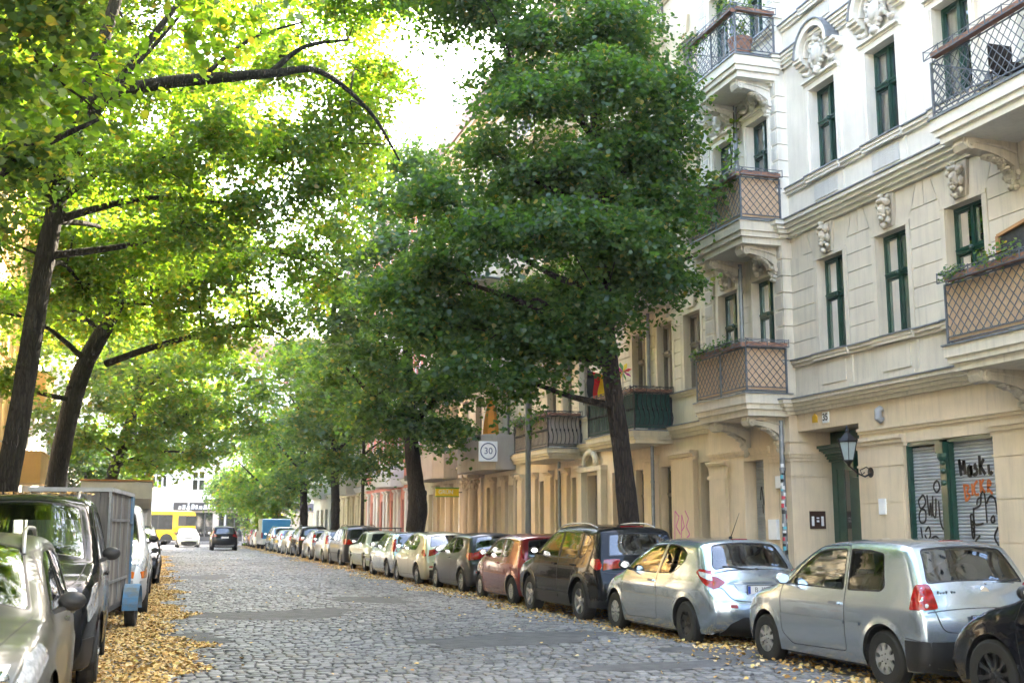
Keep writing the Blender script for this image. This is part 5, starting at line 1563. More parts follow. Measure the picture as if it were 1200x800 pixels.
    for (yc, zc, ra) in arches:
        n = 14
        for sg in (-1, 1):
            for k in range(n):
                a0, a1 = -.2+(PI+.4)*k/n, -.2+(PI+.4)*(k+1)/n
                p = [(yc+ra*math.cos(a)-L_/2, zc+ra*math.sin(a)) for a in (a0, a1)]
                xo = W_/2-.035; xi = W_/2-.36
                b.quad((sg*xo, *p[0]), (sg*xi, *p[0]), (sg*xi, *p[1]), (sg*xo, *p[1]))
                b.poly([(sg*xi, yc-L_/2, zc), (sg*xi, *p[0]), (sg*xi, *p[1])])
    b.build('underbody', MT['black'], root, org=(0,0,0))
    # ---- overlays
    def patch(kind, poly, d, name, mat, sg=1, parent=None, rnd=.02, res=.03, thick=True, both=False):
        pl = resample(rounded(poly, rnd), res); P2 = [p for p in pl]
        ys = [p[0] for p in pl]; zz = [p[1] for p in pl]
        gx, gz = np.meshgrid(np.arange(min(ys)+res/2, max(ys), res), np.arange(min(zz)+res/2, max(zz), res))
        ip = inset_poly(pl, res*.4)
        k = in_poly(gx.ravel(), gz.ravel(), ip); fp = list(zip(gx.ravel()[k], gz.ravel()[k]))
        c2, t = cdt(fp, [pl]); ce = c2[t].mean(1); t = t[in_poly(ce[:,0], ce[:,1], pl)]
        out = None
        for q in ((sg, -sg) if both else (sg,)):
            cc = c2.copy()
            if kind != 'side' and q != sg: cc[:,0] *= -1
            v = S.point(kind, cc[:,0], cc[:,1], d, q if kind == 'side' else 1)+off
            f = [tuple(a) for a in t]
            if thick:
                bl = S.point(kind, [(-p[0] if kind != 'side' and q != sg else p[0]) for p in pl], [p[1] for p in pl], -.004, q if kind == 'side' else 1)+off
                idx = {}
                for i, c_ in enumerate(c2): idx[(round(c_[0], 5), round(c_[1], 5))] = i
                base = len(v); v = np.concatenate([v, bl]); n = len(pl)
                for i in range(n):
                    a = idx.get((round(pl[i][0], 5), round(pl[i][1], 5))); c_ = idx.get((round(pl[(i+1)%n][0], 5), round(pl[(i+1)%n][1], 5)))
                    if a is not None and c_ is not None: f.append((a, c_, base+(i+1) % n, base+i))
            b = MB(); b.v = [tuple(a) for a in v]; b.f = f; b.m = [0]*len(f)
            out = b.build(name, mat, parent or root, org=(0,0,0), smooth=.7)
        return out
    def stroke(kind, pts, w, mat, name='panel_gap', sg=1, d=.0012, parent=None, both=True):
        """narrow line over the surface"""
        pts = cr(pts, 6) if len(pts) > 2 else resample([tuple(p[:2]) for p in pts], .04, False)
        A = np.array(pts); t = np.gradient(A, axis=0); t /= np.linalg.norm(t, axis=1, keepdims=True)+1e-9; nn = np.stack([-t[:,1], t[:,0]], 1)*w/2
        for q in ((1, -1) if both else (sg,)):
            l, r = A+nn, A-nn
            if kind != 'side' and q == -1: l = l*np.array([-1,1]); r = r*np.array([-1,1])
            a = S.point(kind, l[:,0], l[:,1], d, q if kind == 'side' else 1)+off; c_ = S.point(kind, r[:,0], r[:,1], d, q if kind == 'side' else 1)+off
            b = MB(); n = len(a); b.v = [tuple(p) for p in a]+[tuple(p) for p in c_]
            for i in range(n-1): b.f.append((i, i+1, n+i+1, n+i)); b.m.append(0)
            b.build(name, mat, parent or root, org=(0,0,0), smooth=True)
    sp['_S'] = S
    for d in sp.get('doors', []):
        stroke('side', [p for p in resample(rounded(d, .05), .05)]+[resample(rounded(d, .05), .05)[0]], .009, MT['ink'])
    for ft in sp.get('patches', []):
        kind, poly, d, nm, mt = ft[:5]; kw = ft[5] if len(ft) > 5 else {}
        kw = dict(kw); bt_ = kw.pop('both', True)
        patch(kind, poly, d, nm, pm if mt == 'paint' else MT[mt], both=bt_, **kw)
    for ft in sp.get('strokes', []):
        kind, pl, w, nm, mt = ft[:5]; stroke(kind, pl, w, pm if mt == 'paint' else MT[mt], nm, both=(ft[5] if len(ft) > 5 else True), d=(ft[6] if len(ft) > 6 else .0015))
    # ---- wheels
    ws = wheel_set(wr, sp.get('rim', 'cap8'), sp.get('tw', .185)); ws_r = wheel_set(wr, sp['rim_rear'], sp.get('tw', .185)) if 'rim_rear' in sp else ws
    for (yc, zc, ra), w2 in zip(arches, (ws_r, ws)):
        for sg in (-1, 1):
            wh = link('wheel', w2[0], root, (sg*(W_/2-.02-sp.get('tw', .185)/2), yc-L_/2, wr), (0, 0, 0 if sg > 0 else PI))
            link('rim', w2[1], wh)
    # ---- mirrors
    my, mz = sp['mirror']
    for sg in (-1, 1):
        P = S.point('side', [my], [mz], 0, sg)[0]+off
        b = MB(); b.ball((P[0]+sg*.115, P[1]-.01, P[2]+.07), (.095, .06, .068), 0, 14, 9); b.bar((P[0]-sg*.02, P[1]+.02, P[2]-.005), (P[0]+sg*.08, P[1]+.0, P[2]+.03), .05, .035)
        for i, v in enumerate(b.v):   # flat glass face towards the rear
            if v[1] < P[1]-.045: b.v[i] = (v[0], P[1]-.045, v[2])
        mo = b.build('wing_mirror', pm if sp.get('mirror_paint', True) else MT['black'], root, org=(0,0,0), smooth=.7)
        b = MB(); b.extrude_y([(P[0]+sg*.115+.072*math.cos(a), P[2]+.07+.05*math.sin(a)) for a in [2*PI*k/16 for k in range(16)]], P[1]-.049, P[1]-.046)
        b.build('mirror_glass', MT['mirror'], mo, org=(0,0,0))
    # ---- cabin
    if not dark:
        for sx in (-.36, .36):
            b = MB(); ys = sp.get('seat_y', L_*.50)-L_/2
            b.extrude_x([(ys+.5,.42),(ys+.5,.52),(ys,.5),(ys-.12,.95),(ys-.16,1.10),(ys-.24,1.10),(ys-.20,.8),(ys-.1,.36)], sx-.24, sx+.24)
            b.extrude_x([(ys-.17,1.14),(ys-.15,1.30),(ys-.23,1.32),(ys-.26,1.15)], sx-.13, sx+.13); b.tube([(sx-.06, ys-.2, 1.05),(sx-.06, ys-.2, 1.2)], .008, 5); b.tube([(sx+.06, ys-.2, 1.05),(sx+.06, ys-.2, 1.2)], .008, 5)
            b.build('seat', MT['seatcloth'], root, org=(0,0,0), smooth=.6)
        yb = sp.get('bench_y', L_*.27)-L_/2
        b = MB(); b.extrude_x([(yb+.5,.42),(yb+.5,.55),(yb,.52),(yb-.16,1.0),(yb-.24,1.0),(yb-.12,.4)], -W_/2+.16, W_/2-.16)
        for sx in (-.38, .38):
            n = 14; o = [(sx+.15*math.cos(2*PI*k/n), 1.13+.10*math.sin(2*PI*k/n)) for k in range(n)]
            b.extrude_y(o, yb-.24, yb-.16)
        b.build('rear_bench', MT['seatcloth'], root, org=(0,0,0), smooth=.6)
        b = MB(); yd = sp.get('dash_y', L_*.70)-L_/2; bz = sp.get('belt', .95)
        b.extrude_x([(yd,.5),(yd-.02,bz-.02),(yd+.1,bz+.04),(yd+.5,bz+.02),(yd+.6,.5)], -W_/2+.12, W_/2-.12)
        b.tube([(-.36+.19*math.cos(a), yd-.14+.06*math.sin(a), bz-.03+.18*math.sin(a)) for a in [2*PI*k/20 for k in range(21)]], .016, 6); b.bar((-.36, yd-.14, bz-.03), (-.36, yd+.05, bz-.08), .05)
        b.build('dashboard', MT['interior'], root, org=(0,0,0), smooth=.6)
        b = MB(); b.box(-W_/2+.12, W_/2-.12, .2-L_/2, L_-.9-L_/2, zs+.09, zs+.16); b.build('cabin_floor', MT['interior'], root, org=(0,0,0))
    root['_off'] = -L_/2
    return root, S

_WS = {}
def wheel_set(r, style, tw=.185):
    k = (r, style, tw)
    if k in _WS: return _WS[k]
    b = MB(); rr = r*.66 if style not in ('spoke10', 'spoke7', 'spoke5b') else r*.72
    h = tw/2
    b.lathe([(rr-.03,-h*.9),(rr,-h*.95),(rr+.02,-h),(r-.03,-h),(r-.008,-h*.82),(r,-h*.6),(r,h*.6),(r-.008,h*.82),(r-.03,h),(rr+.02,h),(rr,h*.95),(rr-.03,h*.9)], (0,0,0), 'x', 40)
    for zz in (-.35, 0, .35):
        b.lathe([(r+.001, zz*h*2-.006), (r-.006, zz*h*2), (r+.001, zz*h*2+.006)], (0,0,0), 'x', 40)
    ty = b.mesh('tyre', MT['rubber'], smooth=.6)
    # rim face: disc with holes
    n = {'cap8': 8, 'cap9': 9, 'steel': 8, 'spoke5': 5, 'spoke5b': 5, 'spoke7': 7, 'spoke10': 10}[style]
    R1 = rr-.004; loops = [[(R1*math.cos(2*PI*i/48), R1*math.sin(2*PI*i/48)) for i in range(48)]]; holes = []
    for i in range(n):
        a = 2*PI*(i+.5)/n+.2
        if style == 'cap8': c_, ra, rb = R1*.66, R1*.135, R1*.20
        elif style == 'steel': c_, ra, rb = R1*.74, R1*.07, R1*.10
        elif style == 'cap9': c_, ra, rb = R1*.64, R1*.12, R1*.27
        else: c_ = None
        if c_:
            hl = []
            for j in range(14):
                t = 2*PI*j/14; x = c_+rb*math.cos(t); y = ra*math.sin(t)*(1+.25*math.cos(t)); hl.append((x*math.cos(a)-y*math.sin(a), x*math.sin(a)+y*math.cos(a)))
        else:
            w = {5: .40, 7: .29, 10: .20}[n]; r0, r1 = R1*.30, R1*.90
            if style == 'spoke5b': w = .46
            pl = [(r0, -w*.35), (r1*.8, -w), (r1, -w*.92), (r1, w*.92), (r1*.8, w), (r0, w*.35)]
            hl = [(q*math.cos(a+t), q*math.sin(a+t)) for q, t in pl]
            hl = rounded(hl, R1*.05, 3)
        loops.append(hl); holes.append(hl)
    free = [(q*math.cos(t), q*math.sin(t)) for q in (R1*.12, R1*.25, R1*.45, R1*.93) for t in [2*PI*j/20 for j in range(20)]] + [(0,0)]
    fa = np.array(free); fk = np.ones(len(fa), bool)
    for hl in holes: fk &= ~in_poly(fa[:,0], fa[:,1], hl)
    free = [tuple(p) for p in fa[fk]]
    c2, t = cdt(free, loops); ce = c2[t].mean(1)
    k_ = in_poly(ce[:,0], ce[:,1], loops[0])
    for hl in holes: k_ &= ~in_poly(ce[:,0], ce[:,1], hl)
    t = t[k_]
    q = np.hypot(c2[:,0], c2[:,1])/R1
    dish = {'cap8': .012, 'cap9': .02, 'steel': -.03}.get(style, .0)
    xz = h*.80 + dish*np.cos(q*PI/2) - .02*np.exp(-((q-.45)/.2)**2)*(1 if style.startswith('spoke') or style == 'steel' else .3) - .012*(q > .9)
    b = MB(); nn = len(c2); b.v = [(xz[i], c2[i,0], c2[i,1]) for i in range(nn)]+[(xz[i]-.022, c2[i,0], c2[i,1]) for i in range(nn)]
    b.f = [tuple(a) for a in t]+[tuple(a[::-1]+nn) for a in t]; b.m = [0]*len(b.f)
    idx = {(round(a[0],5), round(a[1],5)): i for i, a in enumerate(c2)}
    for hl in holes:
        m = len(hl)
        for i in range(m):
            a_ = idx.get((round(hl[i][0],5), round(hl[i][1],5))); c_ = idx.get((round(hl[(i+1)%m][0],5), round(hl[(i+1)%m][1],5)))
            if a_ is not None and c_ is not None: b.f.append((a_, c_, c_+nn, a_+nn)); b.m.append(0)
    b.lathe([(R1+.004, h*.95), (R1-.006, h*.86), (R1-.012, h*.3), (R1*.95, -h*.6)], (0,0,0), 'x', 40, 0)
    b.lathe([(0, h*.84+max(0,dish)+.006), (.028, h*.84+max(0,dish)+.004), (.032, h*.78)], (0,0,0), 'x', 16, 0)
    for i in range(5):
        a = 2*PI*i/5; b.ball((h*.80+dish*.9+.0, .05*math.cos(a), .05*math.sin(a)), .008, 1, 6, 4)
    b.lathe([(0, -.01), (R1*.95, -.01)], (0,0,0), 'x', 24, 1)
    mm = {'cap8': 'hubcap', 'cap9': 'hubcap', 'steel': 'steelrim', 'spoke5': 'alloy', 'spoke5b': 'alloy', 'spoke7': 'alloy', 'spoke10': 'darkrim'}[style]
    rm = b.mesh('rim', [MT[mm], MT['black']], smooth=.6)
    _WS[k] = (ty, rm); return _WS[k]

def plate(root, S, txt, kind='rear', z=.8, w=.52, h=.11, x=0., seal=True):
    L_ = S.L; P = S.point(kind, [x], [z], .0)[0]; sg = -1 if kind == 'rear' else 1
    Q = S.point(kind, [x, x, x, x+w/2, x+w/2], [z-h/2-.03, z, z+h/2+.02, z-h/2, z+h/2], .0)[:,1]
    y = (Q.min() if kind == 'rear' else Q.max())-L_/2+sg*.012
    b = MB(); b.box(x-w/2, x+w/2, y-.006, y+.006, z-h/2, z+h/2); o = b.build('number_plate', MT['white'], root, org=(0,0,0))
    b = MB(); b.box(x-w/2-.008, x+w/2+.008, y-.004-(.008 if kind != 'rear' else -.0), y+.012, z-h/2-.008, z+h/2+.008); b.build('plate_holder', MT['black'], o, org=(0,0,0))
    e = -1 if kind == 'rear' else 1
    xb = x + e*(w/2-.022)
    b = MB(); b.box(xb-.02, xb+.02, y+sg*.0062, y+sg*.0075, z-h/2+.004, z+h/2-.004); b.build('euro_band', MT['blueplate'], o, org=(0,0,0))
    rot = (R(90), 0, 0) if kind == 'rear' else (R(90), 0, PI)
    if txt: link('lettering', text_mesh(txt, h*.86, MT['ink'], extrude=.0006), o, (x-e*.02, y+sg*.0068, z), rot)
    return o

def put(root, x, y_rear, rz=0., L_=4.):
    """car pointing along +Y: y_rear is its rear bumper (rz=pi: y_rear is the front bumper facing the camera)"""
    root.location = (x, y_rear+L_/2, float(road_h(x, y_rear+L_/2))-.012); root.rotation_euler = (0, 0, rz)
def IN(z0, h, belt=.92, roof_in=.20, low=.05): return [(.15, low+.02), (.30, low*.5), (.45, .008), (.62, 0), (belt-.12, .012), (belt, .035), (h-.05, roof_in), (h+.1, roof_in+.05)]
P_SILVER = paint('silver_paint', (.45,.52,.60), .8, .24)
P_SILVER2 = paint('silver_paint_cool', (.40,.475,.55), .78, .22)
P_BLACK = paint('black_paint', (.008,.008,.009), .0, .2)
P_NIGHT = paint('night_black_paint', (.009,.010,.014), .2, .18)
P_RED = paint('dusty_red_paint', (.20,.016,.018), .3, .25, coat=.7, dust=.12)
P_GRAPH = paint('graphite_paint', (.045,.048,.055), .6, .28)
P_BEIGE = paint('champagne_paint', (.50,.47,.36), .65, .33)
P_GREEN = paint('grey_green_paint', (.30,.36,.25), .15, .35)
P_NAVY = paint('navy_paint', (.012,.018,.04), .3, .22)
P_WHITE = paint('white_paint', (.72,.72,.71), .0, .3)
P_GREY = paint('grey_beige_paint', (.34,.34,.29), .65, .3)
P_DGREY = paint('dark_grey_paint', (.12,.125,.13), .6, .3)
CARG = 'cars parked along the right kerb'

LUPO = dict(L=3.53, W=1.64, wr=.285, tw=.17, belt=.93, sill=.19, fil=.085, taper_f=.13, taper_r=.06, bulge_r=.10, bulge_f=.14, res=.04,
  prof=[(.09,.19),(.02,.28),(.0,.45),(.005,.64),(.025,.745),(.052,.79),(.075,.88),(.12,1.02),(.22,1.20),(.33,1.36),(.43,1.425),(.75,1.455),(1.2,1.46),(1.7,1.44),(2.0,1.37),(2.35,1.18),(2.68,.985),(2.82,.93),(3.1,.87),(3.33,.77),(3.46,.64),(3.52,.5),(3.53,.35),(3.47,.2)],
  inset=[(.15,.06),(.30,.015),(.50,0),(.62,.002),(.80,.012),(.93,.045),(1.1,.09),(1.4,.175),(1.5,.20)],
  arches=[(.60,.30,.335),(2.92,.30,.335)], rim='cap8',
  windows=[[(2.46,.95),(2.10,1.22),(1.88,1.345),(1.72,1.375),(1.35,1.385),(1.30,.94)], [(1.23,.94),(1.28,1.385),(.92,1.375),(.70,1.34),(.60,1.0),(.66,.95)]],
  doors=[[(2.52,.40),(2.56,.80),(2.54,.93),(2.12,1.26),(1.86,1.40),(1.30,1.42),(1.26,.93),(1.24,.30),(2.30,.28)]], handles=[(1.42,.80)],
  rear_window=[(.60,1.045),(.50,1.385)], windscreen=[(.62,.975),(.50,1.36)], mirror=(2.38,.95), seat_y=1.72, bench_y=.95, dash_y=2.18,
  patches=[('side', [(.035,.80),(.19,.80),(.175,1.04),(.10,1.055),(.05,.95)], .006, 'tail_light', 'redlens'),
           ('rear', [(.555,.80),(.725,.80),(.725,1.05),(.60,1.05),(.575,1.03)], .006, 'tail_light', 'redlens', dict(rnd=.03)),
           ('rear', [(-.72,.2),(.72,.2),(.72,.50),(.0,.50),(-.72,.50)], .004, 'lower_bumper', 'black', dict(both=False, rnd=.01, res=.06)),
           ('side', [(.0,.2),(.26,.2),(.26,.50),(.0,.50)], .004, 'lower_bumper', 'black', dict(rnd=.01)),
           ('side', [(3.18,.68),(3.45,.58),(3.44,.72),(3.22,.82)], .006, 'headlight', 'clearlens'), ('front', [(.42,.60),(.72,.60),(.72,.80),(.45,.78)], .006, 'headlight', 'clearlens'),
           ('top', [(-.15,.455),(.15,.455),(.15,.485),(-.15,.485)], .005, 'brake_light', 'redlens', dict(both=False))],
  strokes=[('side', [(2.56,.60),(1.26,.60)], .035, 'rub_strip', 'paint', True, .014), ('side', [(1.2,.60),(.98,.60)], .035, 'rub_strip', 'paint', True, .014),
           ('rear', [(-.7,.775),(0,.775),(.7,.775)], .010, 'panel_gap', 'ink', False), ('rear', [(-.60,.80),(-.55,.62),(-.4,.58),(0,.58),(.4,.58),(.55,.62),(.60,.80)], .009, 'panel_gap', 'ink', False),
           ('side', [(.02,.50),(.25,.52)], .006, 'panel_gap', 'ink')])
C_L, S_L = build_car(LUPO, paintm=P_SILVER, label='small silver three door hatchback with tall red tail lights, nearest silver car on the right', group=CARG)
put(C_L, 7.98, 9.82, R(1.2), 3.53)
plate(C_L, S_L, '', z=.69)
for nm, x, z, r, m in (('reverse_lens', .66, .84, .022, 'white'),):
    for sg in (-1, 1):
        b = MB(); P = S_L.point('rear', [sg*x], [z], .008)[0]; b.ball((P[0], P[1]-S_L.L/2, P[2]), (r, .008, r), 0, 12, 6); b.build(nm, MT['white'], C_L, org=(0,0,0))
b = MB(); P = S_L.point('rear', [0.], [.99], .01)[0]; b.lathe([(0,-.012),(.05,-.012),(.055,0),(.05,.004)], (0, P[1]-S_L.L/2, .97), 'y', 20); b.build('badge', MT['chrome'], C_L, org=(0,0,0))
for k in range(7):   # small chrome script on the tailgate, read from behind
    b = MB(); x = -.52+k*.028; P = S_L.point('rear', [x], [.965], .006)[0]; h = (.03,.018,.022,.03,.0,.03,.026)[k]
    if h: b.box(x-.009, x+.009, P[1]-S_L.L/2-.003, P[1]-S_L.L/2+.004, .955, .955+h); b.build('script', MT['darkrim'], C_L, org=(0,0,0))
b = MB(); P = S_L.point('rear', [.05], [1.06], .03)[0]; b.tube([(.05, P[1]-S_L.L/2, 1.04), (.3, P[1]-S_L.L/2+.01, 1.07), (.5, P[1]-S_L.L/2+.03, 1.09)], .010, 6); b.ball((.05, P[1]-S_L.L/2, 1.035), (.03,.02,.025)); b.build('rear_wiper', MT['black'], C_L, org=(0,0,0))

P208 = dict(L=3.96, W=1.74, wr=.305, tw=.19, belt=.95, sill=.19, fil=.10, taper_f=.17, taper_r=.11, bulge_r=.15, bulge_f=.2, res=.04, crease=.80,
  prof=[(.14,.22),(.04,.30),(.0,.44),(.01,.60),(.06,.72),(.14,.80),(.19,.92),(.26,1.03),(.38,1.20),(.50,1.35),(.60,1.415),(.9,1.445),(1.4,1.46),(1.85,1.44),(2.15,1.38),(2.55,1.21),(2.90,1.02),(3.05,.95),(3.35,.87),(3.62,.75),(3.82,.61),(3.92,.46),(3.95,.32),(3.88,.2)],
  inset=[(.15,.08),(.28,.02),(.45,.0),(.62,.0),(.80,.008),(.95,.055),(1.1,.10),(1.4,.20),(1.5,.23)],
  arches=[(.68,.315,.36),(3.22,.315,.36)], rim='cap9', rim_rear='steel',
  windows=[[(2.80,.98),(2.45,1.20),(2.15,1.335),(1.90,1.38),(1.55,1.395),(1.62,1.16),(1.68,.96)], [(1.60,.96),(1.55,1.16),(1.47,1.395),(1.2,1.39),(.98,1.345),(.82,1.26),(.84,1.17),(1.02,1.04),(1.18,.975)]],
  doors=[[(2.86,.42),(2.92,.75),(2.86,.96),(2.50,1.22),(2.15,1.375),(1.85,1.415),(1.50,1.425),(1.58,1.12),(1.64,.93),(1.58,.60),(1.62,.30),(2.7,.28)]], handles=[(1.78,.86)],
  rear_window=[(.58,1.04),(.60,1.10),(.50,1.375)], windscreen=[(.66,1.0),(.52,1.38)], mirror=(2.66,.99), mirror_paint=False, seat_y=1.95, bench_y=1.1, dash_y=2.35,
  patches=[('side', [(.06,.82),(.13,.80),(.32,.93),(.47,1.02),(.40,1.065),(.20,1.03),(.10,.95)], .007, 'tail_light', 'redlens', dict(rnd=.03)),
           ('rear', [(.50,.86),(.60,.80),(.74,.79),(.76,.98),(.60,.95)], .007, 'tail_light', 'redlens', dict(rnd=.03)),
           ('side', [(.16,.90),(.34,.97),(.40,1.03),(.28,1.01),(.18,.96)], .011, 'light_inlay', 'clearlens', dict(rnd=.015)),
           ('rear', [(-.52,.36),(-.36,.44),(.36,.44),(.52,.36),(.60,.22),(-.60,.22)], .006, 'diffuser', 'black', dict(both=False, res=.05)),
           ('rear', [(-.36,.70),(.36,.70),(.40,.84),(-.40,.84)], .002, 'plate_recess', 'paint', dict(both=False, res=.06)),
           ('rear', [(.42,.54),(.52,.55),(.52,.585),(.43,.58)], .006, 'reflector', 'redlens'),
           ('side', [(3.36,.66),(3.72,.56),(3.74,.66),(3.5,.78),(3.30,.82)], .006, 'headlight', 'clearlens'), ('front', [(.40,.55),(.72,.58),(.72,.74),(.45,.70)], .006, 'headlight', 'clearlens'),
           ('top', [(-.13,.60),(.13,.60),(.13,.635),(-.13,.635)], .006, 'brake_light', 'redlens', dict(both=False))],
  strokes=[('rear', [(-.74,.79),(-.58,.79),(-.45,.63),(0,.60),(.45,.63),(.58,.79),(.74,.79)], .009, 'panel_gap', 'ink', False),
           ('rear', [(-.6,1.0),(0,.99),(.6,1.0)], .008, 'panel_gap', 'ink', False)])
C_P, S_P = build_car(P208, paintm=P_SILVER2, label='silver hatchback with claw shaped red lights and roof aerial, third car from the right edge', group=CARG)
put(C_P, 8.02, 14.36, R(.6), 3.96)
plate(C_P, S_P, 'B  KK 22', z=.79)
b = MB(); P = S_P.point('top', [0.], [.85], 0)[0]; b.tube([(0, P[1]-S_P.L/2, P[2]), (0, P[1]-S_P.L/2-.28, P[2]+.36)], [.007,.003], 6); b.ball((0, P[1]-S_P.L/2, P[2]+.01), (.025,.04,.02)); b.build('aerial', MT['black'], C_P, org=(0,0,0))
b = MB(); P = S_P.point('rear', [.0], [1.02], .02)[0]; b.tube([(.0, P[1]-S_P.L/2-.01, 1.05), (-.28, P[1]-S_P.L/2, 1.08), (-.5, P[1]-S_P.L/2+.04, 1.10)], .012, 6); b.ball((0, P[1]-S_P.L/2, 1.05), (.04,.03,.03)); b.build('rear_wiper', MT['black'], C_P, org=(0,0,0))
b = MB(); P = S_P.point('rear', [0.], [.93], .008)[0]
for a0, a1 in (((-.03,.0),(.0,.05)),((0,.05),(.035,.03)),((.0,.05),(.0,-.02)),((0,-.02),(-.03,-.05)),((0,-.02),(.03,-.045)),((0,.02),(.03,.0))): b.bar((a0[0], P[1]-S_P.L/2, .93+a0[1]), (a1[0], P[1]-S_P.L/2, .93+a1[1]), .012, .006)
b.build('badge', MT['darkrim'], C_P, org=(0,0,0))

def five_door(L, W, H, prof, arches, wr, belt, **k):
    d = dict(L=L, W=W, prof=prof, arches=arches, wr=wr, belt=belt); d.update(k); return d
TIG = dict(L=4.43, W=1.81, wr=.345, tw=.22, belt=1.06, sill=.25, fil=.10, taper_f=.13, taper_r=.07, bulge_r=.11, bulge_f=.16, res=.045, flare=.025,
  prof=[(.16,.26),(.05,.36),(.0,.50),(.01,.66),(.06,.78),(.11,.90),(.14,1.06),(.22,1.24),(.36,1.50),(.46,1.585),(.8,1.625),(1.5,1.65),(2.15,1.635),(2.5,1.57),(2.95,1.34),(3.3,1.14),(3.42,1.07),(3.85,.99),(4.15,.88),(4.32,.74),(4.40,.6),(4.42,.42),(4.33,.27)],
  inset=[(.2,.06),(.35,.02),(.55,0),(.75,.0),(.92,.01),(1.06,.045),(1.2,.08),(1.55,.19),(1.7,.24)],
  arches=[(.88,.36,.42),(3.50,.36,.42)], rim='spoke5b', rim_rear='spoke5b', clad=lambda x, y, z: z < .40 or any(math.hypot(y-a, z-.36) < .475 for a in (.88, 3.50)),
  windows=[[(3.18,1.10),(2.80,1.36),(2.55,1.50),(2.35,1.545),(1.98,1.56),(1.98,1.08)], [(1.90,1.08),(1.90,1.56),(1.30,1.555),(1.05,1.53),(1.02,1.08)], [(.95,1.09),(.98,1.52),(.72,1.49),(.60,1.42),(.72,1.16),(.82,1.10)]],
  doors=[[(3.22,.50),(3.26,.9),(3.22,1.08),(2.80,1.40),(2.5,1.57),(1.95,1.59),(1.93,1.05),(1.93,.42),(3.1,.40)], [(1.91,.42),(1.91,1.05),(1.92,1.59),(1.1,1.575),(1.0,1.5),(.98,1.08),(1.28,.72),(1.34,.42)]], handles=[(2.08,.97),(1.16,.97)],
  rear_window=[(.62,1.12),(.52,1.50)], windscreen=[(.66,1.14),(.52,1.53)], mirror=(3.02,1.12), mirror_paint=True, seat_y=2.2, bench_y=1.2, dash_y=2.7,
  patches=[('side', [(.12,.92),(.16,.90),(.42,1.00),(.42,1.09),(.18,1.09),(.13,1.0)], .007, 'tail_light', 'redlens'), ('rear', [(.42,.93),(.76,.90),(.76,1.08),(.44,1.07)], .007, 'tail_light', 'redlens'),
           ('side', [(3.85,.78),(4.22,.68),(4.24,.78),(3.9,.90)], .006, 'headlight', 'clearlens'), ('front', [(.42,.70),(.74,.72),(.74,.86),(.45,.84)], .006, 'headlight', 'clearlens'),
           ('rear', [(-.62,.30),(.62,.30),(.66,.5),(-.66,.5)], .005, 'diffuser', 'black', dict(both=False, res=.06)), ('top', [(-.22,.50),(.22,.50),(.22,.55),(-.22,.55)], .014, 'brake_light', 'redlens', dict(both=False))],
  strokes=[('rear', [(-.76,.88),(-.5,.82),(0,.81),(.5,.82),(.76,.88)], .009, 'panel_gap', 'ink', False), ('side', [(3.2,.44),(1.3,.44)], .05, 'sill_strip', 'black', True, .012)])
def rails(C, S, y0, y1, mat='alloy', h=.05, x=None):
    for sg in (-1, 1):
        b = MB(); pts = []
        for k in range(13):
            t = k/12; y = y0+(y1-y0)*t; u = float(S.u_top(y)); we = float(np.interp(u, S.u, S.we_)); X, Y, Z = S.strip(u, .97)
            hh = h*min(1, 6*min(t, 1-t)+.0)
            pts.append((sg*float(X), y-S.L/2, float(Z)+hh))
        b.tube(pts, .016, 8); b.build('roof_rail', MT[mat], C, org=(0,0,0), smooth=True)
C_T, S_T = build_car(TIG, paintm=P_BLACK, label='black off road estate with silver roof rails parked below the big brown trunk', group=CARG)
put(C_T, 8.05, 18.5, R(1.5), 4.43); rails(C_T, S_T, .75, 2.75); plate(C_T, S_T, '', z=.72)

MICRO = dict(L=3.43, W=1.63, wr=.285, tw=.165, belt=.96, sill=.19, fil=.10, taper_f=.15, taper_r=.10, bulge_r=.13, bulge_f=.2, res=.045,
  prof=[(.10,.2),(.02,.30),(.0,.48),(.01,.64),(.03,.80),(.05,.97),(.12,1.14),(.26,1.34),(.36,1.405),(.7,1.455),(1.2,1.47),(1.7,1.44),(2.05,1.35),(2.5,1.12),(2.78,.97),(3.05,.87),(3.28,.74),(3.39,.58),(3.42,.42),(3.40,.3),(3.34,.2)],
  inset=[(.15,.07),(.28,.02),(.45,.0),(.65,.0),(.82,.01),(.96,.05),(1.1,.09),(1.4,.19),(1.5,.22)],
  arches=[(.48,.30,.34),(2.82,.30,.34)], rim='cap9',
  windows=[[(2.42,.99),(2.12,1.18),(1.86,1.32),(1.65,1.37),(1.32,1.385),(1.32,.98)], [(1.24,.98),(1.24,1.385),(.85,1.37),(.66,1.30),(.70,1.10),(.80,1.0)]],
  doors=[[(2.46,.42),(2.50,.80),(2.46,.97),(2.1,1.22),(1.8,1.37),(1.29,1.415),(1.28,.95),(1.27,.30),(2.3,.28)]], handles=[(1.42,.86)],
  rear_window=[(.55,.98),(.47,1.34)], windscreen=[(.62,1.0),(.50,1.36)], mirror=(2.32,1.0), seat_y=1.65, bench_y=.85, dash_y=2.1,
  patches=[('side', [(.02,.78),(.12,.80),(.26,1.02),(.36,1.25),(.28,1.27),(.14,1.10),(.03,.92)], .007, 'tail_light', 'redlens'), ('rear', [(.62,.78),(.73,.78),(.72,1.0),(.64,1.0)], .007, 'tail_light', 'redlens'),
           ('side', [(2.95,.64),(3.25,.54),(3.28,.66),(3.05,.80)], .006, 'headlight', 'clearlens'), ('front', [(.42,.55),(.68,.58),(.68,.76),(.45,.72)], .006, 'headlight', 'clearlens')],
  strokes=[('rear', [(-.6,.60),(0,.58),(.6,.60)], .009, 'panel_gap', 'ink', False)])
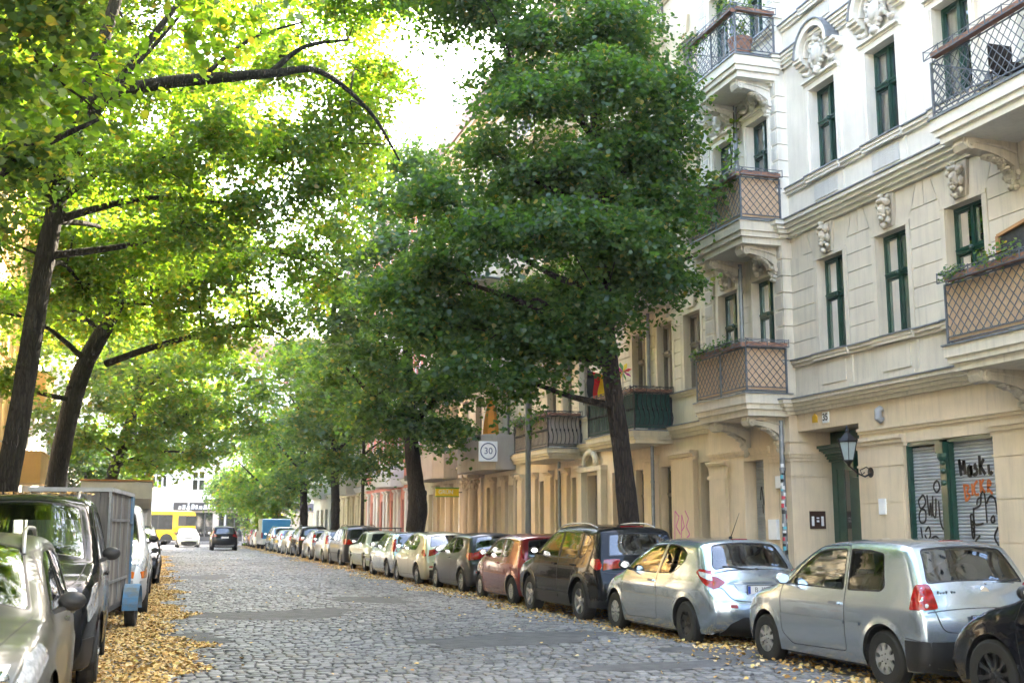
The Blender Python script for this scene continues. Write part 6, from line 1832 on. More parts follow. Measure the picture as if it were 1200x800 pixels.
C_R, S_R = build_car(MICRO, paintm=P_RED, label='small dusty red hatchback with curved lights parked in front of the black estate', group=CARG)
put(C_R, 8.08, 23.35, R(1), 3.43); plate(C_R, S_R, '', z=.70)

CLIO = dict(P208); CLIO.update(L=4.06, windows=[[(2.90,.98),(2.55,1.20),(2.25,1.335),(2.0,1.38),(1.72,1.39),(1.70,.96)], [(1.63,.96),(1.65,1.39),(1.2,1.37),(.98,1.30),(.86,1.2),(.95,1.06),(1.05,1.0)]],
  doors=[[(2.92,.42),(2.98,.75),(2.94,.96),(2.6,1.22),(2.2,1.375),(1.7,1.42),(1.68,.93),(1.68,.30),(2.8,.28)], [(1.66,.30),(1.66,.93),(1.68,1.42),(1.1,1.39),(.92,1.25),(.92,1.0),(1.08,.72),(1.12,.30)]], handles=[(1.85,.86),(1.0,1.18)],
  prof=[(a*4.06/3.96, c_) for a, c_ in P208['prof']], arches=[(.72,.315,.36),(3.31,.315,.36)], rim='spoke7', rim_rear='spoke7', windscreen=[(.66,1.0),(.52,1.38)], mirror=(2.76,.99),
  patches=[('side', [(.12,.84),(.2,.82),(.46,.92),(.44,1.02),(.25,1.0)], .007, 'tail_light', 'redlens', dict(rnd=.02)), ('rear', [(.40,.90),(.52,.84),(.74,.82),(.74,1.0),(.5,1.0)], .007, 'tail_light', 'redlens'),
   ('rear', [(-.66,.24),(.66,.24),(.68,.46),(-.68,.46)], .006, 'diffuser', 'black', dict(both=False, res=.06)), ('rear', [(.58,.52),(.70,.52),(.70,.56),(.58,.56)], .01, 'reflector', 'redlens')],
  strokes=[('rear', [(-.6,.66),(0,.63),(.6,.66)], .009, 'panel_gap', 'ink', False)])
C_C, S_C = build_car(CLIO, paintm=P_GRAPH, label='dark graphite five door hatchback between the red car and the champagne one', group=CARG)
put(C_C, 8.15, 27.4, R(.8), 4.06); plate(C_C, S_C, '', z=.78)

C4 = dict(CLIO); C4.update(L=4.26, W=1.77, prof=[(.12,.2),(.03,.30),(.0,.46),(.02,.62),(.08,.76),(.14,.92),(.22,1.06),(.42,1.26),(.60,1.38),(.8,1.44),(1.2,1.475),(1.75,1.485),(2.2,1.45),(2.5,1.37),(2.9,1.17),(3.2,1.0),(3.5,.91),(3.82,.80),(4.07,.65),(4.2,.5),(4.25,.34),(4.18,.2)],
  arches=[(.80,.315,.36),(3.40,.315,.36)], windows=[[(3.02,1.0),(2.65,1.22),(2.35,1.36),(2.1,1.41),(1.80,1.42),(1.78,.98)], [(1.71,.98),(1.73,1.42),(1.3,1.41),(1.05,1.34),(.86,1.22),(.98,1.05),(1.1,.99)]],
  doors=[[(3.04,.42),(3.1,.75),(3.06,.98),(2.7,1.24),(2.3,1.4),(1.78,1.45),(1.76,.95),(1.76,.30),(2.9,.28)], [(1.74,.30),(1.74,.95),(1.76,1.45),(1.15,1.42),(.95,1.28),(1.0,1.0),(1.16,.72),(1.2,.30)]], handles=[(1.92,.86),(1.24,.86)], mirror=(2.9,1.01), rim='spoke5', rim_rear='spoke5',
  rear_window=[(.60,1.07),(.52,1.36)], windscreen=[(.66,1.03),(.52,1.40)])
C_4, S_4 = build_car(C4, paintm=P_BEIGE, label='champagne beige rounded hatchback, just beyond the graphite car', group=CARG)
put(C_4, 8.0, 31.75, R(1), 4.26); plate(C_4, S_4, '', z=.72)

FIE = dict(CLIO); FIE.update(rim='spoke7', patches=[('side', [(.17,.86),(.30,.88),(.50,1.22),(.42,1.26),(.28,1.08)], .007, 'tail_light', 'redlens', dict(rnd=.02)), ('rear', [(.62,.86),(.74,.86),(.72,1.04),(.66,1.04)], .007, 'tail_light', 'redlens'),
   ('rear', [(-.60,.22),(.60,.22),(.5,.46),(-.5,.46)], .006, 'diffuser', 'black', dict(both=False, res=.06)), ('rear', [(.45,.50),(.66,.52),(.66,.56),(.46,.55)], .01, 'reflector', 'redlens')])
FIE['patches'] += [('side', [(3.5,.66),(3.86,.56),(3.88,.66),(3.6,.80)], .008, 'headlight', 'clearlens'), ('front', [(.38,.60),(.72,.62),(.72,.78),(.42,.72)], .008, 'headlight', 'clearlens'), ('front', [(-.5,.30),(.5,.30),(.55,.50),(-.55,.50)], .006, 'lower_grille', 'black', dict(both=False, res=.06))]
C_F, S_F = build_car(FIE, paintm=P_SILVER, dark=True, label='silver five door hatchback with high red lights behind the old green saloon', group=CARG)
put(C_F, 8.05, 36.6, R(1), 4.06); plate(C_F, S_F, '', z=.80)

# old saloon (three box)
SAL = dict(L=4.72, W=1.78, wr=.32, tw=.18, belt=.93, sill=.22, fil=.06, taper_f=.06, taper_r=.05, bulge_r=.05, bulge_f=.06, res=.045,
  prof=[(.02,.30),(.0,.45),(.02,.62),(.05,.86),(.14,.93),(.7,.98),(1.02,1.01),(1.22,1.20),(1.45,1.36),(1.7,1.42),(2.2,1.44),(2.6,1.41),(2.85,1.30),(3.15,1.06),(3.3,.99),(3.9,.95),(4.5,.90),(4.64,.84),(4.68,.62),(4.70,.42),(4.66,.3)],
  inset=[(.2,.05),(.35,.02),(.6,0),(.85,.01),(.93,.04),(1.05,.09),(1.38,.22),(1.5,.25)],
  arches=[(1.08,.33,.37),(3.88,.33,.37)], rim='cap8',
  windows=[[(3.0,1.0),(2.78,1.20),(2.6,1.35),(2.15,1.37),(2.12,.98)], [(2.06,.98),(2.09,1.37),(1.75,1.365),(1.5,1.27),(1.28,1.02),(1.32,.98)]],
  doors=[[(3.1,.34),(3.1,.97),(2.82,1.25),(2.62,1.39),(2.12,1.405),(2.09,.95),(2.09,.30)], [(2.07,.30),(2.07,.95),(2.1,1.40),(1.7,1.39),(1.45,1.26),(1.22,.98),(1.35,.8),(1.5,.5),(1.5,.30)]], handles=[(2.2,.84),(1.55,.84)], handle_mat=MT['chrome'],
  rear_window=[(.62,1.06),(.50,1.34)], windscreen=[(.66,1.03),(.54,1.36)], mirror=(2.9,1.0), mirror_paint=False,
  patches=[('rear', [(.48,.62),(.78,.62),(.78,.80),(.48,.80)], .01, 'tail_light', 'redlens'), ('rear', [(-.82,.42),(.82,.42),(.82,.54),(-.82,.54)], .05, 'bumper', 'chrome', dict(both=False, res=.08)),
     ('side', [(.02,.42),(.6,.42),(.6,.52),(.02,.52)], .03, 'bumper', 'chrome'), ('front', [(-.82,.42),(.82,.42),(.82,.54),(-.82,.54)], .05, 'bumper', 'chrome', dict(both=False, res=.08)), ('front', [(.5,.62),(.8,.62),(.8,.8),(.5,.8)], .006, 'headlight', 'clearlens')],
  strokes=[('side', [(.1,.60),(4.6,.60)], .025, 'trim_strip', 'chrome', True, .008)])
C_S, S_S = build_car(SAL, paintm=P_GREEN, dark=True, label='old fashioned grey green saloon with a roof rack', group=CARG)
put(C_S, 8.2, 41.2, R(.5), 4.72)
b = MB()
for y in (-.7, .35): b.bar((-.66, y, 1.56), (.66, y, 1.56), .03); [b.bar((s_*.62, y, 1.40), (s_*.62, y, 1.56), .03) for s_ in (-1, 1)]
for x in (-.66, -.33, 0, .33, .66): b.bar((x, -.95, 1.585), (x, .65, 1.585), .018)
b.build('roof_rack', MT['darkiron'], C_S, org=(0,0,0))

MPV = dict(TIG); MPV.update(L=4.6, W=1.80, wr=.32, tw=.2, prof=[(.12,.24),(.03,.34),(.0,.50),(.02,.70),(.06,.9),(.1,1.06),(.2,1.28),(.34,1.50),(.48,1.58),(.9,1.63),(1.7,1.65),(2.4,1.60),(2.8,1.48),(3.25,1.22),(3.6,1.04),(3.95,.94),(4.3,.80),(4.48,.62),(4.56,.45),(4.5,.25)],
  arches=[(.9,.33,.38),(3.62,.33,.38)], clad=None, sill=.2, windows=[[(3.35,1.07),(3.0,1.32),(2.75,1.46),(2.5,1.53),(2.1,1.56),(2.1,1.05)], [(2.02,1.05),(2.02,1.56),(1.25,1.55),(1.22,1.05)], [(1.14,1.06),(1.16,1.54),(.72,1.50),(.55,1.42),(.62,1.1)]],
  doors=[[(3.38,.5),(3.42,.9),(3.36,1.06),(3.0,1.36),(2.6,1.55),(2.08,1.60),(2.06,1.03),(2.06,.34),(3.2,.32)], [(2.04,.34),(2.04,1.03),(2.05,1.60),(1.2,1.58),(1.18,1.05),(1.35,.72),(1.4,.34)]], handles=[(2.2,.95),(1.35,.95)], rim='spoke7', rim_rear='spoke7', mirror=(3.2,1.1),
  patches=[('side', [(.06,.94),(.12,.90),(.35,.98),(.38,1.12),(.14,1.14)], .007, 'tail_light', 'redlens'), ('rear', [(.5,.93),(.78,.90),(.78,1.12),(.6,1.10)], .007, 'tail_light', 'redlens'), ('side', [(3.95,.72),(4.36,.62),(4.36,.72),(4.0,.86)], .006, 'headlight', 'clearlens')], strokes=[('side', [(3.3,.55),(1.3,.55)], .04, 'rub_strip', 'black', True, .012)])
C_M, S_M = build_car(MPV, paintm=P_GRAPH, dark=True, label='tall dark grey people carrier with bright red lights beyond the green saloon', group=CARG)
put(C_M, 8.2, 47.2, R(.5), 4.6); plate(C_M, S_M, '', z=.70); rails(C_M, S_M, .8, 2.6, 'darkiron')

# distant ones reuse those bodies in other paints
def recolour(src, new, label, x, y, L_, rz=0., group=CARG, old=None):
    c = copy_tree(src); c['label'] = label; c['group'] = group
    for o in tree_of(c):
        if o.type == 'MESH':
            for sl_ in o.material_slots:
                if sl_.material and sl_.material.name in PAINTS: sl_.link = 'OBJECT'; sl_.material = new
    put(c, x, y, rz, L_); return c
PAINTS = {p.name for p in (P_SILVER, P_SILVER2, P_BLACK, P_NIGHT, P_RED, P_GRAPH, P_BEIGE, P_GREEN, P_NAVY, P_WHITE, P_GREY, P_DGREY)}
Mx = C_M; Fx = C_F; Sx = C_S
yy = 52.4
for src, L_, pm, lab in ((C_F, 4.06, P_GREY, 'grey beige hatchback directly beyond the tall dark people carrier'), (C_F, 4.06, P_DGREY, 'dark grey hatchback, second beyond the tall people carrier'), (C_M, 4.6, P_BLACK, 'black people carrier halfway to the blue van'),
    (C_F, 4.06, P_GREY, 'muted beige hatchback beyond the black people carrier'), (C_F, 4.06, P_SILVER2, 'pale silver hatchback, second before the blue van'), (C_M, 4.6, P_SILVER2, 'silver people carrier right before the blue van')):
    recolour(src, pm, lab, 8.15, yy, L_, R(random.uniform(-.5, 1))); yy += L_+random.uniform(.7, 1.1)
yy = 91.5
for src, L_, pm, lab in ((C_F, 4.06, P_WHITE, 'white hatchback just past the blue van'), (C_F, 4.06, P_RED, 'reddish hatchback near the crossing, second past the blue van'), (C_F, 4.06, P_SILVER2, 'last silver hatchback at the kerb by the crossing')):
    recolour(src, pm, lab, 8.1, yy, L_, 0); yy += L_+.6
# black hatchback entering the picture at the lower right
C_B, S_B = build_car(dict(CLIO, rim='spoke10', rim_rear='spoke10', wr=.315), paintm=P_NIGHT, label='shiny black hatchback cut off by the lower right edge', group=CARG)
put(C_B, 7.95, 5.35, R(1), 4.06)

# ---------------- left row, noses to the camera
LG = 'vehicles parked along the left kerb'
P2008 = dict(L=4.16, W=1.74, wr=.32, tw=.2, belt=1.0, sill=.21, fil=.11, taper_f=.2, taper_r=.08, bulge_r=.1, bulge_f=.24, res=.04,
  prof=[(.12,.25),(.02,.36),(.0,.55),(.04,.80),(.1,1.0),(.22,1.22),(.4,1.44),(.6,1.52),(1.0,1.545),(1.7,1.55),(2.1,1.50),(2.4,1.40),(2.8,1.20),(3.08,1.04),(3.2,1.0),(3.5,.95),(3.8,.86),(4.0,.72),(4.1,.58),(4.14,.42),(4.1,.3),(4.0,.21)],
  inset=[(.15,.08),(.28,.02),(.45,.0),(.65,.0),(.85,.01),(1.0,.05),(1.15,.10),(1.5,.22),(1.6,.25)],
  arches=[(.78,.33,.375),(3.32,.33,.375)], rim='spoke7',
  windows=[[(2.98,1.04),(2.62,1.24),(2.35,1.38),(2.1,1.45),(1.8,1.46),(1.78,1.02)], [(1.7,1.02),(1.72,1.46),(1.2,1.45),(.9,1.38),(.8,1.25),(.9,1.08)]],
  doors=[[(3.0,.42),(3.05,.8),(3.0,1.02),(2.6,1.28),(2.3,1.44),(1.78,1.49),(1.76,1.0),(1.76,.30),(2.9,.28)], [(1.74,.3),(1.74,1.0),(1.76,1.49),(1.1,1.47),(.85,1.35),(.9,1.02),(1.1,.75),(1.2,.3)]], handles=[(1.9,.93),(1.1,.93)],
  rear_window=[(.6,1.08),(.52,1.42)], windscreen=[(.68,1.055),(.54,1.46)], mirror=(2.84,1.04), mirror_paint=False, seat_y=2.0, bench_y=1.1, dash_y=2.5,
  patches=[('side', [(3.52,.80),(3.75,.70),(4.02,.60),(4.05,.66),(3.82,.84),(3.58,.90)], .008, 'headlight', 'clearlens', dict(rnd=.02)), ('front', [(.34,.64),(.50,.60),(.72,.62),(.74,.80),(.62,.80),(.46,.72)], .008, 'headlight', 'clearlens', dict(rnd=.02)),
     ('front', [(-.32,.44),(.32,.44),(.36,.66),(.28,.72),(-.28,.72),(-.36,.66)], .006, 'grille', 'black', dict(both=False, res=.05)), ('front', [(-.62,.24),(.62,.24),(.6,.38),(-.6,.38)], .006, 'lower_grille', 'black', dict(both=False, res=.05)),
     ('front', [(.46,.42),(.62,.42),(.62,.5),(.48,.5)], .006, 'fog_light', 'clearlens')],
  strokes=[('front', [(.70,1.03),(.62,.95),(.52,.84),(.38,.77),(.2,.75),(0,.745)], .010, 'panel_gap', 'ink')])
C_2, S_2 = build_car(P2008, paintm=paint('grey_silver_paint', (.10,.10,.085), .35, .3, coat=.35), label='grey silver car with roof rails cut off at the lower left corner', group=LG)
put(C_2, -1.47, 7.35, PI+R(1), 4.16); rails(C_2, S_2, .8, 2.35, 'alloy', .06)
def lens_detail(C, S, kind, pts):
    for (a, z, r, m, sgs) in pts:
        for sg in sgs:
            P = S.point(kind, [a if kind == 'side' else sg*a], [z], .012, sg)[0]
            b = MB(); b.ball((P[0], P[1]-S.L/2, P[2]), (r, r, r), 0, 12, 7); b.build('lamp_lens', MT[m], C, org=(0,0,0), smooth=True)
lens_detail(C_2, S_2, 'front', [(.60,.72,.05,'mirror',(-1,1)), (.50,.66,.028,'orangelens',(-1,1))])
VAN = dict(L=4.38, W=1.81, wr=.32, tw=.2, belt=1.12, sill=.21, fil=.11, taper_f=.18, taper_r=.03, bulge_r=.05, bulge_f=.20, res=.045,
  prof=[(.05,.25),(.0,.38),(.0,.6),(.02,1.0),(.06,1.4),(.12,1.72),(.22,1.80),(.6,1.83),(1.6,1.84),(2.4,1.82),(2.75,1.75),(3.1,1.50),(3.45,1.22),(3.58,1.15),(3.9,1.06),(4.15,.94),(4.28,.76),(4.35,.6),(4.37,.42),(4.3,.28),(4.2,.21)],
  inset=[(.15,.07),(.3,.02),(.5,0),(.75,0),(1.0,.015),(1.12,.045),(1.4,.10),(1.75,.20),(1.9,.25)],
  arches=[(.82,.33,.38),(3.50,.33,.38)], rim='cap9',
  windows=[[(3.36,1.17),(3.05,1.42),(2.78,1.62),(2.6,1.68),(2.2,1.70),(2.18,1.15)], [(2.1,1.15),(2.12,1.70),(1.25,1.69),(1.22,1.15)], [(1.12,1.16),(1.14,1.68),(.35,1.64),(.32,1.17)]],
  doors=[[(3.38,.5),(3.42,.95),(3.38,1.15),(3.05,1.48),(2.7,1.72),(2.16,1.75),(2.14,1.1),(2.14,.34),(3.2,.32)], [(2.12,.34),(2.12,1.1),(2.13,1.75),(1.2,1.74),(1.17,1.1),(1.28,.75),(1.3,.34)]], handles=[(2.3,1.02),(2.0,1.02)],
  rear_window=[(.6,1.15),(.52,1.62)], windscreen=[(.72,1.19),(.60,1.71)], mirror=(3.22,1.18), mirror_paint=False, seat_y=2.3, bench_y=1.3, dash_y=2.9,
  patches=[('side', [(3.78,.78),(4.18,.64),(4.2,.78),(4.0,.95),(3.8,1.0)], .008, 'headlight', 'clearlens', dict(rnd=.03)), ('front', [(.40,.66),(.76,.66),(.76,.92),(.62,.94),(.46,.84)], .008, 'headlight', 'clearlens', dict(rnd=.03)),
     ('front', [(-.36,.62),(.36,.62),(.38,.82),(-.38,.82)], .006, 'grille', 'black', dict(both=False, res=.05)), ('front', [(-.8,.23),(.8,.23),(.82,.50),(-.82,.50)], .008, 'bumper', 'black', dict(both=False, res=.06)),
     ('side', [(3.92,.23),(4.3,.23),(4.3,.50),(3.92,.50)], .008, 'bumper', 'black')],
  strokes=[('front', [(.72,1.16),(.68,1.05),(.62,.97),(.45,.90),(.2,.87),(0,.865)], .010, 'panel_gap', 'ink'), ('front', [(.05,.74),(.36,.74)], .025, 'grille_bar', 'chrome', True, .012), ('front', [(-.8,.56),(0,.56),(.8,.56)], .014, 'bumper_trim', 'chrome', False, .014)])
C_V, S_V = build_car(VAN, paintm=P_BLACK, label='glossy black compact van facing the camera, dead leaves on its bonnet', group=LG, cat='van')
C_V.scale = (1, 1, 1.07)
put(C_V, -1.42, 12.1, PI+R(.8), 4.38); rails(C_V, S_V, .5, 2.5, 'alloy', .05)
lens_detail(C_V, S_V, 'front', [(.70,.84,.045,'orangelens',(-1,1)), (.55,.76,.06,'mirror',(-1,1))])
plate(C_V, S_V, '', 'front', z=.40)
C_W = recolour(C_F, P_WHITE, 'white hatchback mostly hidden beyond the white camper on the left', -.92, 29.2, 4.06, PI+R(.5), LG)
C_K = recolour(C_M, P_BLACK, 'black people carrier barely visible at the far end of the left row', -.72, 33.9, 4.6, PI, LG)
# moving cars
C_X, S_X = build_car(dict(TIG, rim='spoke5b', patches=[('side', [(.12,.92),(.16,.88),(.3,.96),(.34,1.3),(.26,1.32),(.2,1.1)], .007, 'tail_light', 'redlens'), ('rear', [(.50,.98),(.78,.92),(.78,1.12),(.62,1.10)], .009, 'tail_light', 'redlens'),
    ('rear', [(-.62,.30),(.62,.30),(.66,.42),(-.66,.42)], .005, 'diffuser', 'alloy', dict(both=False, res=.06))]), name='moving_car', paintm=P_BLACK, dark=True, label='dark grey off road car driving away in the middle of the road', group='cars moving at the far end')
put(C_X, 4.55, 81.2, R(-1), 4.43); plate(C_X, S_X, '', z=.9)
C_O, S_O = build_car(dict(CLIO, patches=[('side', [(3.5,.66),(3.86,.56),(3.88,.66),(3.6,.80)], .008, 'headlight', 'clearlens'), ('front', [(.38,.60),(.72,.62),(.72,.78),(.42,.72)], .008, 'headlight', 'clearlens'),
    ('front', [(-.34,.56),(.34,.56),(.34,.70),(-.34,.70)], .006, 'grille', 'black', dict(both=False)), ('front', [(-.55,.26),(.55,.26),(.6,.44),(-.6,.44)], .006, 'lower_grille', 'black', dict(both=False, res=.05))], strokes=[('front', [(.62,.98),(.55,.82),(.3,.76),(0,.75)], .01, 'panel_gap', 'ink')]),
    name='moving_car', paintm=P_WHITE, dark=True, label='small white car with headlights coming towards the camera near the bus', group='cars moving at the far end')
put(C_O, 2.4, 93.0, PI+R(2), 4.06); plate(C_O, S_O, '', 'front', z=.45)
# ------------------------------------------------------------------ trees
def bark_mat(name, c1, c2):
    m, nt, out = _nt(name)
    p = N(nt, 'ShaderNodeBsdfPrincipled', Roughness=.95)
    tc = N(nt, 'ShaderNodeTexCoord'); mp = N(nt, 'ShaderNodeMapping'); mp.inputs['Scale'].default_value = (9, 9, 1.6)
    L(nt, tc.outputs['Object'], mp.inputs[0])
    v = N(nt, 'ShaderNodeTexVoronoi', Scale=2.2); v.feature = 'DISTANCE_TO_EDGE'; L(nt, mp.outputs[0], v.inputs['Vector'])
    no = N(nt, 'ShaderNodeTexNoise', Scale=1.5, Detail=6.); L(nt, mp.outputs[0], no.inputs['Vector'])
    r = ramp(nt, [(.3, c1), (.7, c2)], no.outputs[0])
    rv = ramp(nt, [(.0, (.35,.35,.35)), (.25, (1,1,1))], v.outputs['Distance'])
    L(nt, mixc(nt, r.outputs[0], rv.outputs[0], 1., 'MULTIPLY'), p.inputs['Base Color'])
    b = N(nt, 'ShaderNodeBump', Strength=.9, Distance=.04); L(nt, rv.outputs[0], b.inputs['Height']); L(nt, b.outputs[0], p.inputs['Normal'])
    L(nt, p.outputs[0], out.inputs[0]); return m
MT['bark'] = bark_mat('dark_bark', (.022,.018,.014), (.045,.038,.03))
MT['bark2'] = bark_mat('warm_bark', (.034,.023,.017), (.07,.05,.037))
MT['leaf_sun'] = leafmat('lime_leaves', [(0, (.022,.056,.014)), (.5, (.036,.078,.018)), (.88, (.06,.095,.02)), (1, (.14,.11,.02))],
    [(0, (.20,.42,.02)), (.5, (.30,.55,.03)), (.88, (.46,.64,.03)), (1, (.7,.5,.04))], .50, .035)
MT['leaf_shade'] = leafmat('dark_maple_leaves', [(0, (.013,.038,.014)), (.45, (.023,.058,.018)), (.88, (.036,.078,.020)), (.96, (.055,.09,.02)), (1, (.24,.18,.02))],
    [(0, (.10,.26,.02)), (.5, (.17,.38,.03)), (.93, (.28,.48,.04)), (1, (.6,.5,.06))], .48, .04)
MT['leaf_mid'] = leafmat('green_leaves', [(0, (.022,.054,.018)), (.5, (.036,.076,.022)), (.9, (.06,.095,.022)), (1, (.16,.13,.02))],
    [(0, (.12,.28,.03)), (.5, (.20,.38,.04)), (.9, (.34,.48,.04)), (1, (.65,.5,.05))], .48, .045)

HEX = np.array([(0,-.42,0),(.30,-.46,.07),(.50,-.16,.12),(.40,.16,.06),(.13,.42,-.02),(0,.72,-.10),(-.16,.40,-.02),(-.42,.14,.06),(-.46,-.2,.12),(-.26,-.46,.07)])
QUAD = np.array([(0,-.55,0),(.46,-.05,.12),(0,.60,-.03),(-.46,-.05,.12)])
def leaf_cloud(name, P, Nn, S, mat, tmpl=HEX, r=None):
    r = r or rng
    n = len(P)
    Nn = Nn/np.linalg.norm(Nn, axis=1, keepdims=True)
    ref = r.normal(size=(n, 3)); T = np.cross(Nn, ref); T /= np.linalg.norm(T, axis=1, keepdims=True)+1e-9
    B = np.cross(Nn, T)
    k = len(tmpl)
    V = P[:,None,:] + S[:,None,None]*(tmpl[None,:,0:1]*T[:,None,:] + tmpl[None,:,1:2]*B[:,None,:] + tmpl[None,:,2:3]*Nn[:,None,:])
    F = np.arange(n*k).reshape(n, k)
    return quads_mesh(name, V.reshape(-1, 3), F, mat)

def make_tree(name, label, base, trunk, limbs, clumps, mat, bark='bark', leaf=.13, per=34, tmpl=HEX, seed=1, spread=.55, group=None, cat='tree', dens=1.):
    r = np.random.default_rng(seed); rs = random.Random(seed)
    root = empty(name, (base[0], base[1], base[2] if len(base) > 2 else .1)); tag(root, label, cat, group)
    b = MB()
    def smooth(pts, k=5):
        out = []
        P = [Vector(p[:3]) for p in pts]; Rr = [p[3] for p in pts]
        for i in range(len(P)-1):
            p0, p1, p2, p3 = P[max(i-1,0)], P[i], P[i+1], P[min(i+2,len(P)-1)]
            for j in range(k):
                t = j/k
                q = .5*((2*p1)+(-p0+p2)*t+(2*p0-5*p1+4*p2-p3)*t*t+(-p0+3*p1-3*p2+p3)*t**3)
                out.append((q, Rr[i]+(Rr[i+1]-Rr[i])*t))
        out.append((P[-1], Rr[-1])); return out
    def tb(pts, n=9, k=5, jit=.04):
        s = smooth(pts, k)
        b.tube([p for p, _ in s], [max(.004, rr*(1+rs.uniform(-jit, jit))) for _, rr in s], n)
        return s
    T = tb(trunk, 14, 6)
    # root flare
    b.tube([(trunk[0][0], trunk[0][1], -.1), (trunk[0][0], trunk[0][1], .05), (trunk[0][0], trunk[0][1], .4)], [trunk[0][3]*1.45, trunk[0][3]*1.2, trunk[0][3]*.98], 14)
    for _ in range(3): 
        q = T[len(T)//3+rs.randint(-3, 3)]; b.ball(tuple(q[0]+Vector((rs.uniform(-1,1), rs.uniform(-1,0), 0)).normalized()*q[1]*.8), q[1]*.42, 0, 8, 6, .15)
    LS = [T]
    for lm in limbs: LS.append(tb(lm, 8, 5))
    PP, NN, SS = [], [], []
    for ci, (cx, cy, cz, rx, ry, rz, ns) in enumerate(clumps):
        ns = int(ns*dens)
        c = Vector((cx, cy, cz))
        # limb from the closest sensible skeleton point (below the clump)
        best, bd = None, 1e9
        for s in LS:
            for q, rr in s[2:]:
                d = (q-c).length + max(0, q.z-(cz-.3))*2.5 + (1.5 if rr < .03 else 0)
                if d < bd: bd, best = d, (q, rr)
        q, rr = best
        r0 = min(rr*.6, .10)
        mid = q.lerp(c, .5)+Vector((rs.uniform(-.3,.3), rs.uniform(-.3,.3), rs.uniform(-.1,.45)))
        nl = tb([(*q, r0), (*mid, r0*.6), (*c, r0*.32)], 6, 4)
        LS.append(nl)
        d = r.normal(size=(ns, 3)); d /= np.linalg.norm(d, axis=1, keepdims=True)
        rad = r.uniform(0, 1, ns)**.42
        C = np.array([cx, cy, cz]) + d*rad[:,None]*np.array([rx, ry, rz])
        for k in range(min(ns, 9)):
            e = Vector(C[k]); m2 = c.lerp(e, .5)+Vector((0,0,rs.uniform(0,.2)))
            tb([(*c, r0*.32), (*m2, r0*.2), (*e, .006)], 5, 2)
        out = d*np.array([1, 1, .25]); out[:, 2] -= .18; out += r.normal(0, .35, (ns, 3)); out /= np.linalg.norm(out, axis=1, keepdims=True)
        side = np.cross(out, np.array([0,0,1.])); side /= np.linalg.norm(side, axis=1, keepdims=True)+1e-9
        upn = np.cross(side, out)
        t = r.uniform(-1, 1, (ns, per)); w = r.normal(0, .5, (ns, per))*(1.15-np.abs(t)); h = r.normal(0, .13, (ns, per))
        ln = spread*r.uniform(.7, 1.4, (ns, 1))
        P = C[:,None,:] + out[:,None,:]*(t*ln)[:,:,None] + side[:,None,:]*(w*ln)[:,:,None] + upn[:,None,:]*(h*ln)[:,:,None]
        P[:,:,2] -= .22*ln*(t+.3)**2 + .15*np.abs(w)*ln
        nn = np.array([0,0,.75])+out[:,None,:]*.35+r.normal(0, .42, (ns, per, 3))
        PP.append(P.reshape(-1, 3)); NN.append(nn.reshape(-1, 3)); SS.append((leaf*r.uniform(.6, 1.2, ns*per)))
    o = b.build('trunk', MT[bark], root, org=(0,0,0), smooth=True)
    P, Nn, S = np.concatenate(PP), np.concatenate(NN), np.concatenate(SS)
    cr = link('crown', leaf_cloud('crown', P, Nn, S, MT[mat], tmpl, r), root)
    return root

def blob(cx, cy, cz, R0, H0, n, seed, r=(1.5, 1.1), ns=60, low=None, flat=.62):
    """n clumps filling an ovoid crown"""
    rs = random.Random(seed); out = []
    for k in range(n):
        for _ in range(30):
            x, y, z = rs.uniform(-1,1), rs.uniform(-1,1), rs.uniform(-1,1)
            q = x*x+y*y+z*z
            if .12 < q < 1: break
        s = rs.uniform(*sorted(r))
        out.append((cx+x*R0, cy+y*R0, cz+z*H0, s, s, s*flat, ns))
    return out

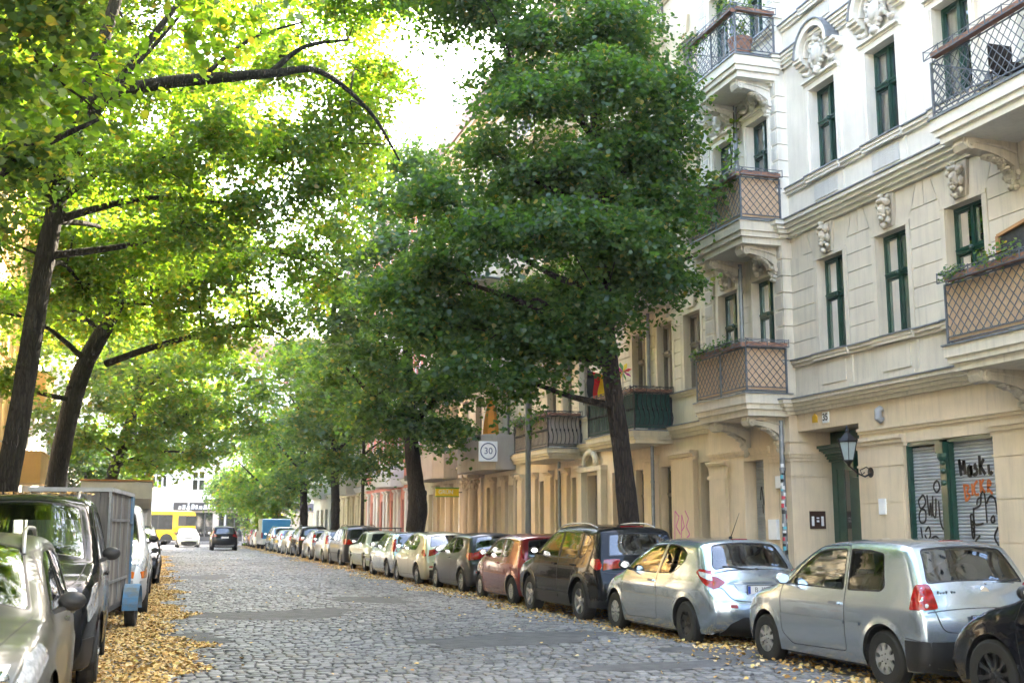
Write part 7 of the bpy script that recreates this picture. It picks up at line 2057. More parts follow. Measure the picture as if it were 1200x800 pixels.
# --- R1: the big dark tree in front of the yellow house
R1c = []
def cl(u, v, Y, s, ns=70, fl=.6, dy=0):
    """clump given by its bearing from the street axis: x = ratio*Y and a height"""
    return (u, Y, v, s, s, s*fl, ns)
bx, by = 9.7, 22.9
for (x, y, z, s, ns) in (
    # lower skirt reaching over the street and the facade
    (6.9,22.2,5.4,.95,60),(7.9,22.0,4.9,.9,60),(8.6,23.6,5.1,1.0,60),(6.0,22.8,6.0,1.0,60),(5.3,22.8,6.9,1.0,55),(7.2,23.3,6.2,1.15,75),(8.4,21.6,6.0,1.0,65),
    (9.6,21.3,6.5,.95,60),(10.6,21.8,6.8,.85,55),(11.0,22.4,7.2,.8,50),(10.4,23.8,6.4,.95,60),(9.2,24.6,5.9,1.1,60),(6.6,24.6,6.2,1.1,60),(7.8,25.4,5.6,1.1,60),(5.5,24.4,7.2,1.1,50),
    (6.2,21.4,7.4,1.1,75),(7.4,21.0,7.6,1.15,80),(8.7,20.9,7.5,1.1,80),(9.8,21.0,8.1,1.0,70),(10.8,21.9,8.5,.9,55),(5.2,22.4,8.4,1.1,60),
    (6.5,22.6,8.9,1.3,90),(8.0,21.6,9.1,1.3,90),(9.3,21.2,9.5,1.15,80),(10.3,22.2,10.0,1.0,65),(5.6,23.2,9.8,1.15,60),(7.0,21.5,10.4,1.2,80),(8.4,21.2,10.9,1.2,80),
    (9.8,21.6,11.2,1.1,70),(10.6,22.8,11.6,.9,55),(6.1,22.8,11.4,1.1,60),(7.4,22.4,12.2,1.2,75),(8.8,22.0,12.6,1.2,75),(10.0,22.8,12.9,1.0,60),(6.6,23.4,13.2,1.1,60),
    (8.0,23.2,13.9,1.2,70),(9.4,23.2,14.4,1.1,65),(7.2,24.,14.8,1.1,55),(8.6,24,15.8,1.1,60),(9.2,24.6,12,1.3,60),(7.4,25,9.,1.4,60),(9.6,25,9.4,1.3,60),(6.0,25,8.6,1.2,50),(8.6,25.6,7.2,1.3,60),(10.4,25,8,1.,50),
    (10.9,21.2,9.2,.75,40),(11.2,21.6,10.4,.7,38),(11.1,21.0,11.3,.7,38)):
    if x > 9.2: x = 9.2+(x-9.2)*.55; y = max(y, 21.9)
    if x > 8.4 and z < 6.6: z += 1.1
    elif x > 7.4 and z < 5.7: z += .5
    if z > 8.4 and z < 12 and x < 6.9: x += .9
    R1c.append((x-bx, y-by, z-.1, s*.84, s*.84, s*.40, ns))
for (x, y, z, s, ns) in ((5.0,22.6,5.6,.9,50),(5.8,22,4.9,.8,45),(6.9,22,4.6,.8,45),(4.5,22.8,6.4,.9,45),(5.2,22,13.2,1.,45),(4.5,22.6,14,1.,45),(6.0,22,14.6,1.1,50),(7.0,22.4,15.6,1.1,50),(5.2,22.6,15.4,1.,40),(5.6,24,13.4,.9,40),(4.9,24.5,14,.9,40),(6.3,23.2,13.0,.9,40)):
    R1c.append((x-bx, y-by, z-.1, s*.84, s*.84, s*.40, ns))
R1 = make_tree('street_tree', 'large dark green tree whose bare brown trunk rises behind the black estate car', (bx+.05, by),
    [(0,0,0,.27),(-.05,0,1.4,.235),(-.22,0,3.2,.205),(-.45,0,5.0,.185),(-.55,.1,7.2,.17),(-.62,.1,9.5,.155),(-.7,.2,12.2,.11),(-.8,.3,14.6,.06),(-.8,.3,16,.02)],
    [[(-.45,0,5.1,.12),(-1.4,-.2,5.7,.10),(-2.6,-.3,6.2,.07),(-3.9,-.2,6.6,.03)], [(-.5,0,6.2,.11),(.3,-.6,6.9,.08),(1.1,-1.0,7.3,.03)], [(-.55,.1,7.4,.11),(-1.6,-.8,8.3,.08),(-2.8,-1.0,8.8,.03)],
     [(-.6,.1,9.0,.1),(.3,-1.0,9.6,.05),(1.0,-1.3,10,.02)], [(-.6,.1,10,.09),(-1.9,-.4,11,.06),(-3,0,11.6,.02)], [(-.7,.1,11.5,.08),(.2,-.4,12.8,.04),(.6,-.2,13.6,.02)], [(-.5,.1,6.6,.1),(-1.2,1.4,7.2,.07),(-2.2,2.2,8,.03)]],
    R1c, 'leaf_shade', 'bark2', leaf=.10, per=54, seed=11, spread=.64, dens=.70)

# --- R2: second tree on the right, knotty trunk by the pink house
bx, by = 9.8, 44.6
R2c = []
for (x, y, z, s, ns) in ((7.4,43.5,8.2,1.5,60),(8.6,43,7.2,1.5,65),(10.2,43.5,6.9,1.3,60),(6.4,44,9.6,1.6,65),(7.6,43,10.6,1.7,70),(9.2,42.6,9.4,1.6,70),(10.6,43,9.0,1.3,60),(6.8,44,12.2,1.6,60),
    (8.4,43,12.8,1.7,65),(10,43.4,12,1.5,60),(7.6,45,14.6,1.6,55),(9.2,44.6,15,1.5,50),(5.6,45,11,1.5,50),(11.4,44,7.6,1.1,45),(10.9,45.5,5.6,1.0,45),(9.6,46,5.9,1.2,45),(8.2,46,6.4,1.4,50),(11.6,45,10.4,1.1,40),
    (6.4,46,7.6,1.4,45),(10.2,44.5,15.6,1.4,45),(10.9,45,14.0,1.3,40),(9.6,44.6,16.8,1.3,40),(8.8,45,16.4,1.3,36),(8.9,43,5.5,1.0,40),(10.6,42.8,5.3,.9,40),(7.5,43.2,6.0,1.0,40)):
    R2c.append((x-bx, y-by, z-.1, s, s, s*.55, ns))
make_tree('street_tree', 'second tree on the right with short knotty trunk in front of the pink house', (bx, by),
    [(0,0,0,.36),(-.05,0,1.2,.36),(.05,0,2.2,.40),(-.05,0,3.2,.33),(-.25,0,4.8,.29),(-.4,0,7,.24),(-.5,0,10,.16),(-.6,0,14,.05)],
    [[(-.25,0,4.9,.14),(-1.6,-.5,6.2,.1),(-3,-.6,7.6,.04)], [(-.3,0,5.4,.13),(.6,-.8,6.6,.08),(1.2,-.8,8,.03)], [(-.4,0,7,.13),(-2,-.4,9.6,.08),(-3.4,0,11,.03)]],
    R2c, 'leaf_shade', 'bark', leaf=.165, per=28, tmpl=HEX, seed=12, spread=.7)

# --- R2b: slim pale green young tree between (thin straight stem)
bx, by = 9.6, 56.
make_tree('young_tree', 'slim young tree with thin straight stem and loose blue green leaves', (bx, by),
    [(0,0,0,.09),(0,0,3,.08),(0,0,7,.06),(0,0,11,.02)], [[(0,0,4,.05),(-1.2,-.3,4.8,.03),(-2.2,-.3,5,.01)], [(0,0,5,.05),(1.,-.3,5.8,.03),(1.8,-.3,6,.01)]],
    [(x, y, z, s, s, s*.5, ns) for x, y, z, s, ns in ((-1.6,-.3,4.6,1.2,40),(.0,-.6,4.4,1.2,40),(1.4,-.3,5.0,1.1,36),(-2.2,0,6.0,1.3,40),(-.6,-.6,6.4,1.4,45),(1.2,0,6.8,1.2,36),(-1.6,0,7.8,1.3,40),(.2,0,8.4,1.3,40),(-.6,0,10,1.2,36),(-2.8,0,8.6,1.2,30),(-3.2,0,6.8,1.,26))],
    'leaf_mid', 'bark2', leaf=.2, per=20, tmpl=QUAD, seed=13, spread=.7)

# --- far right trees
def far_tree(label, x, y, h, R0, seed, mat='leaf_mid', lean=0, zc=None, n=20, ns=40, tr=.28, bark='bark', leaf=.24, z0=None):
    zc = zc or h*.62
    return make_tree('street_tree', label, (x, y), [(0,0,0,tr),(lean*.2,0,h*.2,tr*.9),(lean*.6,0,h*.45,tr*.7),(lean,0,h*.8,tr*.3),(lean,0,h*.95,.03)],
        [[(lean*.5,0,h*.36,tr*.45),(lean*.5-R0*.5,-.3,h*.5,tr*.25),(lean*.5-R0*.8,0,h*.6,.03)], [(lean*.5,0,h*.38,tr*.4),(lean*.5+R0*.5,-.3,h*.5,tr*.22),(lean*.5+R0*.8,0,h*.58,.03)]],
        blob(lean, 0, zc, R0, h-zc, n, seed, (1.2, 1.9), ns), mat, bark, leaf=leaf, per=20, tmpl=QUAD, seed=seed, spread=.85)
far_tree('dark trunked tree on the right beside the triangular sign, fourth along the kerb', 9.5, 78, 14, 3.6, 21, 'leaf_mid', -.4, n=22)
far_tree('yellowing tree on the right just beyond the blue van', 9.0, 92, 11, 3.6, 22, 'leaf_sun', -.5, n=20, zc=6.4)
far_tree('small bluish green tree at the right corner of the crossing', 8.4, 101, 10, 3.0, 23, 'leaf_mid', -.8, n=16, zc=5.4, tr=.18)
far_tree('third large tree on the right behind the slim young tree', 9.8, 66, 15, 3.4, 24, 'leaf_mid', -.3, n=20, zc=10)

# --- left row
def left_tree(label, x, y, trunk, limbs, cl, seed, mat='leaf_sun', leaf=.15, per=30, tmpl=HEX, spread=.6, dens=1.):
    return make_tree('street_tree', label, (x, y), trunk, limbs, cl, mat, 'bark', leaf=leaf, per=per, tmpl=tmpl, seed=seed, spread=spread, dens=dens*.72)
# L1 nearest visible trunk
c = blob(-.2, 1.9, 13, 4.6, 6.0, 30, 31, (1.1, 1.6), 62) + [(x+2.9, y-26.5+(1.8 if 10 < z < 13 else 0), z, s, s, s*.55, ns) for x, y, z, s, ns in
   ((-4.6,28,8.0,1.2,60),(-2.6,29,8.8,1.3,70),(-.6,25,9.2,1.2,60),(.8,24.2,9.8,1.3,70),(2.2,24.4,10.2,1.2,65),(3.4,24.8,10.8,1.1,55),(4.2,25.2,11.6,1.0,45),(1.6,25.4,8.6,1.1,50),(3.0,25.6,9.2,1.1,50),(0.2,25,7.8,1.1,50),
    (2.6,24.6,12.4,1.3,60),(3.6,25,13.6,1.2,50),(4.4,25.4,12.8,1.0,40),(1.2,24.2,13.6,1.4,65),(-.6,24,15,1.4,65),(2.8,25,15.4,1.3,50),(4.6,26,14.6,1.,36),(-4.6,30,14.4,1.4,70),(-3,30,15.6,1.4,70),(-1.4,30,14.6,1.4,70),(.2,30,15.8,1.4,70),(1.8,30,15.0,1.4,65),(-2.2,30,13.0,1.3,60),(-5.4,30,12.4,1.4,60),(.6,30,13.2,1.2,50),(3.4,30,16.4,1.3,50),(-3.8,29,17.2,1.4,60),(-.6,29,17.4,1.4,60),(4.8,30,13.4,1.0,40),(5.4,30.4,12.5,.9,34),(4.7,29,14.8,1.1,44),(5.6,31,14.3,1.0,36),(4.4,30,12,1.1,40))]
left_tree('nearest big trunk on the left, slightly leaning, with thick dark branch across the street', -2.9, 26.5,
   [(-.35,0,0,.30),(-.25,0,1.8,.26),(-.05,0,3.6,.24),(.12,0,5.6,.225),(.33,0,7.8,.21),(.75,0,10.5,.17),(1.5,0,14,.14),(2,0,18,.05)],
   [[(.75,0,9.7,.17),(1.1,-.7,10.8,.155),(2.4,-1.4,11.1,.14),(3.8,-1.6,11.35,.125),(5.0,-1.6,11.6,.10),(6.0,-1.5,11.8,.07),(7.2,-1.2,11.1,.045),(8.0,-1.,10.0,.02)],
    [(4.9,-1.6,11.6,.08),(5.6,-1.6,12.3,.05),(6.6,-1.6,12.6,.03)], [(3.4,-1.6,11.3,.06),(4.4,-1.4,12.4,.04),(5.6,-1.4,13.0,.02)], [(1.4,-.9,10.9,.07),(2.6,-1.3,12.4,.04),(3.2,-1.3,13.4,.02)],
    [(.6,0,8.4,.14),(-.8,-.6,10,.1),(-2.2,-.4,12,.05)], [(.9,0,10.4,.12),(2.4,0,13,.08),(3.6,0,15,.03)]], c, 41, leaf=.105, per=52)
# L2 strongly leaning trunk
c = blob(1.5, 0, 14, 5.4, 6.6, 34, 32, (1.3, 1.9), 60) + [(x+2.9, y-36.5, z, s, s, s*.55, ns) for x, y, z, s, ns in
   ((-1.6,39.5,8.4,1.4,55),(.8,34.6,8.7,1.3,55),(2.2,34.4,9.4,1.4,55),(3.8,35,10,1.4,50),(5,35.6,11,1.3,45),(-3.6,38.5,8,1.4,55),(1.4,35,7.2,1.1,40),(3.0,35,7.9,1.1,40),(5.6,36,12.8,1.3,40),(4.6,36,9.2,1.1,36),(-4.6,34,7.4,1.3,50),(-4.2,35,5.6,1.0,36))]
left_tree('strongly leaning big dark trunk on the left behind the black van', -2.9, 36.5,
   [(-.2,0,0,.36),(-.08,0,2.0,.31),(.15,0,4.2,.29),(.55,0,6.2,.27),(1.15,0,7.6,.25),(1.75,0,9.2,.23),(2.4,0,11.1,.20),(2.7,0,13.2,.2),(3.2,0,16,.12),(3.6,0,20,.04)],
   [[(1.6,0,8.8,.15),(.9,.2,11,.12),(.9,.2,14,.08),(1.2,0,17,.03)], [(2.4,0,8.8,.16),(4.2,-.8,9.8,.12),(6.2,-1.2,10.0,.08),(8.2,-1.0,9.2,.03)], [(2.9,0,11.6,.14),(5,-.4,13.6,.08),(7,-.2,14.6,.03)],
    [(1.2,0,6.4,.12),(3,-.9,7.0,.09),(5.4,-1.2,7.6,.05),(6.6,-1.,7.2,.02)]], c, 42, leaf=.128, per=42)
# L3, L4 and on
c = blob(2.0, 0, 13, 5.6, 6.6, 34, 33, (1.5, 2.2), 50) + [(x+2.7, y-62, z, s, s, s*.5, ns) for x, y, z, s, ns in
   ((-1.5,60,6.0,1.6,45),(.8,60,6.6,1.6,45),(3,60.5,7.4,1.6,45),(5,61,8.6,1.6,40),(-3.6,60,5.6,1.5,45),(1.8,61,5.2,1.2,34),(-.6,60.5,4.7,1.2,34),(6.2,61.5,10.2,1.5,36),(-3,56,7.5,1.8,45),(-4.6,54,9.5,2,45),(-1,55,9.4,1.9,45),(1.6,56,9.8,1.9,45),(3.6,58,9.2,1.7,40),(4.4,60,6.6,1.3,34),(0.4,57,11.6,2,45),(-3,54,12,2,45),(3.4,57,12.4,1.9,40),(-5,55,6.2,1.5,36))]
left_tree('third trunk on the left, thinner and leaning, above the white camper', -2.6, 62,
   [(0,0,0,.36),(.1,0,2.0,.33),(.3,0,4.0,.30),(.9,0,6.2,.26),(1.5,0,9,.2),(2,0,14,.1),(2.2,0,18,.03)],
   [[(.6,0,5.2,.15),(2.8,-.5,6.8,.1),(5.4,-.8,7.6,.05),(7,-.6,7.2,.02)], [(1.4,0,8.2,.13),(3.6,-.5,10.4,.08),(6,-.4,12,.03)]], c, 43, leaf=.24, per=22, tmpl=QUAD, spread=.8)
c = blob(2.2, 0, 12, 5.2, 6.4, 30, 34, (1.6, 2.3), 44) + [(x+2.6, 0, z, 1.6, 1.6, .8, 40) for x, z in ((-2,5.6),(0,6.0),(2,6.4),(4,7.0),(-4,5.2),(5.4,8.4))]
left_tree('fourth tree on the left, mostly hidden behind the others near the crossing', -2.6, 86,
   [(0,0,0,.3),(.2,0,3,.27),(.9,0,6,.22),(1.6,0,10,.15),(2,0,16,.05)], [[(.8,0,5.4,.12),(3,-.4,7.4,.08),(5.4,-.6,8.2,.03)]], c, 44, leaf=.3, per=18, tmpl=QUAD, spread=.9)
# hedge-like yew by the left facades
make_tree('garden_conifer', 'dark feathery evergreen standing by the left facades behind the third trunk', (-4.3, 76),
   [(0,0,0,.2),(0,0,3,.16),(0,0,8,.05)], [], blob(0, 0, 4.4, 2.4, 3.8, 16, 35, (1.1,1.6), 50), 'leaf_shade', 'bark', leaf=.2, per=24, tmpl=QUAD, seed=45, spread=.7)
# L0 stands left of the view; its boughs hang into the upper left corner
c = blob(0.2, 1, 11.5, 4.4, 4.6, 22, 36, (1.1, 1.5), 55) + [(x+3.4, y-12.5, z, s, s, s*.5, ns) for x, y, z, s, ns in
   ((-1.55,11.6,6.9,.5,26),(-1.1,11.8,6.6,.45,20),(-1.9,12.2,6.0,.55,30),(-1.5,12.4,5.3,.4,16),(-2.3,12.4,7.6,.8,50),(-1.0,12,7.6,.6,30),(-2.1,13.,4.9,.4,14),(-2,8,9,1.5,90),(-.2,7.6,9.6,1.5,90),(-3.4,8,8.6,1.5,80),(1.4,8.6,10.4,1.5,80),(-1.4,10.4,10.6,1.6,90),(.4,10.6,11,1.6,80),(-2.6,5.6,9,1.5,80),(-.8,5.4,9.4,1.5,80),(-1.6,9,12.2,1.6,80),(.6,6.6,12,1.6,80))] + [(a+3.4, c_-12.5, z+.4*((i_*7) % 5), 1.35, 1.35, .8, 80) for i_, (a, c_, z) in enumerate([(xx, yy, 9.6+.25*(yy-10)) for xx in (-4,-2.3,-.6,1.1) for yy in (11,12.8,14.6,16.4,18.2)])]  # dense boughs overhead added out of view to darken the windscreen reflections
left_tree('tree left of the view whose large dark leaves hang into the upper left corner', -3.4, 12.5,
   [(0,0,0,.38),(-.1,0,3,.34),(0,0,6,.28),(.2,0,9,.2),(.3,.4,13,.08)], [[(0,0,5.6,.12),(.8,-.3,6.8,.08),(1.9,-.5,7.2,.03)], [(0,0,6.6,.12),(-1,1,8.6,.07),(-2,1.4,10,.03)]], c, 46, mat='leaf_mid', leaf=.092, per=42, spread=.45)

# trees added outside the view to shade the street and mirror in the cars
b_ = blob(.8, 0, 12.8, 4.6, 4.0, 24, 37, (1.4, 1.9), 44)
LX = left_tree('added tree on the left pavement outside the view, beside the camera', -4.2, 19.2, [(0,0,0,.36),(0,0,3,.32),(.3,0,6,.26),(.8,0,10,.15),(1,0,14,.05)], [[(.2,0,5,.12),(1.6,-.3,7,.08),(3,-.4,8,.03)]], b_, 47, mat='leaf_sun', leaf=.17, per=26)
for lab, x, y, rz in (('added unseen tree on the left pavement just behind the camera', -3.6, 1.5, 1.9), ('second added unseen tree on the left pavement behind the camera', -3.4, -9, .4), ('added unseen tree on the right pavement behind the camera', 9.8, -8, 3.4), ('second added unseen tree on the right pavement behind the camera', 9.8, -20, 2.2)):
    c_ = copy_tree(LX); c_.location = (x, y, .1); c_.rotation_euler = (0, 0, rz); c_['label'] = lab
for o in bpy.data.objects:
    if o.get('category') == 'tree': o['group'] = 'street trees'
# ------------------------------------------------------------------ blue van in the right row
def van_box(name, label, x, y, rz, L_, W_, H_, wall, cab, group=None):
    pass
bl = M('faded_blue_paint', (.03,.25,.50), .45, var=.12)
C_BV = empty('parked_van', (8.35, 85.2, 0)); tag(C_BV, 'white van with tall bright blue rear, standing out of the right row', 'van', CARG)
b = MB(); w = .98
b.extrude_x([(0,.35),(0,2.1),(.06,2.18),(3.4,2.18),(3.9,2.05),(4.5,1.45),(4.9,1.25),(5.1,.9),(5.1,.35)], -w, w); b.build('body', P_WHITE, C_BV, org=(0,0,0))
b = MB(); b.box(-w-.01, w+.01, -.03, .0, .75, 2.12); b.box(-w-.012, -w, 0, .5, .75, 2.1); b.build('rear_door', bl, C_BV, org=(0,0,0))
b = MB(); b.box(-w-.013, -w-.002, 3.5, 4.3, 1.3, 1.9); b.build('side_window', MT['carglassdark'], C_BV, org=(0,0,0))
for sx in (-1, 1):
    b = MB(); b.box(sx*w-.08, sx*w+.02, -.05, .02, .8, 1.2); b.build('tail_light', MT['redlens'], C_BV, org=(0,0,0))
    for yy in (.9, 4.2):
        ws = wheel_set(.33, 'steel', .2); wh = link('wheel', ws[0], C_BV, (sx*(w-.1), yy, .33), (0,0,0 if sx > 0 else PI)); link('rim', ws[1], wh)
# ------------------------------------------------------------------ yellow articulated city bus crossing the end
BY = M('bus_yellow', (.78,.48,.0), .35, var=.05, coat=.5)
BG = M('bus_glass', (.025,.028,.03), .25, var=.5, scale=2.)
bus = empty('city_bus', (3.55, 112.2, 0)); tag(bus, 'long yellow city bus crossing the end of the street', 'bus')
b = MB(); BL = 14.
b.extrude_y([(0,.32),(-.03,.8),(-.03,2.7),(-.12,2.95),(-.5,3.02),(-BL+.3,3.02),(-BL,2.8),(-BL,.32)], 0, 2.5)
b.build('body', BY, bus, org=(0,0,0))
b = MB(); b.box(-1.55, -.02, -.012, 0, 1.7, 2.62); b.box(-BL+.1, -2.1, -.012, 0, 1.35, 2.72); b.build('side_window', BG, bus, org=(0,0,0))
b = MB()
for x in (-3.4,-4.9,-6.4,-7.9,-9.4,-10.9,-12.4): b.box(x-.03, x+.03, -.02, -.012, 1.35, 2.72)
b.box(-1.6, -.9, -.016, -.012, 1.68, 2.64); b.build('window_post', MT['darkiron'], bus, org=(0,0,0))
b = MB(); b.box(-BL+.3, -.4, .3, 2.2, 3.02, 3.12); b.build('roof_unit', M('bus_grey_roof', (.5,.5,.5), .6), bus, org=(0,0,0))
b = MB(); b.box(-BL, -.02, -.006, 0, .32, .42); b.build('skirt', MT['darkiron'], bus, org=(0,0,0))
b = MB(); b.box(-.04, .015, .2, .45, .9, 1.5); b.box(-.5, -.42, -.02, 0, .95, 1.35); b.build('tail_light', MT['redlens'], bus, org=(0,0,0))
b = MB(); b.box(-2.0, -1.7, -.014, 0, .95, 1.15); b.build('vent', M('orange_vent', (.6,.2,.02), .5), bus, org=(0,0,0))
for x in (-2.6, -9.0):
    ws = wheel_set(.46, 'steel', .28); wh = link('wheel', ws[0], bus, (x, .16, .46), (0,0,-PI/2)); link('rim', ws[1], wh)
    b = MB(); n = 14
    b.poly([(x+.56*math.cos(PI*k/n), -.008, .42+.56*math.sin(PI*k/n)) for k in range(n+1)]); b.build('wheel_arch', MT['black'], bus, org=(0,0,0))
# ------------------------------------------------------------------ weathered box trailer, left
tr = empty('box_trailer', (-1.20, 17.6, 0), R(-4.6)); tag(tr, 'weathered grey plank box trailer with blue mudguard behind the black van', 'trailer', LG)
def plank_mat():
    m, nt, out = _nt('weathered_planks'); p = N(nt, 'ShaderNodeBsdfPrincipled', Roughness=.9)
    g = N(nt, 'ShaderNodeNewGeometry'); r = ramp(nt, [(0, (.13,.125,.12)), (.5, (.20,.195,.19)), (1, (.27,.255,.235))], g.outputs['Random Per Island'])
    tc = N(nt, 'ShaderNodeTexCoord'); mp = N(nt, 'ShaderNodeMapping'); mp.inputs['Scale'].default_value = (30,30,2.); L(nt, tc.outputs['Object'], mp.inputs[0])
    no = N(nt, 'ShaderNodeTexNoise', Scale=1., Detail=6.); L(nt, mp.outputs[0], no.inputs['Vector']); r2 = ramp(nt, [(.3, (.6,.6,.6)), (.7, (1.15,1.12,1.08))], no.outputs[0])
    L(nt, mixc(nt, r.outputs[0], r2.outputs[0], 1., 'MULTIPLY'), p.inputs['Base Color']); L(nt, p.outputs[0], out.inputs[0]); return m
PLK = plank_mat()
TW, TL, TZ0, TZ1 = .55, 3.1, .50, 2.10
b = MB(); n = 13; rs = random.Random(3)
for k in range(n):
    y0_ = TL*k/n; z = TZ1+rs.uniform(-.012,.012); dx = rs.uniform(0,.006)
    b.box(TW-.02+dx, TW+dx, y0_+.004, y0_+TL/n-.004, TZ0-.05, z); b.box(-TW, -TW+.02, y0_+.004, y0_+TL/n-.004, TZ0-.05, z)
b.build('side_planks', PLK, tr, org=(0,0,0))
b = MB(); n = 9
for k in range(n):
    x0_ = -TW+.02+(2*TW-.04)*k/n; b.box(x0_+.003, x0_+(2*TW-.04)/n-.003, -.0, .02, TZ0-.05, TZ1)
b.build('end_planks', PLK, tr, org=(0,0,0))
b = MB(); b.box(-TW+.02, TW-.02, TL-.02, TL, TZ0-.05, TZ1); b.build('end_planks', PLK, tr, org=(0,0,0))
b = MB(); b.box(-TW-.02, TW+.03, -.03, TL+.03, TZ1+.002, TZ1+.06); b.build('roof', M('grey_sheet_roof', (.42,.44,.45), .6, var=.2), tr, org=(0,0,0))
bp = M('worn_blue_paint', (.04,.24,.48), .55, col2=(.16,.18,.17), scale=5, bump=.3)
b = MB()
b.box(TW-.02, TW+.035, TL-.03, TL+.03, TZ0-.06, TZ1)
b.box(TW+.004, TW+.03, TL-.30, TL, TZ1-.45, TZ1); b.build('corner_post', bp, tr, org=(0,0,0))
b = MB(); b.box(TW-.015, TW+.02, -.012, .02, TZ0-.06, TZ1)
for yy in (.25, 1.4, 2.5): b.box(TW+.001, TW+.012, yy-.03, yy+.03, TZ0, TZ1-.05)
for zz in (.8, 1.7): b.box(TW+.012, TW+.024, .2, 2.6, zz-.02, zz+.02)
b.build('iron_strap', MT['zinc'], tr, org=(0,0,0))
b = MB(); b.box(-TW, TW, 0, TL, TZ0-.14, TZ0-.052); b.bar((0, 0, .42), (0, -1.1, .42), .08); b.build('chassis', MT['darkiron'], tr, org=(0,0,0))
for sx in (-1, 1):
    ws = wheel_set(.30, 'steel', .16); wh = link('wheel', ws[0], tr, (sx*(TW+.14), TL-.75, .30), (0,0,0 if sx > 0 else PI)); link('rim', ws[1], wh)
    b = MB(); n = 12; yc = TL-.75
    for k in range(n):
        a0, a1 = R(-5)+R(190)*k/n, R(-5)+R(190)*(k+1)/n
        P = [(yc+.37*math.cos(a), .32+.37*math.sin(a)) for a in (a0, a1)]; Q = [(yc+.35*math.cos(a), .32+.35*math.sin(a)) for a in (a0, a1)]
        xa, xb = sx*(TW+.03), sx*(TW+.27)
        b.quad((xa,*P[0]), (xb,*P[0]), (xb,*P[1]), (xa,*P[1])); b.quad((xa,*Q[0]), (xb,*Q[0]), (xb,*Q[1]), (xa,*Q[1])); b.quad((xb,*P[0]), (xb,*Q[0]), (xb,*Q[1]), (xb,*P[1]))
    b.build('mudguard', bp, tr, org=(0,0,0))
    b = MB(); b.box(sx*(TW-.15), sx*(TW-.02), TL-.01+.02, TL+.05, .6, .72); b.build('lamp', MT['redlens'], tr, org=(0,0,0))
# ------------------------------------------------------------------ white camper (van cab facing the camera, coach body)
cp = empty('panel_van', (-1.04, 22.0, 0), PI+R(1.2)); tag(cp, 'white panel van with grey bumper and orange indicators, just past the plank trailer', 'van', LG)
# local: y forward = towards camera after the half turn; rear at -6
S_c = None
CAB = dict(L=5.4, W=1.98, wr=.33, tw=.2, belt=1.22, sill=.25, fil=.12, taper_f=.2, taper_r=.0, bulge_r=.0, bulge_f=.22, res=.06,
  prof=[(.0,.5),(.0,.8),(.0,1.2),(.0,1.6),(.02,1.95),(.3,2.0),(2.2,2.02),(3.2,2.02),(3.55,1.95),(3.95,1.62),(4.4,1.30),(4.6,1.2),(4.95,1.08),(5.2,.92),(5.33,.72),(5.38,.5),(5.3,.3)],
  inset=[(.2,.06),(.4,.0),(.9,0),(1.15,.02),(1.22,.045),(1.5,.10),(2.0,.19),(2.2,.2)],
  arches=[(1.0,.35,.40),(4.5,.35,.42)], rim='steel', windows=[[(4.30,1.26),(3.9,1.56),(3.62,1.80),(3.4,1.86),(3.1,1.87),(3.05,1.22)]],
  doors=[[(4.36,.5),(4.0,.9),(4.32,1.22),(3.95,1.60),(3.6,1.90),(3.0,1.92),(2.98,1.2),(2.98,.4),(4.0,.4)]], handles=[(3.15,1.08)], rear_window=None, windscreen=[(.80,1.27),(.68,1.86)], mirror=(4.2,1.3), mirror_paint=False,
  patches=[('side', [(4.85,.86),(5.2,.80),(5.22,.95),(5.0,1.08),(4.86,1.1)], .01, 'headlight', 'clearlens', dict(rnd=.05)), ('front', [(.52,.80),(.8,.80),(.8,1.0),(.66,1.08),(.52,1.02)], .01, 'headlight', 'clearlens', dict(rnd=.05)),
    ('side', [(4.85,.68),(5.25,.68),(5.25,.80),(4.85,.84)], .01, 'indicator', 'orangelens'), ('front', [(.55,.68),(.8,.68),(.8,.79),(.55,.79)], .01, 'indicator', 'orangelens'),
    ('front', [(-.42,.72),(.42,.72),(.42,.98),(-.42,.98)], .008, 'grille', 'black', dict(both=False, res=.06)), ('front', [(-.82,.28),(.82,.28),(.84,.64),(-.84,.64)], .012, 'bumper', 'greyplastic', dict(both=False, res=.06)),
    ('side', [(4.75,.28),(5.35,.28),(5.3,.64),(4.9,.64)], .012, 'bumper', 'greyplastic')], strokes=[])
C_Z, S_Z = build_car(CAB, paintm=P_WHITE, dark=True, label='x', name='cab_tmp')
for ch in list(C_Z.children): ch.parent = cp; ch.location = ch.location + Vector((0, -2.65, 0))
bpy.data.objects.remove(C_Z)
ivory = M('ivory_coachwork', (.50,.50,.45), .45, var=.1)
bt = empty('box_truck', (-1.28, 39.2, 0)); tag(bt, 'tall ivory box truck with thin brown roof edge rising behind the plank trailer', 'truck', LG)
b = MB(); b.extrude_x([(.3,2.35),(.0,2.5),(.0,3.02),(.1,3.06),(6.2,3.06),(6.2,.75),(1.9,.75),(1.9,2.2),(.9,2.2)], -1.09, 1.09); b.build('box_body', ivory, bt, org=(0,0,0))
b = MB(); b.box(-1.12, 1.12, -.03, 6.22, 3.064, 3.11); b.build('roof_edge', M('brown_roof_edge', (.40,.17,.06), .6, var=.15), bt, org=(0,0,0))
b = MB(); b.extrude_x([(-.2,.35),(-.25,.9),(.0,1.2),(.55,2.05),(.9,2.18),(1.88,2.18),(1.88,.35)], -.98, .98); b.build('cab', P_WHITE, bt, org=(0,0,0))
b = MB(); b.extrude_x([(.02,1.26),(.5,1.98),(.53,1.96),(.06,1.22)], -.88, .88); b.build('windscreen', MT['carglassdark'], bt, org=(0,0,0))
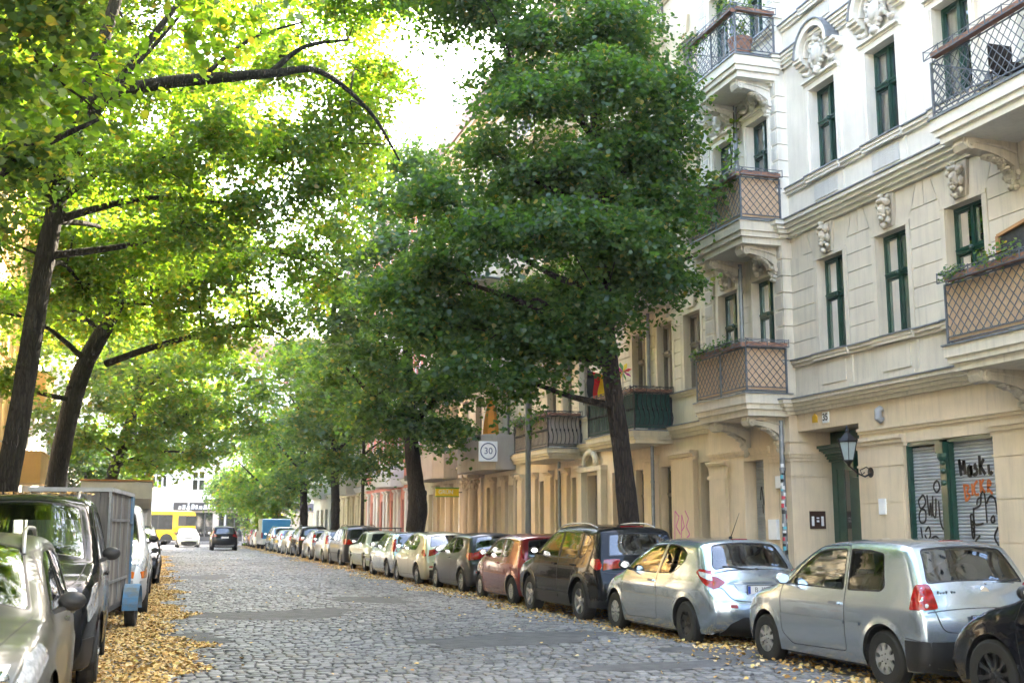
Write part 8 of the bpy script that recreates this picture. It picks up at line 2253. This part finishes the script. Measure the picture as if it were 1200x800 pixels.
for sx in (-1, 1):
    b = MB(); b.box(sx*.6, sx*.92, -.27, -.2, .75, .98); b.build('headlight', MT['clearlens'], bt, org=(0,0,0))
    for yy in (.75, 4.9):
        ws = wheel_set(.36, 'steel', .2); wh = link('wheel', ws[0], bt, (sx*.9, yy, .36), (0,0,0 if sx > 0 else PI)); link('rim', ws[1], wh)
# ------------------------------------------------------------------ street furniture
lp = empty('street_lamp', (9.42, 29.1, .1)); tag(lp, 'tall slim grey street lamp post between the red car and the tree', 'street lamp')
b = MB(); b.lathe([(.0,0),(.13,0),(.13,.1),(.105,.15),(.10,1.1),(.085,1.2),(.078,1.3),(.06,7.6),(.045,7.7)], (0,0,0), 'z', 14); b.tube([(0,0,7.6),(-.1,0,7.95),(-.5,0,8.15),(-1.3,0,8.2)], [.05,.045,.04,.035], 8); b.build('pole', M('grey_lamp_paint', (.16,.17,.17), .5, var=.15), lp, org=(0,0,0), smooth=.6)
b = MB(); b.ball((-1.55, 0, 8.18), (.38,.13,.09), 0, 14, 8); b.build('lamp_head', MT['greyplastic'], lp, org=(0,0,0), smooth=True)
def sign_post(lab, x, y, h):
    r = empty('road_sign', (x, y, .1)); tag(r, lab, 'road sign'); b = MB(); b.tube([(0,0,0),(0,0,h)], .035, 8); b.build('post', MT['iron'], r, org=(0,0,0)); return r
g = sign_post('white triangle yield sign with red border, point down, at the crossing', 9.75, 98., 3.3)
s_ = .95; zt = 3.25
b = MB(); b.extrude_y([(-s_/2, zt), (s_/2, zt), (.0, zt-s_*.87)], -.07, -.05); b.build('red_border', M('sign_red', (.65,.03,.04), .4, var=.03), g, org=(0,0,0))
b = MB(); b.extrude_y([(-s_/2+.16, zt-.09), (s_/2-.16, zt-.09), (.0, zt-s_*.87+.19)], -.076, -.0702); b.build('white_field', MT['white'], g, org=(0,0,0))
g.rotation_euler = (0,0,R(-6))
for (x, y) in ((3.0, 119.6), (6.6, 119.9), (-3.8, 119.4)):
    r = empty('lamp_pole', (x, y, .11)); tag(r, {3.0: 'pale grey lamp pole standing before the white end house, nearest the bus tail', 6.6: 'pale lamp pole before the dark shop fronts, between the grey car and the trees', -3.8: 'pale lamp pole behind the bus, hidden at its foot'}[x], 'street lamp')
    b = MB(); b.tube([(0,0,0),(0,0,8.)], [.10,.07], 8); b.build('pole', MT['greyplastic'], r, org=(0,0,0))
    b = MB(); b.bar((0,0,7.9),(-1.2,0,8.1),.08); b.ball((-1.3,0,8.1),(.35,.12,.08)); b.build('arm', MT['greyplastic'], r, org=(0,0,0))
st_ = empty('street_name_sign', (12.55, 57.6, 4.05)); tag(st_, 'small grey street name plate at the edge of the pink house', 'sign')
b = MB(); b.box(-.55, .35, -.02, .0, -.14, .14); b.build('plate', MT['greyplastic'], st_, org=(0,0,0))
# ------------------------------------------------------------------ plants on balconies
def leaf_sprigs(name, label, cat, pts, n, size, mat, spread=.15, group=None, seed=1, stems=True, hang=0):
    r = np.random.default_rng(seed); root = empty(name, pts[0]); tag(root, label, cat, group)
    A = np.array(pts, float)-np.array(pts[0]); seg = np.diff(A, axis=0); ln = np.hypot(np.hypot(seg[:,0], seg[:,1]), seg[:,2]); cum = np.concatenate([[0], np.cumsum(ln)])
    t = r.uniform(0, cum[-1], n); P = np.stack([np.interp(t, cum, A[:,k]) for k in range(3)], 1) + r.normal(0, spread, (n, 3)); P[:,2] -= hang*r.uniform(0, 1, n)**2
    nn = r.normal(0, .5, (n, 3))+np.array([-.4,-.3,.6])
    link('leaves', leaf_cloud('leaves', P, nn, size*r.uniform(.6, 1.2, n), MT[mat], HEX, r), root)
    if stems:
        b = MB(); b.tube([tuple(a) for a in A], .012, 5); b.build('stem', MT['bark2'], root, org=(0,0,0))
    return root
leaf_sprigs('climbing_plant', 'green creeper trailing along the reed screened bay balcony on the second floor', 'climbing plant', [(11.6,21.6,9.25),(11.55,22.6,9.2),(11.5,23.6,9.2),(11.6,24.2,9.1),(11.9,24.9,8.9)], 420, .13, 'leaf_mid', .17, seed=3, hang=.6)
leaf_sprigs('climbing_plant', 'bright green vine climbing the drainpipe above the second floor bay balcony', 'climbing plant', [(12.2,23.0,9.2),(12.5,23.05,10.0),(12.6,23.08,10.9),(12.62,23.1,11.3)], 130, .11, 'leaf_sun', .10, seed=4)
leaf_sprigs('balcony_plant', 'leafy green plant on top of the third floor bay balcony rail', 'plant', [(11.7,22.0,13.1),(11.7,21.6,13.2),(12.4,21.5,13.1)], 260, .07, 'leaf_mid', .10, seed=5)
leaf_sprigs('balcony_plant', 'dry brownish plant hanging over the third floor bay balcony', 'plant', [(11.6,22.8,13.0),(11.6,23.8,13.0),(11.65,23.9,12.9)], 240, .08, 'leaf_shade', .14, seed=6, hang=.4)
leaf_sprigs('balcony_plant', 'thin yellow green herbs in the planter of the wide reed screened balcony', 'plant', [(11.68,14.0,5.56),(11.68,13.2,5.6)], 160, .05, 'leaf_sun', .09, seed=7)
leaf_sprigs('balcony_plant', 'small dark plants in the first floor planter near its far corner', 'plant', [(11.68,14.8,5.5),(11.68,14.3,5.5)], 120, .05, 'leaf_mid', .06, seed=8)
leaf_sprigs('balcony_plant', 'green plants along the solid taupe balcony beside the round sign', 'plant', [(11.9,44.2,5.1),(11.9,45.8,5.15)], 260, .12, 'leaf_mid', .18, seed=9)
leaf_sprigs('balcony_plant', 'flowers and herbs along the dark iron balcony', 'plant', [(11.75,35.0,5.15),(11.75,38,5.15)], 260, .08, 'leaf_mid', .10, seed=10)
leaf_sprigs('balcony_plant', 'low dry plants along the first floor reed screened bay balcony', 'plant', [(11.65,21.8,5.52),(11.65,23.6,5.5)], 300, .05, 'leaf_shade', .07, seed=12)
gp = empty('garden_chair', (12.3, 13.7, 8.14)); tag(gp, 'brown folding chair on the wide open lattice balcony', 'chair')
b = MB(); b.box(-.22,.22,-.22,.22,.42,.45); b.build('seat', MT['bark2'], gp, org=(0,0,0))
b = MB(); b.box(-.22,.22,.20,.23,.5,.92); b.build('backrest', MT['bark2'], gp, org=(0,0,0))
for a, c_ in ((-1,-1),(1,-1),(1,1),(-1,1)): b = MB(); b.bar((a*.2,c_*.2,0),(a*.2,-c_*.0+c_*.2,.42),.025); b.build('leg', MT['darkiron'], gp, org=(0,0,0))
po = empty('flower_pot', (12.1, 21.75, 11.96)); tag(po, 'orange terracotta pot with a small shrub on the third floor bay balcony', 'flower pot')
b = MB(); b.lathe([(0,0),(.2,0),(.26,.42),(.28,.42),(.28,.5),(.24,.5),(.22,.44),(0,.44)], (0,0,0), 'z', 18); b.build('pot', MT['terracotta'], po, org=(0,0,0), smooth=.6)
r_ = np.random.default_rng(2); P = r_.normal(0, .13, (120, 3))+np.array([0,0,.75]); link('leaves', leaf_cloud('leaves', P, r_.normal(0,1,(120,3)), np.full(120,.07), MT['leaf_mid'], HEX, r_), po)
fr_ = empty('wooden_frame', (12.0, 13.9, 5.2)); tag(fr_, 'leaning wooden picture frame like board behind the reed screened balcony planter', 'frame')
b = MB()
for p, q in (((0,0,.1),(0,.0,.75)), ((.0,.0,.75),(.0,-.62,.85)), ((0,-.62,.85),(0,-.62,.2))): b.bar(p, q, .05)
b.build('frame', M('pine_wood', (.45,.22,.08), .6), fr_, org=(0,0,0)); b = MB(); b.quad((.02,0,.1),(.02,0,.75),(.02,-.62,.85),(.02,-.62,.2)); b.build('panel', MT['darkiron'], fr_, org=(0,0,0))
# ------------------------------------------------------------------ people far down the right pavement
def person(x, y, h, label, shirt, trousers, face=0):
    r = empty('person', (x, y, .11), face); tag(r, label, 'person', 'people near the far crossing')
    me = bpy.data.meshes.new('body'); k = h/1.75
    V = [(0,0,.95),(0,0,1.15),(0,0,1.38),(0,0,1.50),(0,-.01,1.58),(0,-.01,1.68),(-.19,0,1.40),(-.25,.02,1.12),(-.23,-.10,.88),(.19,0,1.40),(.25,.02,1.12),(.23,-.10,.88),(-.10,0,.88),(-.11,-.08,.48),(-.12,.02,.06),(-.12,-.10,.03),(.10,0,.88),(.11,.06,.48),(.12,.14,.08),(.12,.03,.03)]
    E_ = [(0,1),(1,2),(2,3),(3,4),(4,5),(2,6),(6,7),(7,8),(2,9),(9,10),(10,11),(0,12),(12,13),(13,14),(14,15),(0,16),(16,17),(17,18),(18,19)]
    me.from_pydata([(a*k, b_*k, c_*k) for a, b_, c_ in V], E_, [])
    Rr = [.15,.14,.16,.06,.09,.095,.06,.045,.035,.06,.045,.035,.09,.065,.045,.035,.09,.065,.045,.035]
    o = link('body', me, r); me.skin_vertices.new() if hasattr(me.skin_vertices, 'new') and not len(me.skin_vertices) else None
    mod = o.modifiers.new('Skin', 'SKIN')
    for i, sv in enumerate(me.skin_vertices[0].data): sv.radius = (Rr[i]*k, Rr[i]*k*.8); sv.use_root = (i == 0)
    o.modifiers.new('Sub', 'SUBSURF').levels = 1; o.modifiers['Sub'].render_levels = 1
    m, nt, out = _nt('person_mat'); p = N(nt, 'ShaderNodeBsdfPrincipled', Roughness=.8); tc = N(nt, 'ShaderNodeTexCoord'); sx = N(nt, 'ShaderNodeSeparateXYZ'); L(nt, tc.outputs['Object'], sx.inputs[0])
    dv_ = N(nt, 'ShaderNodeMath', operation='DIVIDE'); dv_.inputs[1].default_value = 1.8*k; L(nt, sx.outputs[2], dv_.inputs[0])
    rr = ramp(nt, [(0, (.03,.03,.03)), (.05, trousers), (.54, shirt), (.845, (.45,.27,.2)), (.93, (.05,.035,.03))], dv_.outputs[0], 'CONSTANT'); L(nt, rr.outputs[0], p.inputs['Base Color']); L(nt, p.outputs[0], out.inputs[0])
    me.materials.append(m); return r
person(9.9, 103.2, 1.78, 'person in pale blue top standing at the crossing by the shop fronts', (.35,.5,.7), (.05,.07,.15))
person(9.0, 104.8, 1.70, 'person in white top walking at the far crossing', (.75,.75,.75), (.1,.1,.12), R(60))
person(10.9, 105.6, 1.74, 'person in bright blue jacket at the far right corner', (.1,.25,.6), (.03,.03,.04), R(140))
# ------------------------------------------------------------------ fallen leaves
def litter_mat():
    m, nt, out = _nt('fallen_leaves'); g = N(nt, 'ShaderNodeNewGeometry')
    r = ramp(nt, [(0, (.26,.13,.04)), (.15, (.46,.25,.07)), (.4, (.62,.38,.12)), (.7, (.74,.50,.19)), (.88, (.76,.58,.34)), (1, (.50,.42,.10))], g.outputs['Random Per Island'])
    d = N(nt, 'ShaderNodeBsdfPrincipled', Roughness=.7); L(nt, r.outputs[0], d.inputs['Base Color']); d.inputs['Specular IOR Level'].default_value = .25
    L(nt, d.outputs[0], out.inputs[0]); return m
MT['litter'] = litter_mat()
def litter(name, label, x, y, size=(.035,.068), seed=1, pile=.03, z=None, tilt=.35):
    r = np.random.default_rng(seed); n = len(x); zz = (road_h(x, y)+.004 if z is None else z) + r.uniform(0, pile, n)
    nn = np.array([0,0,1.])+r.normal(0, tilt, (n, 3))
    T5 = np.array([(0,-.5,0),(.38,-.22,.10),(.34,.2,-.04),(0,.55,.06),(-.34,.2,.08),(-.38,-.22,-.03)])
    o = link(name, leaf_cloud(name, np.stack([x, y, zz], 1), nn, r.uniform(*size, n), MT['litter'], T5, r)); tag(o, label, 'leaf litter', kind='stuff'); return o
r = np.random.default_rng(9)
n = 62000; y = 6.5+ (r.uniform(0, 1, n)**1.5)*62; edge = .42+.22*np.sin(y*.9)+.16*np.sin(y*2.3+1)+.1*np.sin(y*5.1); x = XK0+.02 + (edge-XK0)*r.uniform(0, 1, n)**.62
k = (x > -1.15) | (r.uniform(0, 1, n) < .35); x, y = x[k], y[k]
x = x+np.abs(r.normal(0, .08, len(x)))*(r.uniform(0,1,len(x)) < .25)
litter('leaf_litter', 'thick orange drift of fallen leaves along the left parked vehicles', x, y, seed=2)
n = 42000; y = 8.5+(r.uniform(0, 1, n)**1.4)*92; t = r.uniform(0, 1, n); x = 9.1 - t*(2.45+.28*np.sin(y*.7)+.2*np.sin(y*1.9+2))
dens = .35+.65*((np.sin(y*.85+.6) > -.35) | (y > 24)); k = r.uniform(0, 1, n) < dens*(1-.55*(t > .8)); litter('leaf_litter', 'orange fallen leaves under and beside the right row of parked cars', x[k], y[k], size=(.035,.07), seed=3)
n = 2600; y = 8+(r.uniform(0, 1, n)**1.3)*60; x = r.uniform(XK0, 9.1, n); w = r.uniform(0, 1, n) < .18+.5*np.clip((x-5)/2, 0, 1)+.3*np.clip((1.2-x)/1, 0, 1); litter('scattered_leaves', 'single fallen leaves scattered over the cobbles', x[w], y[w], seed=4, pile=.01)
n = 9000; y = r.uniform(5, 90, n); x = np.where(r.uniform(0,1,n) < .5, r.uniform(XL, XK0-.1, n), r.uniform(XK1+.1, 11.2, n)); litter('pavement_leaves', 'fallen leaves scattered on both pavements', x, y, seed=5, z=np.full(n, .112), pile=.012)
# leaves lying on vehicles
def on_car(label, x, y, z, seed, group='leaf patches on cars'):
    o = litter('fallen_leaves', label, np.array(x), np.array(y), (.035,.06), seed, .008, np.array(z), .25); o['group'] = group
q = r.uniform(-.62, .62, 130); yv = 12.1+.80+r.normal(0, .02, 130)-.16*(q/.7)**2*-1; on_car('dead leaves heaped along the windscreen foot of the black van', -1.42+q, yv+.0, np.full(130, 1.26), 21)
q = r.uniform(-.7, .7, 160); on_car('dead leaves along the roof front of the black van', -1.42+q, 14.1+r.uniform(0, .7, 160), np.full(160, 1.985), 22)

# ------------------------------------------------------------------ air
HZ = True
if HZ:
    b = MB(); b.box(-60, 60, -45, 150, -1.9, 27)
    hz = b.build('haze', None, kind='stuff') if False else link('haze', b.mesh('haze', [])); tag(hz, 'thin bright haze filling the street', 'haze', kind='stuff')
    m, nt, out = _nt('haze_air'); v = N(nt, 'ShaderNodeVolumePrincipled'); v.inputs['Color'].default_value = (.93, .96, 1, 1); v.inputs['Density'].default_value = .0005; v.inputs['Anisotropy'].default_value = .2
    L(nt, v.outputs[0], out.inputs['Volume']); hz.data.materials.append(m); SC.cycles.volume_bounces = 0
